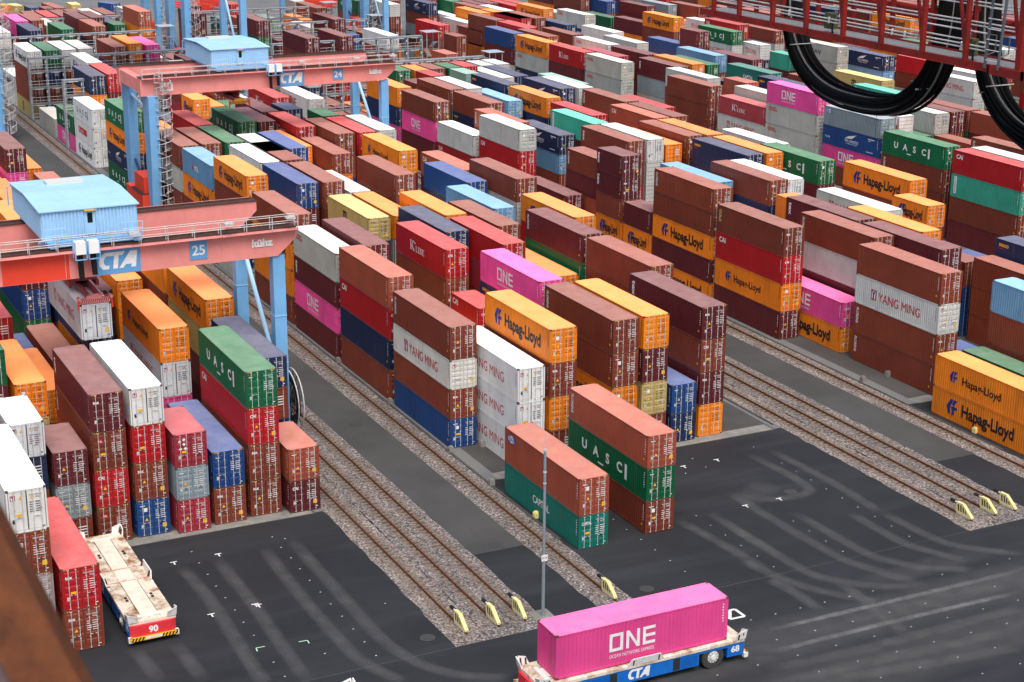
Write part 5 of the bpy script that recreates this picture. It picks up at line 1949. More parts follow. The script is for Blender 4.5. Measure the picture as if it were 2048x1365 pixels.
M3 -94.57 1219 2.90 2.896 rd - 2 0
M3 -94.57 1219 0.00 2.896 lg - 1 0
S0 -88.81 1219 11.28 2.896 pk one 5 1
S0 -88.81 1219 8.38 2.896 lg occl 4 1
S0 -88.81 1219 5.49 2.896 lg occl 3 1
S0 -88.81 1219 2.59 2.896 br - 2 0
S0 -88.81 1219 0.00 2.591 dk - 1 0
S5 -69.35 1219 5.79 2.896 br - 3 0
S5 -69.35 1219 2.90 2.896 br - 2 0
S5 -69.35 1219 0.00 2.896 wh - 1 0
T6 -121.14 1219 5.18 2.896 wh - 3 1
T6 -121.14 1219 2.59 2.591 lg - 2 0
T6 -121.14 1219 0.00 2.591 dk - 1 0
S0 -75.14 1219 10.36 2.591 gr kal 5 1
S0 -75.14 1219 7.77 2.591 bl nyk 4 1
S0 -75.14 1219 5.18 2.591 pk one 3 1
S0 -75.14 1219 2.59 2.591 br - 2 0
S0 -75.14 1219 0.00 2.591 wh - 1 0
M6 -147.65 1219 5.18 2.896 or - 3 0
M6 -147.65 1219 2.59 2.591 or - 2 0
M6 -147.65 1219 0.00 2.591 rd - 1 0
L9 -35.54 1219 8.69 2.896 or hl 4 1
L9 -35.54 1219 5.79 2.896 yl msc 3 1
L9 -35.54 1219 2.90 2.896 br - 2 0
L9 -35.54 1219 0.00 2.896 dk - 1 0
M6 -234.00 1219 8.69 2.896 dk - 4 0
M6 -234.00 1219 5.79 2.896 br - 3 0
M6 -234.00 1219 2.90 2.896 br - 2 0
M6 -234.00 1219 0.00 2.896 br - 1 0
M7 -234.00 1219 8.69 2.896 dk - 4 0
M7 -234.00 1219 5.79 2.896 br - 3 0
M7 -234.00 1219 2.90 2.896 dk - 2 0
M7 -234.00 1219 0.00 2.896 dk - 1 0
R1 -29.50 1219 2.59 2.591 pk one 2 1
R1 -29.50 1219 0.00 2.591 or hl 1 1
S4 -81.43 1219 5.79 2.896 gn - 3 0
S4 -81.43 1219 2.90 2.896 br - 2 0
S4 -81.43 1219 0.00 2.896 nv - 1 0
R8 -195.55 1219 7.77 2.591 whR - 4 1
R8 -195.55 1219 5.18 2.591 sal - 3 1
R8 -195.55 1219 2.59 2.591 br - 2 0
R8 -195.55 1219 0.00 2.591 dk - 1 0
T3 -115.85 1219 5.79 2.896 wh ym 3 1
T3 -115.85 1219 2.90 2.896 wh - 2 1
T3 -115.85 1219 0.00 2.896 dk - 1 0
M5 -134.37 1219 5.49 2.896 nv - 3 0
M5 -134.37 1219 2.59 2.896 br - 2 0
M5 -134.37 1219 0.00 2.591 br - 1 0
R4 -41.52 1219 7.77 2.591 or hl 4 0
R4 -41.52 1219 5.18 2.591 wh - 3 0
R4 -41.52 1219 2.59 2.591 lg - 2 0
R4 -41.52 1219 0.00 2.591 or - 1 0
M8 -28.93 1219 8.69 2.896 br - 4 1
M8 -28.93 1219 5.79 2.896 br - 3 0
M8 -28.93 1219 2.90 2.896 cr - 2 0
M8 -28.93 1219 0.00 2.896 sal - 1 0
M1 -48.03 1219 8.38 2.896 dk - 4 1
M1 -48.03 1219 5.49 2.896 or - 3 0
M1 -48.03 1219 2.59 2.896 br - 2 0
M1 -48.03 1219 0.00 2.591 gn - 1 0
M8 -134.37 1219 8.08 2.896 rd kline 4 1
M8 -134.37 1219 5.18 2.896 cr - 3 0
M8 -134.37 1219 2.59 2.591 br - 2 0
M8 -134.37 1219 0.00 2.591 bl - 1 0
S5 -81.57 1219 8.69 2.896 lg occl 4 1
S5 -81.57 1219 5.79 2.896 lg - 3 0
S5 -81.57 1219 2.90 2.896 rd - 2 0
S5 -81.57 1219 0.00 2.896 rd - 1 0
M9 -48.79 1219 8.69 2.896 or hl 4 1
M9 -48.79 1219 5.79 2.896 rd - 3 0
M9 -48.79 1219 2.90 2.896 rd - 2 0
M9 -48.79 1219 0.00 2.896 rd - 1 0
M8 -42.03 1219 8.69 2.896 dk fl 4 1
M8 -42.03 1219 5.79 2.896 gn - 3 1
M8 -42.03 1219 2.90 2.896 br - 2 0
M8 -42.03 1219 0.00 2.896 nv - 1 0
M2 -55.05 1219 5.18 2.896 bl - 3 0
M2 -55.05 1219 2.59 2.591 rd - 2 0
M2 -55.05 1219 0.00 2.591 br - 1 0
M9 -76.00 1219 8.38 2.896 sal cai 4 1
M9 -76.00 1219 5.49 2.896 dk - 3 0
M9 -76.00 1219 2.59 2.896 br - 2 0
M9 -76.00 1219 0.00 2.591 dk - 1 0
R3 -35.62 1219 8.69 2.896 dk tex 4 1
R3 -35.62 1219 5.79 2.896 bl - 3 0
R3 -35.62 1219 2.90 2.896 br - 2 0
R3 -35.62 1219 0.00 2.896 br - 1 0
R4 -28.88 1219 8.69 2.896 or - 4 1
R4 -28.88 1219 5.79 2.896 or - 3 0
R4 -28.88 1219 2.90 2.896 cr - 2 0
R4 -28.88 1219 0.00 2.896 br - 1 0
L3 -28.73 1219 5.79 2.896 or - 3 1
L3 -28.73 1219 2.90 2.896 yl - 2 0
L3 -28.73 1219 0.00 2.896 br - 1 0
L3 -41.76 1219 7.77 2.591 rd - 4 0
L3 -41.76 1219 5.18 2.591 br - 3 0
L3 -41.76 1219 2.59 2.591 sal - 2 0
L3 -41.76 1219 0.00 2.591 br - 1 0
M0 -88.82 1219 8.69 2.896 lb mol 4 1
M0 -88.82 1219 5.79 2.896 or hl 3 1
M0 -88.82 1219 2.90 2.896 br - 2 1
M0 -88.82 1219 0.00 2.896 lg - 1 1
R0 -81.76 1219 2.59 2.896 dk - 2 1
R0 -81.76 1219 0.00 2.591 br - 1 0
M0 -61.77 1219 8.69 2.896 br - 4 1
M0 -61.77 1219 5.79 2.896 or hl 3 1
M0 -61.77 1219 2.90 2.896 or - 2 1
M0 -61.77 1219 0.00 2.896 br - 1 1
L9 -95.53 1219 5.79 2.896 sal - 3 1
L9 -95.53 1219 2.90 2.896 or - 2 1
L9 -95.53 1219 0.00 2.896 cr - 1 1
R6 -15.39 1219 5.79 2.896 br - 3 1
R6 -15.39 1219 2.90 2.896 br - 2 1
R6 -15.39 1219 0.00 2.896 br - 1 1
L4 -35.70 1219 2.59 2.896 or - 2 1
L4 -35.70 1219 0.00 2.591 dk - 1 0
M9 -127.84 1219 8.69 2.896 whR one 4 1
M9 -127.84 1219 5.79 2.896 cr - 3 0
M9 -127.84 1219 2.90 2.896 rd - 2 0
M9 -127.84 1219 0.00 2.896 br - 1 0
R8 -61.69 1219 8.69 2.896 gn uasc 4 1
R8 -61.69 1219 5.79 2.896 dk - 3 0
R8 -61.69 1219 2.90 2.896 or - 2 0
R8 -61.69 1219 0.00 2.896 cr - 1 0
M4 -94.92 1219 8.69 2.896 bl - 4 1
M4 -94.92 1219 5.79 2.896 or - 3 0
M4 -94.92 1219 2.90 2.896 nv - 2 0
M4 -94.92 1219 0.00 2.896 br - 1 0
S6 -81.68 1219 8.69 2.896 dk tex 4 1
S6 -81.68 1219 5.79 2.896 br - 3 0
S6 -81.68 1219 2.90 2.896 nv - 2 0
S6 -81.68 1219 0.00 2.896 bl - 1 0
M8 -68.50 1219 8.69 2.896 bl - 4 1
M8 -68.50 1219 5.79 2.896 nv - 3 0
M8 -68.50 1219 2.90 2.896 nv - 2 0
M8 -68.50 1219 0.00 2.896 dk - 1 0
R9 -48.54 1219 8.69 2.896 or hl 4 1
R9 -48.54 1219 5.79 2.896 br - 3 0
R9 -48.54 1219 2.90 2.896 br - 2 0
R9 -48.54 1219 0.00 2.896 br - 1 0
R7 -68.30 1219 8.69 2.896 or - 4 1
R7 -68.30 1219 5.79 2.896 br - 3 0
R7 -68.30 1219 2.90 2.896 or - 2 0
R7 -68.30 1219 0.00 2.896 dk - 1 0
S7 -134.78 1219 8.69 2.896 dk - 4 0
S7 -134.78 1219 5.79 2.896 nv - 3 0
S7 -134.78 1219 2.90 2.896 br - 2 0
S7 -134.78 1219 0.00 2.896 gn - 1 0
M8 -228.68 606 7.77 2.896 gn - 4 0
M8 -228.68 606 5.18 2.591 br - 3 0
M8 -228.68 606 2.59 2.591 dk - 2 0
M8 -228.68 606 0.00 2.591 gn - 1 0
M6 -108.03 1219 8.69 2.896 rd kline 4 1
M6 -108.03 1219 5.79 2.896 or - 3 0
M6 -108.03 1219 2.90 2.896 br - 2 0
M6 -108.03 1219 0.00 2.896 lg - 1 0
M9 -101.66 1219 8.69 2.896 wh - 4 1
M9 -101.66 1219 5.79 2.896 br - 3 0
M9 -101.66 1219 2.90 2.896 gn - 2 0
M9 -101.66 1219 0.00 2.896 dk - 1 0
M8 -101.31 1219 8.69 2.896 rd - 4 1
M8 -101.31 1219 5.79 2.896 br - 3 0
M8 -101.31 1219 2.90 2.896 dk - 2 0
M8 -101.31 1219 0.00 2.896 gn - 1 0
L5 -42.68 1219 2.59 2.896 br - 2 1
L5 -42.68 1219 0.00 2.591 or - 1 0
S4 -134.66 1219 8.38 2.896 gn - 4 0
S4 -134.66 1219 5.49 2.896 br - 3 0
S4 -134.66 1219 2.59 2.896 or - 2 0
S4 -134.66 1219 0.00 2.591 dk - 1 0
S2 -134.75 1219 8.38 2.896 dk tex 4 1
S2 -134.75 1219 5.49 2.896 gr - 3 1
S2 -134.75 1219 2.59 2.896 lg - 2 0
S2 -134.75 1219 0.00 2.591 lg - 1 0
R5 -82.16 1219 7.77 2.896 or - 4 0
R5 -82.16 1219 5.18 2.591 gn - 3 0
R5 -82.16 1219 2.59 2.591 or - 2 0
R5 -82.16 1219 0.00 2.591 dk - 1 0
S3 -82.09 606 8.69 2.896 whR occl 4 0
S3 -82.09 606 5.79 2.896 cr - 3 0
S3 -82.09 606 2.90 2.896 dk - 2 0
S3 -82.09 606 0.00 2.896 dk - 1 0
M0 -128.02 1219 8.69 2.896 gn uasc 4 1
M0 -128.02 1219 5.79 2.896 or hl 3 1
M0 -128.02 1219 2.90 2.896 nv nyk 2 1
M0 -128.02 1219 0.00 2.896 gn uasc 1 1
R0 -108.54 1219 5.49 2.896 wh cronos 3 1
R0 -108.54 1219 2.59 2.896 rd cai 2 0
R0 -108.54 1219 0.00 2.591 rd - 1 0
R7 -81.60 1219 8.69 2.896 or - 4 0
R7 -81.60 1219 5.79 2.896 dk - 3 0
R7 -81.60 1219 2.90 2.896 dk - 2 0
R7 -81.60 1219 0.00 2.896 gn - 1 0
M5 -115.34 1219 8.38 2.896 dk tex 4 0
M5 -115.34 1219 5.49 2.896 nv - 3 0
M5 -115.34 1219 2.59 2.896 or - 2 0
M5 -115.34 1219 0.00 2.591 br - 1 0
M6 -48.77 1219 8.69 2.896 br - 4 1
M6 -48.77 1219 5.79 2.896 br - 3 0
M6 -48.77 1219 2.90 2.896 dk - 2 0
M6 -48.77 1219 0.00 2.896 nv - 1 0
M8 -88.08 1219 8.69 2.896 or hls 4 1
M8 -88.08 1219 5.79 2.896 dk - 3 0
M8 -88.08 1219 2.90 2.896 dk - 2 0
M8 -88.08 1219 0.00 2.896 cr - 1 0
M3 -75.08 1219 8.69 2.896 br - 4 1
M3 -75.08 1219 5.79 2.896 br - 3 0
M3 -75.08 1219 2.90 2.896 or - 2 0
M3 -75.08 1219 0.00 2.896 bl - 1 0
M0 -35.55 1219 8.69 2.896 sal - 4 1
M0 -35.55 1219 5.79 2.896 rd cai 3 1
M0 -35.55 1219 2.90 2.896 nv - 2 1
M0 -35.55 1219 0.00 2.896 br - 1 1
S1 -101.42 1219 8.69 2.896 lg - 4 0
S1 -101.42 1219 5.79 2.896 or - 3 0
S1 -101.42 1219 2.90 2.896 or - 2 0
S1 -101.42 1219 0.00 2.896 br - 1 0
R8 -215.08 1219 5.18 2.896 bl - 3 0
R8 -215.08 1219 2.59 2.591 dk - 2 0
R8 -215.08 1219 0.00 2.591 br - 1 0
S7 -68.96 1219 8.69 2.896 br - 4 1
S7 -68.96 1219 5.79 2.896 dk - 3 0
S7 -68.96 1219 2.90 2.896 nv - 2 0
S7 -68.96 1219 0.00 2.896 dk - 1 0
R6 -41.93 1219 7.77 2.591 wh ym 4 1
R6 -41.93 1219 5.18 2.591 or - 3 0
R6 -41.93 1219 2.59 2.591 dk - 2 0
R6 -41.93 1219 0.00 2.591 nv - 1 0
M5 -41.91 1219 8.69 2.896 rd - 4 1
M5 -41.91 1219 5.79 2.896 cr - 3 0
M5 -41.91 1219 2.90 2.896 cr - 2 0
M5 -41.91 1219 0.00 2.896 br - 1 0
M6 -122.47 1219 8.38 2.896 dk - 4 0
M6 -122.47 1219 5.49 2.896 nv - 3 0
M6 -122.47 1219 2.59 2.896 or - 2 0
M6 -122.47 1219 0.00 2.591 br - 1 0
M2 -101.81 1219 8.69 2.896 gn - 4 1
M2 -101.81 1219 5.79 2.896 br - 3 0
M2 -101.81 1219 2.90 2.896 rd - 2 0
M2 -101.81 1219 0.00 2.896 dk - 1 0
M2 -75.60 1219 8.69 2.896 bl - 4 1
M2 -75.60 1219 5.79 2.896 dk - 3 0
M2 -75.60 1219 2.90 2.896 nv - 2 0
M2 -75.60 1219 0.00 2.896 br - 1 0
R4 -81.88 1219 8.69 2.896 whR - 4 1
R4 -81.88 1219 5.79 2.896 wh - 3 0
R4 -81.88 1219 2.90 2.896 wh - 2 0
R4 -81.88 1219 0.00 2.896 or - 1 0
R9 -102.52 1219 8.38 2.896 rd - 4 0
R9 -102.52 1219 5.49 2.896 br - 3 0
R9 -102.52 1219 2.59 2.896 rd - 2 0
R9 -102.52 1219 0.00 2.591 bl - 1 0
L7 -29.01 1219 8.69 2.896 or hls 4 1
L7 -29.01 1219 5.79 2.896 whR ym 3 1
L7 -29.01 1219 2.90 2.896 pk - 2 0
L7 -29.01 1219 0.00 2.896 rd - 1 0
R2 0.02 1219 8.69 2.896 lb - 4 1
R2 0.02 1219 5.79 2.896 br - 3 1
R2 0.02 1219 2.90 2.896 br - 2 0
R2 0.02 1219 0.00 2.896 br - 1 0
M1 -102.01 1219 8.69 2.896 br - 4 1
M1 -102.01 1219 5.79 2.896 br - 3 0
M1 -102.01 1219 2.90 2.896 br - 2 0
M1 -102.01 1219 0.00 2.896 br - 1 0
U9 -220.71 1219 2.90 2.896 br - 2 0
U9 -220.71 1219 0.00 2.896 br - 1 0
M7 -101.49 1219 8.69 2.896 br - 4 1
M7 -101.49 1219 5.79 2.896 sal - 3 0
M7 -101.49 1219 2.90 2.896 bl - 2 0
M7 -101.49 1219 0.00 2.896 br - 1 0
S4 -220.71 1219 7.77 2.591 or - 4 0
S4 -220.71 1219 5.18 2.591 cr - 3 0
S4 -220.71 1219 2.59 2.591 cr - 2 0
S4 -220.71 1219 0.00 2.591 nv - 1 0
M6 -95.16 1219 7.77 2.591 br - 4 1
M6 -95.16 1219 5.18 2.591 or - 3 0
M6 -95.16 1219 2.59 2.591 br - 2 0
M6 -95.16 1219 0.00 2.591 lg - 1 0
S6 -108.16 1219 8.69 2.896 br - 4 1
S6 -108.16 1219 5.79 2.896 lg - 3 0
S6 -108.16 1219 2.90 2.896 br - 2 0
S6 -108.16 1219 0.00 2.896 br - 1 0
M3 -42.38 1219 8.69 2.896 rd kline 4 1
M3 -42.38 1219 5.79 2.896 br - 3 1
M3 -42.38 1219 2.90 2.896 br - 2 0
M3 -42.38 1219 0.00 2.896 br - 1 0
M0 -161.59 1219 2.59 2.896 gn uasc 2 0
M0 -161.59 1219 0.00 2.591 pk one 1 0
S7 -81.92 1219 8.69 2.896 br - 4 0
S7 -81.92 1219 5.79 2.896 gn - 3 0
S7 -81.92 1219 2.90 2.896 br - 2 0
S7 -81.92 1219 0.00 2.896 wh - 1 0
R0 -121.53 1219 8.08 2.896 br - 4 1
R0 -121.53 1219 5.18 2.896 pk one 3 1
R0 -121.53 1219 2.59 2.591 dk - 2 1
R0 -121.53 1219 0.00 2.591 dk - 1 0
R3 -22.47 1219 8.69 2.896 dk tex 4 1
R3 -22.47 1219 5.79 2.896 dk - 3 0
R3 -22.47 1219 2.90 2.896 br - 2 0
R3 -22.47 1219 0.00 2.896 dk - 1 0
R5 -56.00 1219 8.38 2.896 whR - 4 1
R5 -56.00 1219 5.49 2.896 dk - 3 0
R5 -56.00 1219 2.59 2.896 dk - 2 0
R5 -56.00 1219 0.00 2.591 gn - 1 0
S1 -268.14 1219 5.49 2.896 gn uasc 3 0
S1 -268.14 1219 2.59 2.896 br - 2 0
S1 -268.14 1219 0.00 2.591 dk - 1 0
R0 -295.17 1219 2.59 2.591 lg - 2 0
R0 -295.17 1219 0.00 2.591 gn - 1 0
S6 -134.45 606 5.18 2.591 nv - 3 0
S6 -134.45 606 2.59 2.591 sal - 2 0
S6 -134.45 606 0.00 2.591 or - 1 0
R8 -107.80 1219 8.69 2.896 br fl 4 1
R8 -107.80 1219 5.79 2.896 dk - 3 0
R8 -107.80 1219 2.90 2.896 lg - 2 0
R8 -107.80 1219 0.00 2.896 wh - 1 0
T6 -235.40 1219 5.18 2.896 dk - 3 0
T6 -235.40 1219 2.59 2.591 br - 2 0
T6 -235.40 1219 0.00 2.591 br - 1 0
M2 -88.38 1219 8.69 2.896 wh - 4 1
M2 -88.38 1219 5.79 2.896 or - 3 0
M2 -88.38 1219 2.90 2.896 bl - 2 0
M2 -88.38 1219 0.00 2.896 sal - 1 0
M4 -135.77 606 8.38 2.896 or hl 4 1
M4 -135.77 606 5.49 2.896 gn - 3 0
M4 -135.77 606 2.59 2.896 wh - 2 0
M4 -135.77 606 0.00 2.591 gn - 1 0
S5 -201.66 1219 8.38 2.896 br - 4 0
S5 -201.66 1219 5.49 2.896 br - 3 0
S5 -201.66 1219 2.59 2.896 lg - 2 0
S5 -201.66 1219 0.00 2.591 br - 1 0
S7 -95.43 1219 8.69 2.896 tq vlab 4 1
S7 -95.43 1219 5.79 2.896 gn - 3 0
S7 -95.43 1219 2.90 2.896 gn - 2 0
S7 -95.43 1219 0.00 2.896 br - 1 0
R8 -41.85 606 7.77 2.591 or hl 4 1
R8 -41.85 606 5.18 2.591 br - 3 0
R8 -41.85 606 2.59 2.591 bl - 2 0
R8 -41.85 606 0.00 2.591 br - 1 0
T9 -128.38 1219 8.38 2.896 wh - 4 1
T9 -128.38 1219 5.49 2.896 cr - 3 1
T9 -128.38 1219 2.59 2.896 br - 2 0
T9 -128.38 1219 0.00 2.591 br - 1 0
S8 -214.81 1219 8.38 2.896 or hl 4 0
S8 -214.81 1219 5.49 2.896 br - 3 0
S8 -214.81 1219 2.59 2.896 br - 2 0
S8 -214.81 1219 0.00 2.591 nv - 1 0
M5 -55.18 1219 8.69 2.896 or hls 4 1
M5 -55.18 1219 5.79 2.896 cr - 3 0
M5 -55.18 1219 2.90 2.896 br - 2 0
M5 -55.18 1219 0.00 2.896 lg - 1 0
M7 -55.72 1219 8.69 2.896 lb - 4 1
M7 -55.72 1219 5.79 2.896 br - 3 0
M7 -55.72 1219 2.90 2.896 or - 2 0
M7 -55.72 1219 0.00 2.896 gn - 1 0
R7 -215.47 1219 8.38 2.896 dk - 4 1
R7 -215.47 1219 5.49 2.896 gn - 3 0
R7 -215.47 1219 2.59 2.896 lg - 2 0
R7 -215.47 1219 0.00 2.591 nv - 1 0
T6 -134.50 1219 5.79 2.896 rd - 3 1
T6 -134.50 1219 2.90 2.896 br - 2 1
T6 -134.50 1219 0.00 2.896 lg - 1 0
S1 -222.11 1219 5.18 2.896 rd - 3 1
S1 -222.11 1219 2.59 2.591 br fl 2 0
S1 -222.11 1219 0.00 2.591 or hl 1 0
R2 -29.00 1219 8.69 2.896 br fl 4 1
R2 -29.00 1219 5.79 2.896 lg - 3 1
R2 -29.00 1219 2.90 2.896 dk - 2 0
R2 -29.00 1219 0.00 2.896 br - 1 0
R4 -55.05 1219 8.69 2.896 br - 4 1
R4 -55.05 1219 5.79 2.896 nv - 3 0
R4 -55.05 1219 2.90 2.896 dk - 2 0
R4 -55.05 1219 0.00 2.896 dk - 1 0
M7 -41.79 1219 5.18 2.591 or - 3 1
M7 -41.79 1219 2.59 2.591 dk - 2 0
M7 -41.79 1219 0.00 2.591 br - 1 0
L8 -54.99 1219 5.79 2.896 or - 3 1
L8 -54.99 1219 2.90 2.896 or - 2 0
L8 -54.99 1219 0.00 2.896 br - 1 0
T8 -141.63 1219 7.77 2.591 gn - 4 1
T8 -141.63 1219 5.18 2.591 gn - 3 0
T8 -141.63 1219 2.59 2.591 bl - 2 0
T8 -141.63 1219 0.00 2.591 lg - 1 0
M4 -48.62 1219 8.69 2.896 nv - 4 1
M4 -48.62 1219 5.79 2.896 br - 3 0
M4 -48.62 1219 2.90 2.896 br - 2 0
M4 -48.62 1219 0.00 2.896 bl - 1 0
R8 -94.56 1219 8.69 2.896 br - 4 0
R8 -94.56 1219 5.79 2.896 or - 3 0
R8 -94.56 1219 2.90 2.896 cr - 2 0
R8 -94.56 1219 0.00 2.896 gn - 1 0
R3 -81.75 1219 8.69 2.896 br tex 4 1
R3 -81.75 1219 5.79 2.896 br - 3 0
R3 -81.75 1219 2.90 2.896 cr - 2 0
R3 -81.75 1219 0.00 2.896 gn - 1 0
S3 -148.98 1219 8.38 2.896 dk - 4 0
S3 -148.98 1219 5.49 2.896 dk - 3 0
S3 -148.98 1219 2.59 2.896 dk - 2 0
S3 -148.98 1219 0.00 2.591 bl - 1 0
R1 -102.29 1219 8.08 2.896 sal fl 4 0
R1 -102.29 1219 5.18 2.896 gn - 3 0
R1 -102.29 1219 2.59 2.591 lg - 2 0
R1 -102.29 1219 0.00 2.591 nv - 1 0
R0 -201.02 1219 10.67 2.896 dk - 5 1
R0 -201.02 1219 7.77 2.896 gn - 4 1
R0 -201.02 1219 5.18 2.591 dk - 3 0
R0 -201.02 1219 2.59 2.591 gn - 2 0
R0 -201.02 1219 0.00 2.591 dk - 1 0
R1 -215.47 1219 8.69 2.896 sal - 4 0
R1 -215.47 1219 5.79 2.896 lg - 3 0
R1 -215.47 1219 2.90 2.896 dk - 2 0
R1 -215.47 1219 0.00 2.896 bl - 1 0
M2 -114.61 1219 8.69 2.896 rd - 4 1
M2 -114.61 1219 5.79 2.896 br - 3 0
M2 -114.61 1219 2.90 2.896 wh - 2 0
M2 -114.61 1219 0.00 2.896 br - 1 0
S2 -188.69 1219 8.38 2.896 rd - 4 0
S2 -188.69 1219 5.49 2.896 rd - 3 0
S2 -188.69 1219 2.59 2.896 bl - 2 0
S2 -188.69 1219 0.00 2.591 or - 1 0
S8 -160.94 1219 7.77 2.896 bl - 4 1
S8 -160.94 1219 5.18 2.591 br - 3 0
S8 -160.94 1219 2.59 2.591 dk - 2 0
S8 -160.94 1219 0.00 2.591 wh - 1 0
S4 -107.95 1219 8.69 2.896 nv seaco 4 0
S4 -107.95 1219 5.79 2.896 br - 3 0
S4 -107.95 1219 2.90 2.896 dk - 2 0
S4 -107.95 1219 0.00 2.896 dk - 1 0
S9 -107.95 1219 8.69 2.896 yl msc 4 1
S9 -107.95 1219 5.79 2.896 br - 3 0
S9 -107.95 1219 2.90 2.896 br - 2 0
S9 -107.95 1219 0.00 2.896 or - 1 0
T0 -174.22 1219 7.77 2.591 gn uasc 4 1
T0 -174.22 1219 5.18 2.591 wh ym 3 0
T0 -174.22 1219 2.59 2.591 br - 2 0
T0 -174.22 1219 0.00 2.591 dk - 1 0
R8 -241.74 1219 5.18 2.896 or - 3 0
R8 -241.74 1219 2.59 2.591 br - 2 0
R8 -241.74 1219 0.00 2.591 bl - 1 0
R4 -188.90 1219 8.69 2.896 dk - 4 1
R4 -188.90 1219 5.79 2.896 dk - 3 1
R4 -188.90 1219 2.90 2.896 br - 2 1
R4 -188.90 1219 0.00 2.896 rd - 1 1
L8 -121.19 1219 0.00 2.591 br - 1 0
R5 -114.88 1219 8.69 2.896 or hl 4 1
R5 -114.88 1219 5.79 2.896 nv - 3 0
R5 -114.88 1219 2.90 2.896 br - 2 0
R5 -114.88 1219 0.00 2.896 dk - 1 0
R7 -94.54 1219 8.69 2.896 sal cai 4 1
R7 -94.54 1219 5.79 2.896 br - 3 0
R7 -94.54 1219 2.90 2.896 wh - 2 0
R7 -94.54 1219 0.00 2.896 gn - 1 0
R7 -121.41 1219 8.69 2.896 nv nyk 4 1
R7 -121.41 1219 5.79 2.896 rd - 3 0
R7 -121.41 1219 2.90 2.896 or - 2 0
R7 -121.41 1219 0.00 2.896 wh - 1 0
M4 -28.67 1219 8.69 2.896 pk one 4 1
M4 -28.67 1219 5.79 2.896 nv seaco 3 0
M4 -28.67 1219 2.90 2.896 dk - 2 0
M4 -28.67 1219 0.00 2.896 or - 1 0
R0 -135.39 1219 8.08 2.896 or - 4 1
R0 -135.39 1219 5.18 2.896 nv - 3 1
R0 -135.39 1219 2.59 2.591 pk - 2 0
R0 -135.39 1219 0.00 2.591 or - 1 0
U0 -174.41 1219 8.08 2.896 or hl 4 1
U0 -174.41 1219 5.18 2.896 br - 3 1
U0 -174.41 1219 2.59 2.591 or - 2 0
U0 -174.41 1219 0.00 2.591 br - 1 0
M0 -101.87 1219 8.69 2.896 br - 4 1
M0 -101.87 1219 5.79 2.896 lg csav 3 1
M0 -101.87 1219 2.90 2.896 br - 2 1
M0 -101.87 1219 0.00 2.896 or - 1 1
M3 -61.89 1219 7.77 2.591 yl msc 4 1
M3 -61.89 1219 5.18 2.591 nv - 3 0
M3 -61.89 1219 2.59 2.591 lg - 2 0
M3 -61.89 1219 0.00 2.591 bl - 1 0
S9 -202.19 1219 8.38 2.896 lg occl 4 1
S9 -202.19 1219 5.49 2.896 bl - 3 0
S9 -202.19 1219 2.59 2.896 br - 2 0
S9 -202.19 1219 0.00 2.591 rd - 1 0
S5 -162.12 1219 8.38 2.896 lg - 4 0
S5 -162.12 1219 5.49 2.896 or - 3 0
S5 -162.12 1219 2.59 2.896 gn - 2 0
S5 -162.12 1219 0.00 2.591 cr - 1 0
S8 -155.70 606 10.67 2.896 dk - 5 1
S8 -155.70 606 7.77 2.896 dk - 4 0
S8 -155.70 606 5.18 2.591 gn - 3 0
S8 -155.70 606 2.59 2.591 br - 2 0
S8 -155.70 606 0.00 2.591 br - 1 0
S7 -180.86 1219 7.77 2.896 whR - 4 0
S7 -180.86 1219 5.18 2.591 dk - 3 0
S7 -180.86 1219 2.59 2.591 br - 2 0
S7 -180.86 1219 0.00 2.591 br - 1 0
S5 -121.09 1219 8.69 2.896 dg capital 4 1
S5 -121.09 1219 5.79 2.896 dk - 3 0
S5 -121.09 1219 2.90 2.896 dk - 2 0
S5 -121.09 1219 0.00 2.896 br - 1 0
R3 -148.68 606 8.38 2.896 or - 4 0
R3 -148.68 606 5.49 2.896 br - 3 0
R3 -148.68 606 2.59 2.896 dk - 2 0
R3 -148.68 606 0.00 2.591 br - 1 0
S0 -182.26 1219 8.38 2.896 bl - 4 1
S0 -182.26 1219 5.49 2.896 dk - 3 1
S0 -182.26 1219 2.59 2.896 wh - 2 0
S0 -182.26 1219 0.00 2.591 dk - 1 0
R7 -141.60 1219 7.77 2.591 wh - 4 0
R7 -141.60 1219 5.18 2.591 rd - 3 0
R7 -141.60 1219 2.59 2.591 br - 2 0
R7 -141.60 1219 0.00 2.591 lg - 1 0
T0 -141.38 1219 8.69 2.896 lg csav 4 1
T0 -141.38 1219 5.79 2.896 lg - 3 1
T0 -141.38 1219 2.90 2.896 gn - 2 0
T0 -141.38 1219 0.00 2.896 sal - 1 0
R5 -142.19 606 8.38 2.896 lt - 4 0
R5 -142.19 606 5.49 2.896 nv - 3 0
R5 -142.19 606 2.59 2.896 or - 2 0
R5 -142.19 606 0.00 2.591 br - 1 0
S4 -155.70 1219 2.59 2.591 dk - 2 0
S4 -155.70 1219 0.00 2.591 dk - 1 0
R6 -68.25 1219 8.69 2.896 nv seaco 4 1
R6 -68.25 1219 5.79 2.896 nv - 3 0
R6 -68.25 1219 2.90 2.896 br - 2 0
R6 -68.25 1219 0.00 2.896 br - 1 0
R2 -134.50 1219 7.77 2.591 dk - 4 0
R2 -134.50 1219 5.18 2.591 wh - 3 0
R2 -134.50 1219 2.59 2.591 br - 2 0
R2 -134.50 1219 0.00 2.591 dk - 1 0
R2 -115.85 1219 8.38 2.896 br - 4 1
R2 -115.85 1219 5.49 2.896 nv seaco 3 0
R2 -115.85 1219 2.59 2.896 br - 2 0
R2 -115.85 1219 0.00 2.591 br - 1 0
L6 -74.60 1219 7.77 2.591 or hl 4 1
L6 -74.60 1219 5.18 2.591 dk - 3 0
L6 -74.60 1219 2.59 2.591 br - 2 0
L6 -74.60 1219 0.00 2.591 cr - 1 0
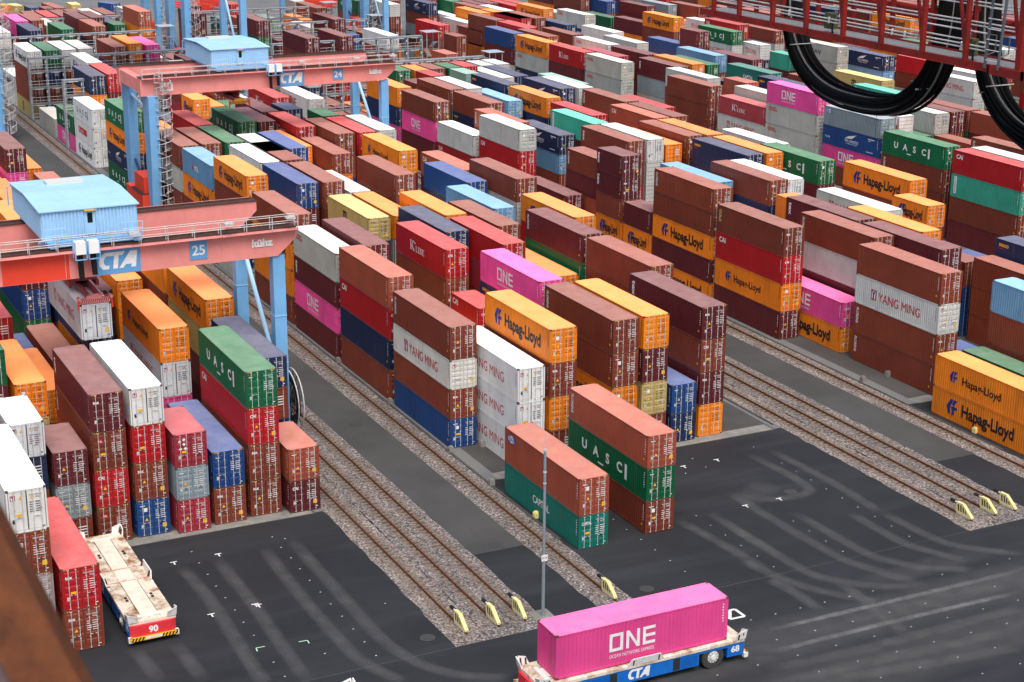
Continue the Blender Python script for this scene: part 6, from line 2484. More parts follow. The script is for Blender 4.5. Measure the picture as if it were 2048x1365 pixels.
L7 -95.19 1219 5.49 2.896 or - 3 0
L7 -95.19 1219 2.59 2.896 dk - 2 0
L7 -95.19 1219 0.00 2.591 br - 1 0
U7 -181.63 1219 5.49 2.896 bl - 3 1
U7 -181.63 1219 2.59 2.896 dk - 2 1
U7 -181.63 1219 0.00 2.591 br - 1 0
R8 -142.00 1219 7.77 2.591 nv - 4 0
R8 -142.00 1219 5.18 2.591 bl - 3 0
R8 -142.00 1219 2.59 2.591 br - 2 0
R8 -142.00 1219 0.00 2.591 or - 1 0
S1 -174.22 1219 8.69 2.896 br - 4 0
S1 -174.22 1219 5.79 2.896 lg - 3 0
S1 -174.22 1219 2.90 2.896 wh - 2 0
S1 -174.22 1219 0.00 2.896 dk - 1 0
L2 -29.05 1219 8.69 2.896 gn - 4 0
L2 -29.05 1219 5.79 2.896 dk - 3 0
L2 -29.05 1219 2.90 2.896 cr - 2 0
L2 -29.05 1219 0.00 2.896 br - 1 0
S4 -234.00 1219 5.18 2.896 whR one 3 0
S4 -234.00 1219 2.59 2.591 br - 2 0
S4 -234.00 1219 0.00 2.591 gn - 1 0
S3 -240.98 1219 7.77 2.591 nv nyk 4 0
S3 -240.98 1219 5.18 2.591 br - 3 0
S3 -240.98 1219 2.59 2.591 gr - 2 0
S3 -240.98 1219 0.00 2.591 dk - 1 0
R2 -94.52 1219 7.77 2.591 nv nyk 4 1
R2 -94.52 1219 5.18 2.591 lb - 3 1
R2 -94.52 1219 2.59 2.591 br - 2 0
R2 -94.52 1219 0.00 2.591 br - 1 0
S3 -162.34 1219 8.38 2.896 whR occl 4 0
S3 -162.34 1219 5.49 2.896 dk - 3 0
S3 -162.34 1219 2.59 2.896 br - 2 0
S3 -162.34 1219 0.00 2.591 br - 1 0
T8 -235.40 1219 5.18 2.896 gr - 3 0
T8 -235.40 1219 2.59 2.591 dk - 2 0
T8 -235.40 1219 0.00 2.591 dk - 1 0
R4 -95.82 1219 8.38 2.896 tq vlab 4 1
R4 -95.82 1219 5.49 2.896 dk - 3 0
R4 -95.82 1219 2.59 2.896 gn - 2 0
R4 -95.82 1219 0.00 2.591 dk - 1 0
S6 -194.15 1219 7.77 2.896 nv seaco 4 0
S6 -194.15 1219 5.18 2.591 dk - 3 0
S6 -194.15 1219 2.59 2.591 bl - 2 0
S6 -194.15 1219 0.00 2.591 gn - 1 0
L9 -114.83 1219 5.18 2.591 or - 3 0
L9 -114.83 1219 2.59 2.591 br - 2 0
L9 -114.83 1219 0.00 2.591 dk - 1 0
M5 -68.54 1219 0.00 2.591 nv - 1 0
T2 -135.77 1219 7.77 2.591 nv nyk 4 1
T2 -135.77 1219 5.18 2.591 lb - 3 0
T2 -135.77 1219 2.59 2.591 or - 2 0
T2 -135.77 1219 0.00 2.591 br - 1 0
R0 -267.20 606 2.59 2.591 or hls 2 0
R0 -267.20 606 0.00 2.591 br - 1 0
T0 -155.56 606 5.49 2.896 tq - 3 0
T0 -155.56 606 2.59 2.896 dk - 2 0
T0 -155.56 606 0.00 2.591 br - 1 0
S3 -194.15 1219 7.77 2.896 rd - 4 0
S3 -194.15 1219 5.18 2.591 br - 3 0
S3 -194.15 1219 2.59 2.591 br - 2 0
S3 -194.15 1219 0.00 2.591 gn - 1 0
R8 -168.98 606 7.77 2.591 sal - 4 0
R8 -168.98 606 5.18 2.591 lg - 3 0
R8 -168.98 606 2.59 2.591 dk - 2 0
R8 -168.98 606 0.00 2.591 gn - 1 0
M0 -48.63 1219 7.77 2.896 lg occl 4 1
M0 -48.63 1219 5.18 2.591 dk tex 3 1
M0 -48.63 1219 2.59 2.591 pk one 2 1
M0 -48.63 1219 0.00 2.591 dk - 1 1
T1 -168.98 606 5.49 2.896 wh ym 3 0
T1 -168.98 606 2.59 2.896 nv - 2 0
T1 -168.98 606 0.00 2.591 dk - 1 0
R3 -247.28 1219 5.18 2.591 dg - 3 0
R3 -247.28 1219 2.59 2.591 br - 2 0
R3 -247.28 1219 0.00 2.591 bl - 1 0
R0 -174.83 1219 10.67 2.896 dk - 5 1
R0 -174.83 1219 7.77 2.896 br - 4 1
R0 -174.83 1219 5.18 2.591 wh - 3 1
R0 -174.83 1219 2.59 2.591 nv - 2 0
R0 -174.83 1219 0.00 2.591 lg - 1 0
R0 -94.55 1219 8.69 2.896 wh - 4 1
R0 -94.55 1219 5.79 2.896 rd cai 3 1
R0 -94.55 1219 2.90 2.896 rd - 2 0
R0 -94.55 1219 0.00 2.896 gn - 1 0
R8 -154.72 606 7.77 2.591 lg - 4 0
R8 -154.72 606 5.18 2.591 dk - 3 0
R8 -154.72 606 2.59 2.591 dk - 2 0
R8 -154.72 606 0.00 2.591 dk - 1 0
T0 -207.43 1219 5.49 2.896 dk - 3 0
T0 -207.43 1219 2.59 2.896 or - 2 0
T0 -207.43 1219 0.00 2.591 dk - 1 0
R7 -228.75 1219 5.18 2.896 whR hl 3 0
R7 -228.75 1219 2.59 2.591 br - 2 0
R7 -228.75 1219 0.00 2.591 rd - 1 0
R9 -154.98 606 7.77 2.591 wh - 4 0
R9 -154.98 606 5.18 2.591 or - 3 0
R9 -154.98 606 2.59 2.591 br - 2 0
R9 -154.98 606 0.00 2.591 br - 1 0
R6 -149.02 606 8.38 2.896 rd - 4 0
R6 -149.02 606 5.49 2.896 br - 3 0
R6 -149.02 606 2.59 2.896 br - 2 0
R6 -149.02 606 0.00 2.591 dk - 1 0
M9 -62.06 1219 10.36 2.591 br - 5 1
M9 -62.06 1219 7.77 2.591 wh - 4 0
M9 -62.06 1219 5.18 2.591 br - 3 0
M9 -62.06 1219 2.59 2.591 br - 2 0
M9 -62.06 1219 0.00 2.591 br - 1 0
R3 -129.13 1219 8.38 2.896 wh - 4 0
R3 -129.13 1219 5.49 2.896 rd - 3 0
R3 -129.13 1219 2.59 2.896 gn - 2 0
R3 -129.13 1219 0.00 2.591 dk - 1 0
R5 -128.00 1219 8.69 2.896 nv seaco 4 1
R5 -128.00 1219 5.79 2.896 cr - 3 0
R5 -128.00 1219 2.90 2.896 dk - 2 0
R5 -128.00 1219 0.00 2.896 dk - 1 0
S6 -141.24 1219 8.69 2.896 lb - 4 1
S6 -141.24 1219 5.79 2.896 br - 3 0
S6 -141.24 1219 2.90 2.896 bl - 2 0
S6 -141.24 1219 0.00 2.896 br - 1 0
R4 -148.83 606 8.38 2.896 br - 4 0
R4 -148.83 606 5.49 2.896 br - 3 0
R4 -148.83 606 2.59 2.896 dk - 2 0
R4 -148.83 606 0.00 2.591 bl - 1 0
R9 -214.07 1219 5.49 2.896 br - 3 0
R9 -214.07 1219 2.59 2.896 br - 2 0
R9 -214.07 1219 0.00 2.591 dk - 1 0
M8 -114.45 606 8.69 2.896 gn - 4 0
M8 -114.45 606 5.79 2.896 or - 3 0
M8 -114.45 606 2.90 2.896 or - 2 0
M8 -114.45 606 0.00 2.896 lg - 1 0
S2 -114.89 606 8.69 2.896 sal - 4 0
S2 -114.89 606 5.79 2.896 or - 3 0
S2 -114.89 606 2.90 2.896 dk - 2 0
S2 -114.89 606 0.00 2.896 br - 1 0
R7 -15.65 1219 7.77 2.591 nv seaco 4 1
R7 -15.65 1219 5.18 2.591 dk - 3 0
R7 -15.65 1219 2.59 2.591 dk - 2 0
R7 -15.65 1219 0.00 2.591 or - 1 0
U4 -214.88 1219 5.18 2.591 nv - 3 1
U4 -214.88 1219 2.59 2.591 br - 2 1
U4 -214.88 1219 0.00 2.591 br - 1 0
T7 -188.90 1219 5.18 2.591 br - 3 1
T7 -188.90 1219 2.59 2.591 lg - 2 0
T7 -188.90 1219 0.00 2.591 or - 1 0
R6 -81.81 1219 8.69 2.896 br - 4 1
R6 -81.81 1219 5.79 2.896 br - 3 0
R6 -81.81 1219 2.90 2.896 rd - 2 0
R6 -81.81 1219 0.00 2.896 br - 1 0
M3 -35.03 606 5.18 2.591 rd cai 3 1
M3 -35.03 606 2.59 2.591 nv - 2 0
M3 -35.03 606 0.00 2.591 dk - 1 0
T2 -180.86 1219 7.77 2.896 rd cai 4 0
T2 -180.86 1219 5.18 2.591 gn - 3 0
T2 -180.86 1219 2.59 2.591 dk - 2 0
T2 -180.86 1219 0.00 2.591 dk - 1 0
R3 -61.72 1219 7.77 2.591 lb - 4 0
R3 -61.72 1219 5.18 2.591 or - 3 0
R3 -61.72 1219 2.59 2.591 gn - 2 0
R3 -61.72 1219 0.00 2.591 br - 1 0
R3 -215.47 1219 5.18 2.591 dk - 3 0
R3 -215.47 1219 2.59 2.591 br - 2 0
R3 -215.47 1219 0.00 2.591 dk - 1 0
R3 -142.33 606 8.38 2.896 rd - 4 0
R3 -142.33 606 5.49 2.896 br - 3 0
R3 -142.33 606 2.59 2.896 br - 2 0
R3 -142.33 606 0.00 2.591 rd - 1 0
M9 -220.71 1219 10.97 2.896 sal - 5 1
M9 -220.71 1219 8.08 2.896 or - 4 0
M9 -220.71 1219 5.18 2.896 sal - 3 0
M9 -220.71 1219 2.59 2.591 br - 2 0
M9 -220.71 1219 0.00 2.591 rd - 1 0
R8 -261.48 1219 2.90 2.896 lt - 2 0
R8 -261.48 1219 0.00 2.896 br - 1 0
R2 -149.05 1219 8.38 2.896 gn - 4 1
R2 -149.05 1219 5.49 2.896 dk - 3 0
R2 -149.05 1219 2.59 2.896 dk - 2 0
R2 -149.05 1219 0.00 2.591 dk - 1 0
S4 -180.86 1219 7.77 2.896 br - 4 0
S4 -180.86 1219 5.18 2.591 br - 3 0
S4 -180.86 1219 2.59 2.591 sal - 2 0
S4 -180.86 1219 0.00 2.591 gn - 1 0
T0 -195.50 1219 7.77 2.896 or hl 4 1
T0 -195.50 1219 5.18 2.591 br - 3 0
T0 -195.50 1219 2.59 2.591 cr - 2 0
T0 -195.50 1219 0.00 2.591 rd - 1 0
M7 -121.09 606 8.69 2.896 nv - 4 0
M7 -121.09 606 5.79 2.896 or - 3 0
M7 -121.09 606 2.90 2.896 nv - 2 0
M7 -121.09 606 0.00 2.896 br - 1 0
S3 -134.65 1219 8.69 2.896 or - 4 0
S3 -134.65 1219 5.79 2.896 dk - 3 0
S3 -134.65 1219 2.90 2.896 cr - 2 0
S3 -134.65 1219 0.00 2.896 br - 1 0
R5 -148.78 606 8.38 2.896 gn - 4 0
R5 -148.78 606 5.49 2.896 br - 3 0
R5 -148.78 606 2.59 2.896 gn - 2 0
R5 -148.78 606 0.00 2.591 wh - 1 0
R2 -129.13 1219 8.38 2.896 br - 4 1
R2 -129.13 1219 5.49 2.896 gn - 3 0
R2 -129.13 1219 2.59 2.896 br - 2 0
R2 -129.13 1219 0.00 2.591 gn - 1 0
L9 -62.01 1219 7.86 2.620 dk - 4 1
M5 -148.35 1219 7.86 2.620 br - 4 1
M7 -155.00 1219 7.86 2.620 br - 4 1
T7 -201.49 1219 7.86 2.620 br - 4 1
U2 -148.35 1219 7.86 2.620 sal - 4 1
'''
FILL = '''L0,0,1,1,4 L0,2,1,1,4 L0,4,1,1,4 L0,6,1,1,4 L0,8,1,1,3 L0,10,1,1,3 L0,12,1,1,3 L0,14,1,1,3 L1,0,1,1,4 L1,2,1,1,4 L1,4,1,1,4 L1,6,1,1,4 L1,8,1,1,3 L1,10,1,1,3 L1,12,1,1,3 L1,14,1,1,3 L2,1,0,1,3 L2,4,1,1,4 L2,6,1,1,4 L2,8,1,1,3 L2,10,1,1,3 L2,12,1,1,3 L2,14,1,1,3 L3,1,0,1,2 L3,6,1,1,4 L3,8,1,1,3 L3,10,1,1,3 L3,12,1,1,3 L3,14,1,1,3 L4,2,0,1,1 L4,6,1,1,1 L4,8,1,1,4 L4,10,1,1,4 L4,12,1,1,4 L4,14,1,1,4 L5,2,1,1,2 L5,8,1,1,3 L5,10,1,1,4 L5,12,1,1,4 L5,14,1,1,4 L6,1,1,1,2 L6,3,0,1,2 L6,6,1,1,3 L6,8,0,1,2 L6,11,1,1,3 L6,13,1,1,4 L6,15,0,1,4 L7,4,1,1,1 L7,6,1,1,3 L7,8,1,1,1 L7,10,1,1,1 L7,14,1,1,3 L8,4,1,1,1 L8,8,1,1,1 L9,7,1,1,3 L9,9,1,1,1 M0,33,1,1,4 M0,35,1,1,4 M1,2,1,1,3 M1,4,0,1,3 M1,7,1,1,3 M1,9,1,1,3 M1,11,1,1,3 M1,15,1,1,3 M1,17,1,1,3 M1,19,1,1,3 M1,21,0,1,2 M1,24,1,1,1 M1,29,1,1,3 M1,31,1,1,1 M1,33,1,1,1 M1,35,1,1,4 M2,2,1,1,2 M2,4,1,1,2 M2,8,0,1,2 M2,17,1,1,3 M2,19,1,1,2 M2,21,0,1,2 M2,29,1,1,3 M2,35,1,1,4 M3,1,1,1,2 M3,6,0,1,2 M3,14,1,1,3 M3,16,1,1,3 M3,18,1,1,3 M3,20,1,1,2 M3,22,1,1,2 M3,24,1,1,3 M3,26,0,1,3 M3,29,1,1,3 M3,31,1,1,3 M3,35,1,1,4 M4,4,0,1,2 M4,11,0,1,3 M4,14,0,1,3 M4,17,0,1,3 M4,19,1,1,2 M4,21,1,1,1 M4,23,1,1,1 M4,25,1,1,1 M4,27,1,1,3 M4,29,1,1,3 M4,33,1,1,4 M4,35,1,1,4 M5,2,1,1,3 M5,10,1,1,3 M5,12,0,1,3 M5,17,0,1,3 M5,20,1,1,3 M5,22,1,1,1 M5,29,1,1,2 M5,31,1,1,2 M5,33,1,1,3 M5,35,1,1,4 M6,2,1,1,3 M6,4,0,1,3 M6,7,1,1,3 M6,11,0,1,2 M6,18,1,1,3 M6,22,1,1,4 M6,29,1,1,2 M6,35,1,1,4 M7,2,1,1,2 M7,8,1,1,3 M7,10,1,1,3 M7,12,0,1,2 M7,15,0,1,3 M7,17,1,1,3 M7,19,1,1,3 M7,21,1,1,3 M7,23,1,1,4 M7,29,1,1,3 M7,31,1,1,3 M7,35,1,1,4 M8,6,1,1,2 M8,10,0,1,2 M8,16,1,1,3 M8,20,1,1,3 M8,22,1,1,4 M8,24,1,1,4 M8,26,1,1,3 M8,28,1,1,3 M8,30,1,1,3 M8,33,1,1,4 M8,35,1,1,4 M9,4,0,1,3 M9,11,1,1,2 M9,15,1,1,3 M9,19,1,1,3 M9,21,1,1,2 M9,23,1,1,3 M9,25,1,1,4 M9,27,1,1,3 M9,29,1,1,2 M9,33,1,1,3 M9,35,1,1,4 R0,9,0,1,1 R0,20,1,1,1 R0,22,1,1,1 R0,32,1,1,1 R0,34,1,1,4 R1,4,1,1,3 R1,6,1,1,2 R1,8,0,1,2 R1,11,1,1,1 R1,15,1,1,2 R1,17,1,1,3 R1,19,1,1,3 R1,21,1,1,1 R1,23,1,1,1 R1,25,1,1,1 R1,36,0,1,4 R2,0,1,1,1 R2,4,1,1,3 R2,6,1,1,3 R2,8,1,1,2 R2,10,1,1,1 R2,14,0,1,3 R2,22,1,1,1 R3,0,0,1,1 R3,5,1,1,3 R3,9,0,1,1 R3,12,1,1,2 R3,14,1,1,3 R3,16,0,1,3 R3,21,1,1,3 R3,32,1,1,3 R4,8,1,1,1 R4,14,1,1,2 R4,18,1,1,3 R4,21,1,1,3 R4,23,1,1,1 R4,28,1,1,3 R4,30,1,1,2 R4,32,1,1,2 R4,34,1,1,3 R4,36,0,1,4 R5,2,1,1,3 R5,4,1,1,3 R5,8,1,1,3 R5,12,0,1,3 R5,21,1,1,3 R5,23,1,1,3 R5,25,1,1,1 R5,27,1,1,1 R5,29,1,1,3 R5,31,1,1,2 R5,33,1,1,2 R5,35,1,1,3 R6,2,1,1,3 R6,6,1,1,3 R6,12,1,1,3 R6,14,1,1,3 R6,16,1,1,4 R6,18,1,1,4 R6,21,1,1,3 R6,23,1,1,2 R6,29,1,1,2 R6,31,1,1,2 R6,33,1,1,1 R6,35,1,1,1 R7,2,1,1,2 R7,4,1,1,3 R7,6,1,1,2 R7,14,1,1,3 R7,18,0,1,3 R7,21,1,1,3 R7,23,1,1,3 R7,25,1,1,2 R7,34,1,1,1 R7,36,0,1,1 R8,0,1,1,3 R8,2,1,1,2 R8,5,1,1,3 R8,9,1,1,4 R8,11,0,1,4 R8,18,0,1,3 R8,22,0,1,3 R8,24,1,1,2 R8,26,0,1,1 R8,32,1,1,2 R9,0,1,1,4 R9,2,1,1,2 R9,4,0,1,2 R9,7,1,1,2 R9,11,1,1,3 R9,15,1,1,4 R9,19,1,1,3 R9,22,1,1,3 R9,24,1,1,2 R9,26,1,1,2 R9,28,1,1,3 R9,32,1,1,3 R9,34,1,1,4 R9,36,0,1,4 S0,0,1,1,4 S0,2,1,1,4 S0,4,0,1,1 S0,17,1,1,2 S0,27,1,1,1 S0,34,1,1,4 S1,0,1,1,4 S1,2,1,1,4 S1,4,0,1,4 S1,7,1,1,4 S1,9,1,1,4 S1,11,1,1,4 S1,15,0,1,3 S1,18,1,1,1 S1,22,1,1,4 S1,26,1,1,4 S1,30,0,1,1 S1,35,0,1,4 S2,0,1,1,4 S2,2,1,1,4 S2,4,1,1,4 S2,6,1,1,3 S2,8,1,1,3 S2,10,1,1,4 S2,12,1,1,4 S2,14,0,1,4 S2,16,1,1,3 S2,20,1,1,1 S2,22,1,1,3 S2,24,1,1,3 S2,31,1,1,2 S3,0,1,1,4 S3,2,1,1,4 S3,4,1,1,4 S3,8,1,1,3 S3,11,1,1,4 S3,13,1,1,4 S3,15,1,1,3 S3,17,0,1,3 S3,24,1,1,3 S3,26,0,1,3 S3,29,1,1,4 S3,33,0,1,2 S4,0,1,1,4 S4,2,1,1,4 S4,4,1,1,4 S4,6,1,1,4 S4,8,1,1,3 S4,12,1,1,3 S4,16,1,1,3 S4,20,0,1,4 S4,23,1,1,3 S4,27,0,1,3 S4,30,0,1,3 S4,35,0,1,4 S5,0,1,1,4 S5,2,1,1,4 S5,4,1,1,4 S5,6,1,1,3 S5,12,1,1,3 S5,14,1,1,3 S5,18,1,1,2 S5,20,1,1,3 S5,24,1,1,3 S5,26,1,1,3 S5,30,1,1,4 S5,32,1,1,4 S5,34,1,1,4 S6,0,1,1,4 S6,2,1,1,4 S6,4,1,1,4 S6,6,1,1,3 S6,8,1,1,3 S6,12,1,1,3 S6,16,1,1,3 S6,21,1,1,3 S6,23,1,1,3 S6,25,1,1,3 S6,29,1,1,4 S6,31,1,1,4 S6,33,1,1,4 S6,35,0,1,4 S7,0,1,1,4 S7,2,1,1,4 S7,4,1,1,4 S7,6,1,1,4 S7,14,1,1,2 S7,16,1,1,3 S7,20,1,1,3 S7,22,1,1,3 S7,24,0,1,3 S7,27,1,1,3 S7,29,1,1,3 S7,31,1,1,3 S7,33,1,1,4 S7,35,0,1,4 S8,0,1,1,4 S8,2,1,1,4 S8,4,1,1,4 S8,6,1,1,4 S8,8,1,1,4 S8,10,1,1,4 S8,12,1,1,4 S8,14,1,1,2 S8,16,1,1,3 S8,18,1,1,3 S8,20,0,1,3 S8,24,1,1,3 S8,26,1,1,3 S8,28,1,1,3 S8,32,1,1,4 S8,34,1,1,4 S9,0,1,1,4 S9,2,1,1,4 S9,4,1,1,4 S9,6,1,1,4 S9,8,1,1,4 S9,10,1,1,3 S9,12,1,1,3 S9,16,1,1,3 S9,18,1,1,3 S9,20,1,1,3 S9,22,1,1,3 S9,24,1,1,3 S9,26,1,1,3 S9,30,1,1,4 S9,32,1,1,4 S9,34,1,1,4 T0,0,1,1,4 T0,2,1,1,4 T0,4,1,1,4 T0,6,1,1,4 T0,8,1,1,4 T0,10,1,1,4 T0,12,1,1,2 T0,14,1,1,2 T0,16,1,1,2 T0,18,0,1,2 T0,22,1,1,1 T0,26,0,1,2 T0,31,1,1,3 T0,33,1,1,4 T0,35,1,1,4 T1,0,1,1,4 T1,2,1,1,4 T1,4,1,1,4 T1,6,1,1,4 T1,8,1,1,4 T1,10,1,1,4 T1,12,1,1,2 T1,14,1,1,2 T1,16,1,1,2 T1,18,1,1,2 T1,20,1,1,4 T1,22,0,1,1 T1,24,1,1,3 T1,26,1,1,3 T1,28,1,1,3 T1,30,1,1,2 T1,32,1,1,4 T1,34,1,1,4 T1,36,0,1,4 T2,0,1,1,4 T2,2,1,1,4 T2,4,1,1,4 T2,6,1,1,4 T2,8,1,1,4 T2,10,1,1,4 T2,12,1,1,1 T2,14,1,1,1 T2,16,1,1,1 T2,20,1,1,3 T2,22,1,1,2 T2,24,0,1,2 T2,27,1,1,2 T2,29,1,1,2 T2,31,1,1,2 T2,33,1,1,4 T2,35,1,1,4 T3,0,1,1,4 T3,2,1,1,4 T3,4,1,1,4 T3,6,1,1,4 T3,8,1,1,4 T3,10,1,1,4 T3,12,1,1,2 T3,14,0,1,1 T3,17,1,1,1 T3,19,1,1,3 T3,21,1,1,3 T3,23,1,1,2 T3,25,1,1,2 T3,27,1,1,2 T3,29,1,1,2 T3,31,1,1,2 T3,33,1,1,2 T3,35,1,1,4 T4,0,1,1,4 T4,2,1,1,4 T4,4,1,1,4 T4,6,1,1,4 T4,8,1,1,4 T4,10,1,1,4 T4,12,1,1,4 T4,14,1,1,1 T4,16,1,1,1 T4,18,1,1,1 T4,20,1,1,3 T4,22,1,1,2 T4,24,1,1,2 T4,26,1,1,2 T4,28,1,1,2 T4,30,1,1,3 T4,32,1,1,2 T4,34,1,1,2 T4,36,0,1,4 T5,0,1,1,4 T5,2,1,1,4 T5,4,1,1,4 T5,6,1,1,4 T5,8,1,1,4 T5,10,1,1,4 T5,12,1,1,4 T5,16,1,1,1 T5,20,1,1,3 T5,22,1,1,3 T5,24,1,1,1 T5,26,1,1,2 T5,30,1,1,2 T5,32,1,1,1 T5,34,1,1,1 T5,36,0,1,4 T6,0,1,1,4 T6,2,1,1,4 T6,4,1,1,4 T6,6,1,1,4 T6,8,1,1,4 T6,10,1,1,4 T6,12,1,1,4 T6,20,1,1,2 T6,22,1,1,2 T6,24,1,1,1 T6,26,1,1,1 T6,28,1,1,3 T6,30,1,1,2 T6,32,0,1,2 T6,35,1,1,4 T7,0,1,1,4 T7,2,1,1,4 T7,4,1,1,4 T7,6,1,1,4 T7,8,1,1,4 T7,10,1,1,4 T7,12,1,1,4 T7,18,1,1,2 T7,20,1,1,2 T7,22,1,1,2 T7,24,1,1,1 T7,28,1,1,3 T7,30,1,1,2 T7,32,1,1,2 T7,34,1,1,2 T7,36,0,1,4 T8,0,1,1,4 T8,2,1,1,4 T8,4,1,1,4 T8,6,1,1,4 T8,8,1,1,4 T8,10,1,1,4 T8,12,1,1,4 T8,14,1,1,4 T8,18,0,1,2 T8,21,1,1,2 T8,23,1,1,2 T8,25,1,1,2 T8,27,1,1,4 T8,29,1,1,2 T8,31,1,1,2 T8,35,1,1,4 T9,0,1,1,4 T9,2,1,1,4 T9,4,1,1,4 T9,6,1,1,4 T9,8,1,1,4 T9,10,1,1,4 T9,12,1,1,4 T9,14,1,1,4 T9,19,1,1,2 T9,21,1,1,2 T9,23,1,1,2 T9,25,1,1,2 T9,27,1,1,4 T9,29,1,1,4 T9,31,0,1,2 T9,34,1,1,4 T9,36,0,1,4 U0,0,1,1,4 U0,2,1,1,4 U0,4,1,1,4 U0,6,1,1,4 U0,8,1,1,4 U0,10,1,1,4 U0,12,1,1,4 U0,14,1,1,4 U0,16,1,1,4 U0,18,1,1,4 U0,20,1,1,1 U0,22,1,1,1 U0,26,1,1,1 U0,30,1,1,4 U0,32,1,1,4 U0,34,1,1,4 U0,36,1,1,4 U1,0,1,1,4 U1,2,1,1,4 U1,4,1,1,4 U1,6,1,1,4 U1,8,1,1,4 U1,10,1,1,4 U1,12,1,1,4 U1,14,1,1,4 U1,16,1,1,4 U1,18,1,1,4 U1,20,1,1,3 U1,22,1,1,1 U1,24,1,1,2 U1,26,1,1,1 U1,32,1,1,4 U1,34,1,1,4 U1,36,1,1,4 U2,0,1,1,4 U2,2,1,1,4 U2,4,1,1,4 U2,6,1,1,4 U2,8,1,1,4 U2,10,1,1,4 U2,12,1,1,4 U2,14,1,1,4 U2,16,1,1,4 U2,18,1,1,4 U2,20,1,1,3 U2,22,1,1,1 U2,24,1,1,2 U2,26,1,1,1 U2,32,1,1,4 U2,34,1,1,4 U2,36,1,1,4 U3,0,1,1,4 U3,2,1,1,4 U3,4,1,1,4 U3,6,1,1,4 U3,8,1,1,4 U3,10,1,1,4 U3,12,1,1,4 U3,14,1,1,4 U3,16,1,1,4 U3,18,1,1,4 U3,20,1,1,4 U3,24,1,1,1 U3,26,1,1,1 U3,32,1,1,4 U3,34,1,1,4 U3,36,1,1,4 U4,0,1,1,4 U4,2,1,1,4 U4,4,1,1,4 U4,6,1,1,4 U4,8,1,1,4 U4,10,1,1,4 U4,12,1,1,4 U4,14,1,1,4 U4,16,1,1,4 U4,18,1,1,4 U4,20,1,1,4 U4,26,1,1,4 U4,32,1,1,4 U4,34,1,1,4 U4,36,1,1,4 U5,0,1,1,4 U5,2,1,1,4 U5,4,1,1,4 U5,6,1,1,4 U5,8,1,1,4 U5,10,1,1,4 U5,12,1,1,4 U5,14,1,1,4 U5,16,1,1,4 U5,18,1,1,4 U5,20,1,1,4 U5,22,1,1,2 U5,26,1,1,1 U5,32,1,1,4 U5,34,1,1,4 U5,36,1,1,4 U6,0,1,1,4 U6,2,1,1,4 U6,4,1,1,4 U6,6,1,1,4 U6,8,1,1,4 U6,10,1,1,4 U6,12,1,1,4 U6,14,1,1,4 U6,16,1,1,4 U6,18,1,1,4 U6,20,1,1,4 U6,22,1,1,4 U6,26,1,1,1 U6,32,1,1,4 U6,34,1,1,4 U6,36,1,1,4 U7,0,1,1,4 U7,2,1,1,4 U7,4,1,1,4 U7,6,1,1,4 U7,8,1,1,4 U7,10,1,1,4 U7,12,1,1,4 U7,14,1,1,4 U7,16,1,1,4 U7,18,1,1,4 U7,20,1,1,4 U7,22,1,1,4 U7,24,0,1,1 U7,27,1,1,4 U7,33,1,1,4 U7,35,1,1,4 U7,37,0,1,4 U8,0,1,1,4 U8,2,1,1,4 U8,4,1,1,4 U8,6,1,1,4 U8,8,1,1,4 U8,10,1,1,4 U8,12,1,1,4 U8,14,1,1,4 U8,16,1,1,4 U8,18,1,1,4 U8,20,1,1,4 U8,22,1,1,4 U8,24,1,1,4 U8,26,1,1,4 U8,28,1,1,4 U8,34,1,1,4 U8,36,1,1,4 U9,0,1,1,4 U9,2,1,1,4 U9,4,1,1,4 U9,6,1,1,4 U9,8,1,1,4 U9,10,1,1,4 U9,12,1,1,4 U9,14,1,1,4 U9,16,1,1,4 U9,18,1,1,4 U9,20,1,1,4 U9,22,1,1,4 U9,24,1,1,4 U9,26,1,1,4 U9,28,1,1,4 U9,33,1,1,4 U9,35,1,1,4 U9,37,0,1,4'''
e = empty('rusty_beam', (96.51, -60.56, 50.45), 'blurred rusty brown steel beam close by in the lower left corner', 'steel beam')
a, b = Vector((96.355, -60.628, 50.748)), Vector((96.668, -60.415, 50.150))
ax = (b - a).normalized()
fwv = Vector((-.8527, .4261, -.3022))
sd = ax.cross(fwv).normalized()
if sd.dot(Vector((-.45, -.89, 0))) < 0:
    sd = -sd
q0 = Vector(e.location)
def flat(mb, o1, o2, d1, d2, m):
    p = [a + sd * o1 + fwv * d1, a + sd * o2 + fwv * d1, a + sd * o2 + fwv * d2, a + sd * o1 + fwv * d2]
    mb.prism([x - q0 for x in p], (b - a), m)
M['rust_beam'] = mat('rusty_brown_beam_paint', lin('#5e3216'), 0.7, 0, 0.45, 14)
M['rust_beam2'] = mat('purple_grey_beam_paint', lin('#5b4a4c'), 0.7, 0, 0.35, 10)
mb = MB()
flat(mb, .0, .115, .0, .03, M['rust_beam'])
flat(mb, .045, .075, .03, .22, M['rust_beam'])
obj('flange', mb, e)
mb = MB()
flat(mb, .118, .16, .015, .05, M['rust_beam2'])
flat(mb, .162, .30, .02, .06, M['rust_dark'])
obj('side_plate', mb, e)

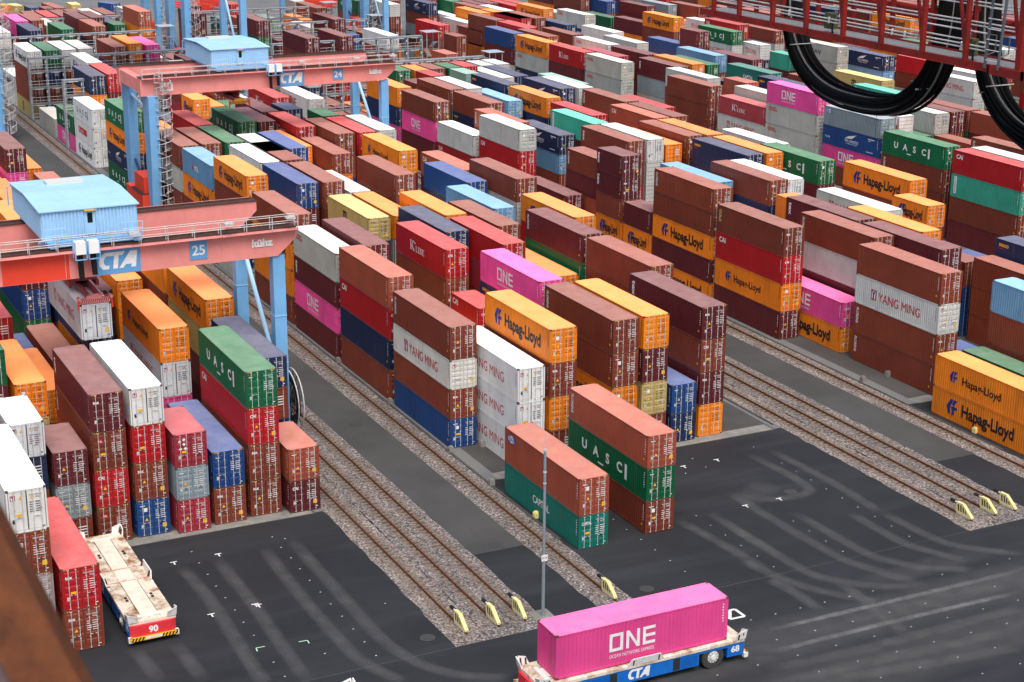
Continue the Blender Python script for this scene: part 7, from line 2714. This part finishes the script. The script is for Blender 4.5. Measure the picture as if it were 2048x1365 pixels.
# ------------------------------------------------------------------ the containers
ITEMS = []
for ln in DATA.strip().split('\n'):
    p = ln.split()
    ITEMS.append(dict(b=p[0][0], k=int(p[0][1:]), u=float(p[1]), L=int(p[2]) / 100 - (.0 if p[2] != '1219' else -.002), z=float(p[3]), h=float(p[4]), c=p[5], g=p[6], t=int(p[7]), top=int(p[8])))
BN = dict(L='near-crane block', M='middle block', R='third block', S='fourth block', T='fifth block', U='farthest block')
ORD = 'first second third fourth fifth sixth seventh eighth ninth tenth'.split()
stacks = {}
for it in ITEMS:
    stacks.setdefault((it['b'], it['k'], round(it['u'], 1)), []).append(it)
for s in stacks.values():
    s.sort(key=lambda i: i['z'])
rank = {}
for b in 'LMRSTU':
    for k in range(10):
        us = sorted({key[2] for key in stacks if key[0] == b and key[1] == k}, reverse=True)
        for i, u in enumerate(us):
            rank[(b, k, u)] = i
used = set()
def describe(it):
    key = (it['b'], it['k'], round(it['u'], 1))
    s = stacks[key]
    i = s.index(it)
    w = []
    if it['L'] < 7:
        w.append('short')
    w.append(COLN[it['c']])
    w.append('container')
    feat = LOGO_TXT.get(it['g'], '')
    if i == len(s) - 1 and i > 0:
        rel = 'topmost, on ' + COLN[s[i - 1]['c']] + ' one'
    elif i == len(s) - 1:
        rel = 'single tier'
    else:
        rel = 'under ' + COLN[s[i + 1]['c']] + ' one'
        if i == 0:
            rel = 'lowest, ' + rel
    j = round((U0 - it['u']) / 6.6417)
    pos = 'row ' + str(it['k'] + 1) + ' bay ' + str(j + 2 if it['u'] < -8 else 1) + ', ' + BN[it['b']]
    def n(x): return len(x.replace('-', ' ').split())
    cand = []
    for ft in (feat, ''):
        lab = ' '.join(w + ([ft] if ft else [])) + ', ' + rel + ', ' + pos
        cand.append(lab)
    tiers = ['lowest tier', 'second tier', 'third tier', 'fourth tier', 'fifth tier']
    for ft in (feat, ''):
        cand.append(' '.join(w + ([ft] if ft else [])) + ', ' + tiers[min(i, 4)] + ', ' + pos)
    for lab in cand:
        if lab not in used and len(lab.split()) <= 16:
            used.add(lab)
            return lab
    lab = cand[-1] + ' ' + str(len(used))
    used.add(lab)
    return lab

# colours of single tops that differ from the sides (repainted or tarpaulined roofs) are left to the dusty, brightened roof paint
far_boxes = []
n_ind = 0
for q, it in enumerate(ITEMS):
    v = vcol(it['b'], it['k'])
    if it['top']:
        n_ind += 1
        container(it['u'], v, it['z'] + .001, it['L'], it['h'] - .012, it['c'], it['g'], describe(it), 'containers stacked in the ' + BN[it['b']], n_ind <= 400 and it['u'] > -75, q + 100)
    else:
        far_boxes.append((it['u'], v, it['z'], it['L'], it['h'] - .03, it['c'], it['g']))
PALF = ['br'] * 6 + ['dk'] * 4 + ['or'] * 2 + ['rd', 'wh', 'bl', 'nv', 'gn', 'lg', 'sal', 'cr']
RF = random.Random(5)
for w in FILL.split():
    bk, j, L, lo, hi = w.split(',')
    for t in range(int(lo), int(hi) + 1):
        far_boxes.append((U0 + DU * int(j), vcol(bk[0], int(bk[1:])), (t - 1) * 2.62, 12.19 if L == '1' else 6.06, 2.59, RF.choice(PALF), '-'))

# all remaining boxes, further back or hidden inside the stacks, as one merged object
vs, fs, mi, cl = [], [], [], []
def fq(pts, m, c):
    i = len(vs)
    vs.extend(pts); fs.append((i, i + 1, i + 2, i + 3)); mi.append(m)
    cl.extend([c] * 4)
for (u1, v, z, L, H, c, g) in far_boxes:
    col = tint(c, RF)
    dk = tuple(x * .45 for x in col[:3]) + (1,)
    u0, v1, z1 = u1 - L, v + WC, z + H
    # corrugated sides in coarse steps
    n = max(8, int(L / .56))
    for s, vv in ((-1, v), (1, v1)):
        for i in range(n):
            a0 = u0 + .12 + (L - .24) * i / n
            a1 = u0 + .12 + (L - .24) * (i + .5) / n
            a2 = u0 + .12 + (L - .24) * (i + 1) / n
            d0, d1 = vv, vv - s * .035
            P = [(a0, d0, z + .12), (a1, d1, z + .12), (a1, d1, z1 - .1), (a0, d0, z1 - .1)]
            fq(P if s < 0 else P[::-1], 0, col)
            P = [(a1, d1, z + .12), (a2, d0, z + .12), (a2, d0, z1 - .1), (a1, d1, z1 - .1)]
            fq(P if s < 0 else P[::-1], 0, col)
        for za, zb2 in ((z, z + .12), (z1 - .1, z1)):
            P = [(u0, vv, za), (u1, vv, za), (u1, vv, zb2), (u0, vv, zb2)]
            fq(P if s < 0 else P[::-1], 0, col)
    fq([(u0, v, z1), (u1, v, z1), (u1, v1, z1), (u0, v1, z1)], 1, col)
    fq([(u0, v1, z), (u0, v, z), (u0, v, z1), (u0, v1, z1)], 0, col)
    fq([(u0, v, z + .05), (u0, v1, z + .05), (u1, v1, z + .05), (u1, v, z + .05)], 0, dk)
    # door end: frame, two leaves with ribs, bars
    fq([(u1 - .03, v, z), (u1 - .03, v1, z), (u1 - .03, v1, z1), (u1 - .03, v, z1)], 0, dk)
    for (y0, y1, za, zb2) in ((v, v + .1, z, z1), (v1 - .1, v1, z, z1), (v + .1, v1 - .1, z, z + .14), (v + .1, v1 - .1, z1 - .12, z1)):
        fq([(u1, y0, za), (u1, y1, za), (u1, y1, zb2), (u1, y0, zb2)], 0, col)
    for y0, y1 in ((v + .12, v + WC / 2 - .02), (v + WC / 2 + .02, v1 - .12)):
        for k in range(5):
            za = z + .16 + (H - .3) * k / 5
            zb2 = za + (H - .3) / 5 - .06
            fq([(u1 - .012, y0, za), (u1 - .012, y1, za), (u1 - .012, y1, zb2), (u1 - .012, y0, zb2)], 0, col)
        for f in (.28, .74):
            y = y0 + (y1 - y0) * f
            fq([(u1 + .02, y - .022, z + .08), (u1 + .02, y + .022, z + .08), (u1 + .02, y + .022, z1 - .04), (u1 + .02, y - .022, z1 - .04)], 2, (.6, .6, .6, 1))
    if c not in ('wh', 'whR', 'lg'):
        for k in range(4):
            za = z1 - .75 - k * .22
            fq([(u1 + .004, v + 1.42, za), (u1 + .004, v + 2.05, za), (u1 + .004, v + 2.05, za + .08), (u1 + .004, v + 1.42, za + .08)], 3, (.7, .7, .7, 1))
me = bpy.data.meshes.new('far_container_stacks')
me.from_pydata(vs, [], fs)
for m in ('paint_far', 'roof_far', 'galv', 'white'):
    me.materials.append(M[m])
me.polygons.foreach_set('material_index', mi)
at = me.attributes.new('paint', 'FLOAT_COLOR', 'POINT')
at.data.foreach_set('color', [x for c in cl for x in c])
# the larger lettering that still reads on these far sides
lm = MB()
for (u1, v, z, L, H, c, g) in far_boxes:
    if g == '-':
        continue
    t = MB()
    side_logo(t, g, L, H, c)
    i0 = len(lm.v)
    ok = [f for f in range(len(t.f)) if t.v[t.f[f][0]][1] < 0]
    for f in ok:
        lm.poly([(p[0] + u1 - L / 2, p[1] + v + WC / 2, p[2] + z) for p in (t.v[i] for i in t.f[f])], t.slots[t.m[f]])
far = obj('far_container_stacks', me)
far['kind'] = 'stuff'
far['label'] = 'mass of stacked shipping containers further back and deep inside the blocks'
far['category'] = 'container stacks'
obj('side_lettering', lm, far)

# the container under the crane and the one on the transporter
container(-29.3, -34.35, 14.25 - 2.896, 12.19, 2.89, 'whR', 'ym', 'white container with red lettering hanging from the near gantry crane', 'containers being moved', True, 7)
cc = container(17.95, -11.7, 1.66, 12.19, 2.896, 'pk', 'one', 'bright pink container with three white block letters riding on the transporter', 'containers being moved', True, 8, rz=math.pi / 2)

# ------------------------------------------------------------------ far yard beyond the blocks
def loose(u, v, L, c, rz, lab, z=0.0, H=2.6):
    container(u, v, z, L, H, c, '-', lab, 'loose containers in the rear yard', False, int(abs(u * 7 + v)), rz=rz + .0001)
loose(-338, 28.5, 13.7, 'br', 0.05, 'brown container standing alone in the rear yard at the top')
loose(-337, 23.0, 6.06, 'nv', 0.05, 'navy container beside the lone brown one in the rear yard')
loose(-334, 25.9, 6.06, 'dk', 0.05, 'maroon container between the navy and brown ones in the rear yard')
loose(-340, 34.0, 6.06, 'yl', 0.0, 'tan tall box in the rear yard right of the brown container')
loose(-345, 17.0, 6.06, 'or', 0.3, 'orange box at the top left of the rear yard')
loose(-343, 20.0, 6.06, 'yl', 0.1, 'tan box beside the orange box in the rear yard')
loose(-338, 42.5, 6.06, 'bl', 0.4, 'blue box in the rear yard near the red trailers')

def truck(u, v, rz, lab):
    e = empty('truck', (u, v, 0), lab, 'truck', None, rz)
    mb = MB()
    Wm = M['agv_white']
    mb.prism([(0, -1.2, .6), (2.2, -1.2, .6), (2.2, -1.2, 2.0), (1.95, -1.2, 3.2), (.2, -1.2, 3.5), (0, -1.2, 3.4)], (0, 2.4, 0), Wm)
    obj('cab', mb, e)
    mb = MB()
    mb.prism([(2.215, -1.05, 2.0), (2.215, 1.05, 2.0), (2.02, 1.05, 2.95), (2.02, -1.05, 2.95)], (.01, 0, 0), M['glass'])
    for s in (-1, 1):
        mb.prism([(.9, s * 1.205, 1.9), (1.9, s * 1.205, 1.9), (1.75, s * 1.205, 2.8), (.9, s * 1.205, 2.8)], (0, s * .01, 0), M['glass'])
    obj('window', mb, e)
    mb = MB()
    mb.box((-4.2, -.5, .7), (.0, .5, 1.0), M['dark'])
    mb.box((-3.6, -1.2, 1.05), (-1.6, 1.2, 1.15), M['dark'])
    obj('chassis', mb, e)
    for x in (1.2, -2.2, -3.4):
        for s in (-1, 1):
            mb = MB()
            mb.cyl((x, s * 1.0, .5), (0, 1, 0), .5, .32, M['tyre'], 18)
            w = obj('wheel', mb, e)
            mb = MB()
            mb.cyl((x, s * 1.17, .5), (0, 1, 0), .26, .03, M['galv'], 14)
            obj('rim', mb, w)
truck(-277.5, 95.2, 0.1, 'white truck cab driving on the yard road beyond the cranes')
truck(-322, 134.5, 1.4, 'dark windowed white truck at the very top edge of the yard road')

def trailer(u, v, rz, lab):
    e = empty('container_trailer', (u, v, 0), lab, 'trailer', 'red skeletal trailers in the rear yard', rz)
    for q in range(3):
        mb = MB()
        z = .9 + q * .62
        for y in (-.55, .55):
            mb.box((-6, y - .12, z), (6, y + .12, z + .36), M['crane_red'])
        for x in (-5.8, -3, 0, 3, 5.6):
            mb.box((x, -1.2, z + .05), (x + .24, 1.2, z + .3), M['crane_red'])
        obj('frame', mb, e)
    for x in (-4.6, -3.3, -2.0):
        for s in (-1, 1):
            mb = MB()
            mb.cyl((x, s * .98, .5), (0, 1, 0), .5, .34, M['tyre'], 16)
            obj('wheel', mb, e)
trailer(-330, 62.5, .5, 'stack of red skeletal trailers left of the blue crane legs')
trailer(-337, 68.5, .4, 'second stack of red skeletal trailers, higher up in the rear yard')
trailer(-325, 93.0, .5, 'long stack of red skeletal trailers left of the green container')
trailer(-331, 97.0, .5, 'red skeletal trailers farthest back beside the road')
mb = MB()
for (u, v) in ((-318.3, 111.5), (-310.8, 108), (-311.5, 142), (-320, 160), (-300, 118), (-303, 136), (-296, 150)):
    mb.poly([(u, v - 2, .0), (u, v + 2, .0), (u + .25, v + 2, .0), (u + .25, v - 2, .0)], M['white'])
o = obj('lane_marks', mb); o['kind'] = 'structure'
e = empty('notice_board', (-314.7, 132.6, 0), 'white notice board on posts beside the far yard road', 'sign')
mb = MB()
for y in (-1.2, 1.2):
    mb.beam((0, y, 0), (0, y, 3.4), .12, .12, M['galv'])
obj('post', mb, e)
mb = MB()
mb.box((-.05, -2, 2.0), (.08, 2, 3.6), M['agv_white'])
obj('board', mb, e)
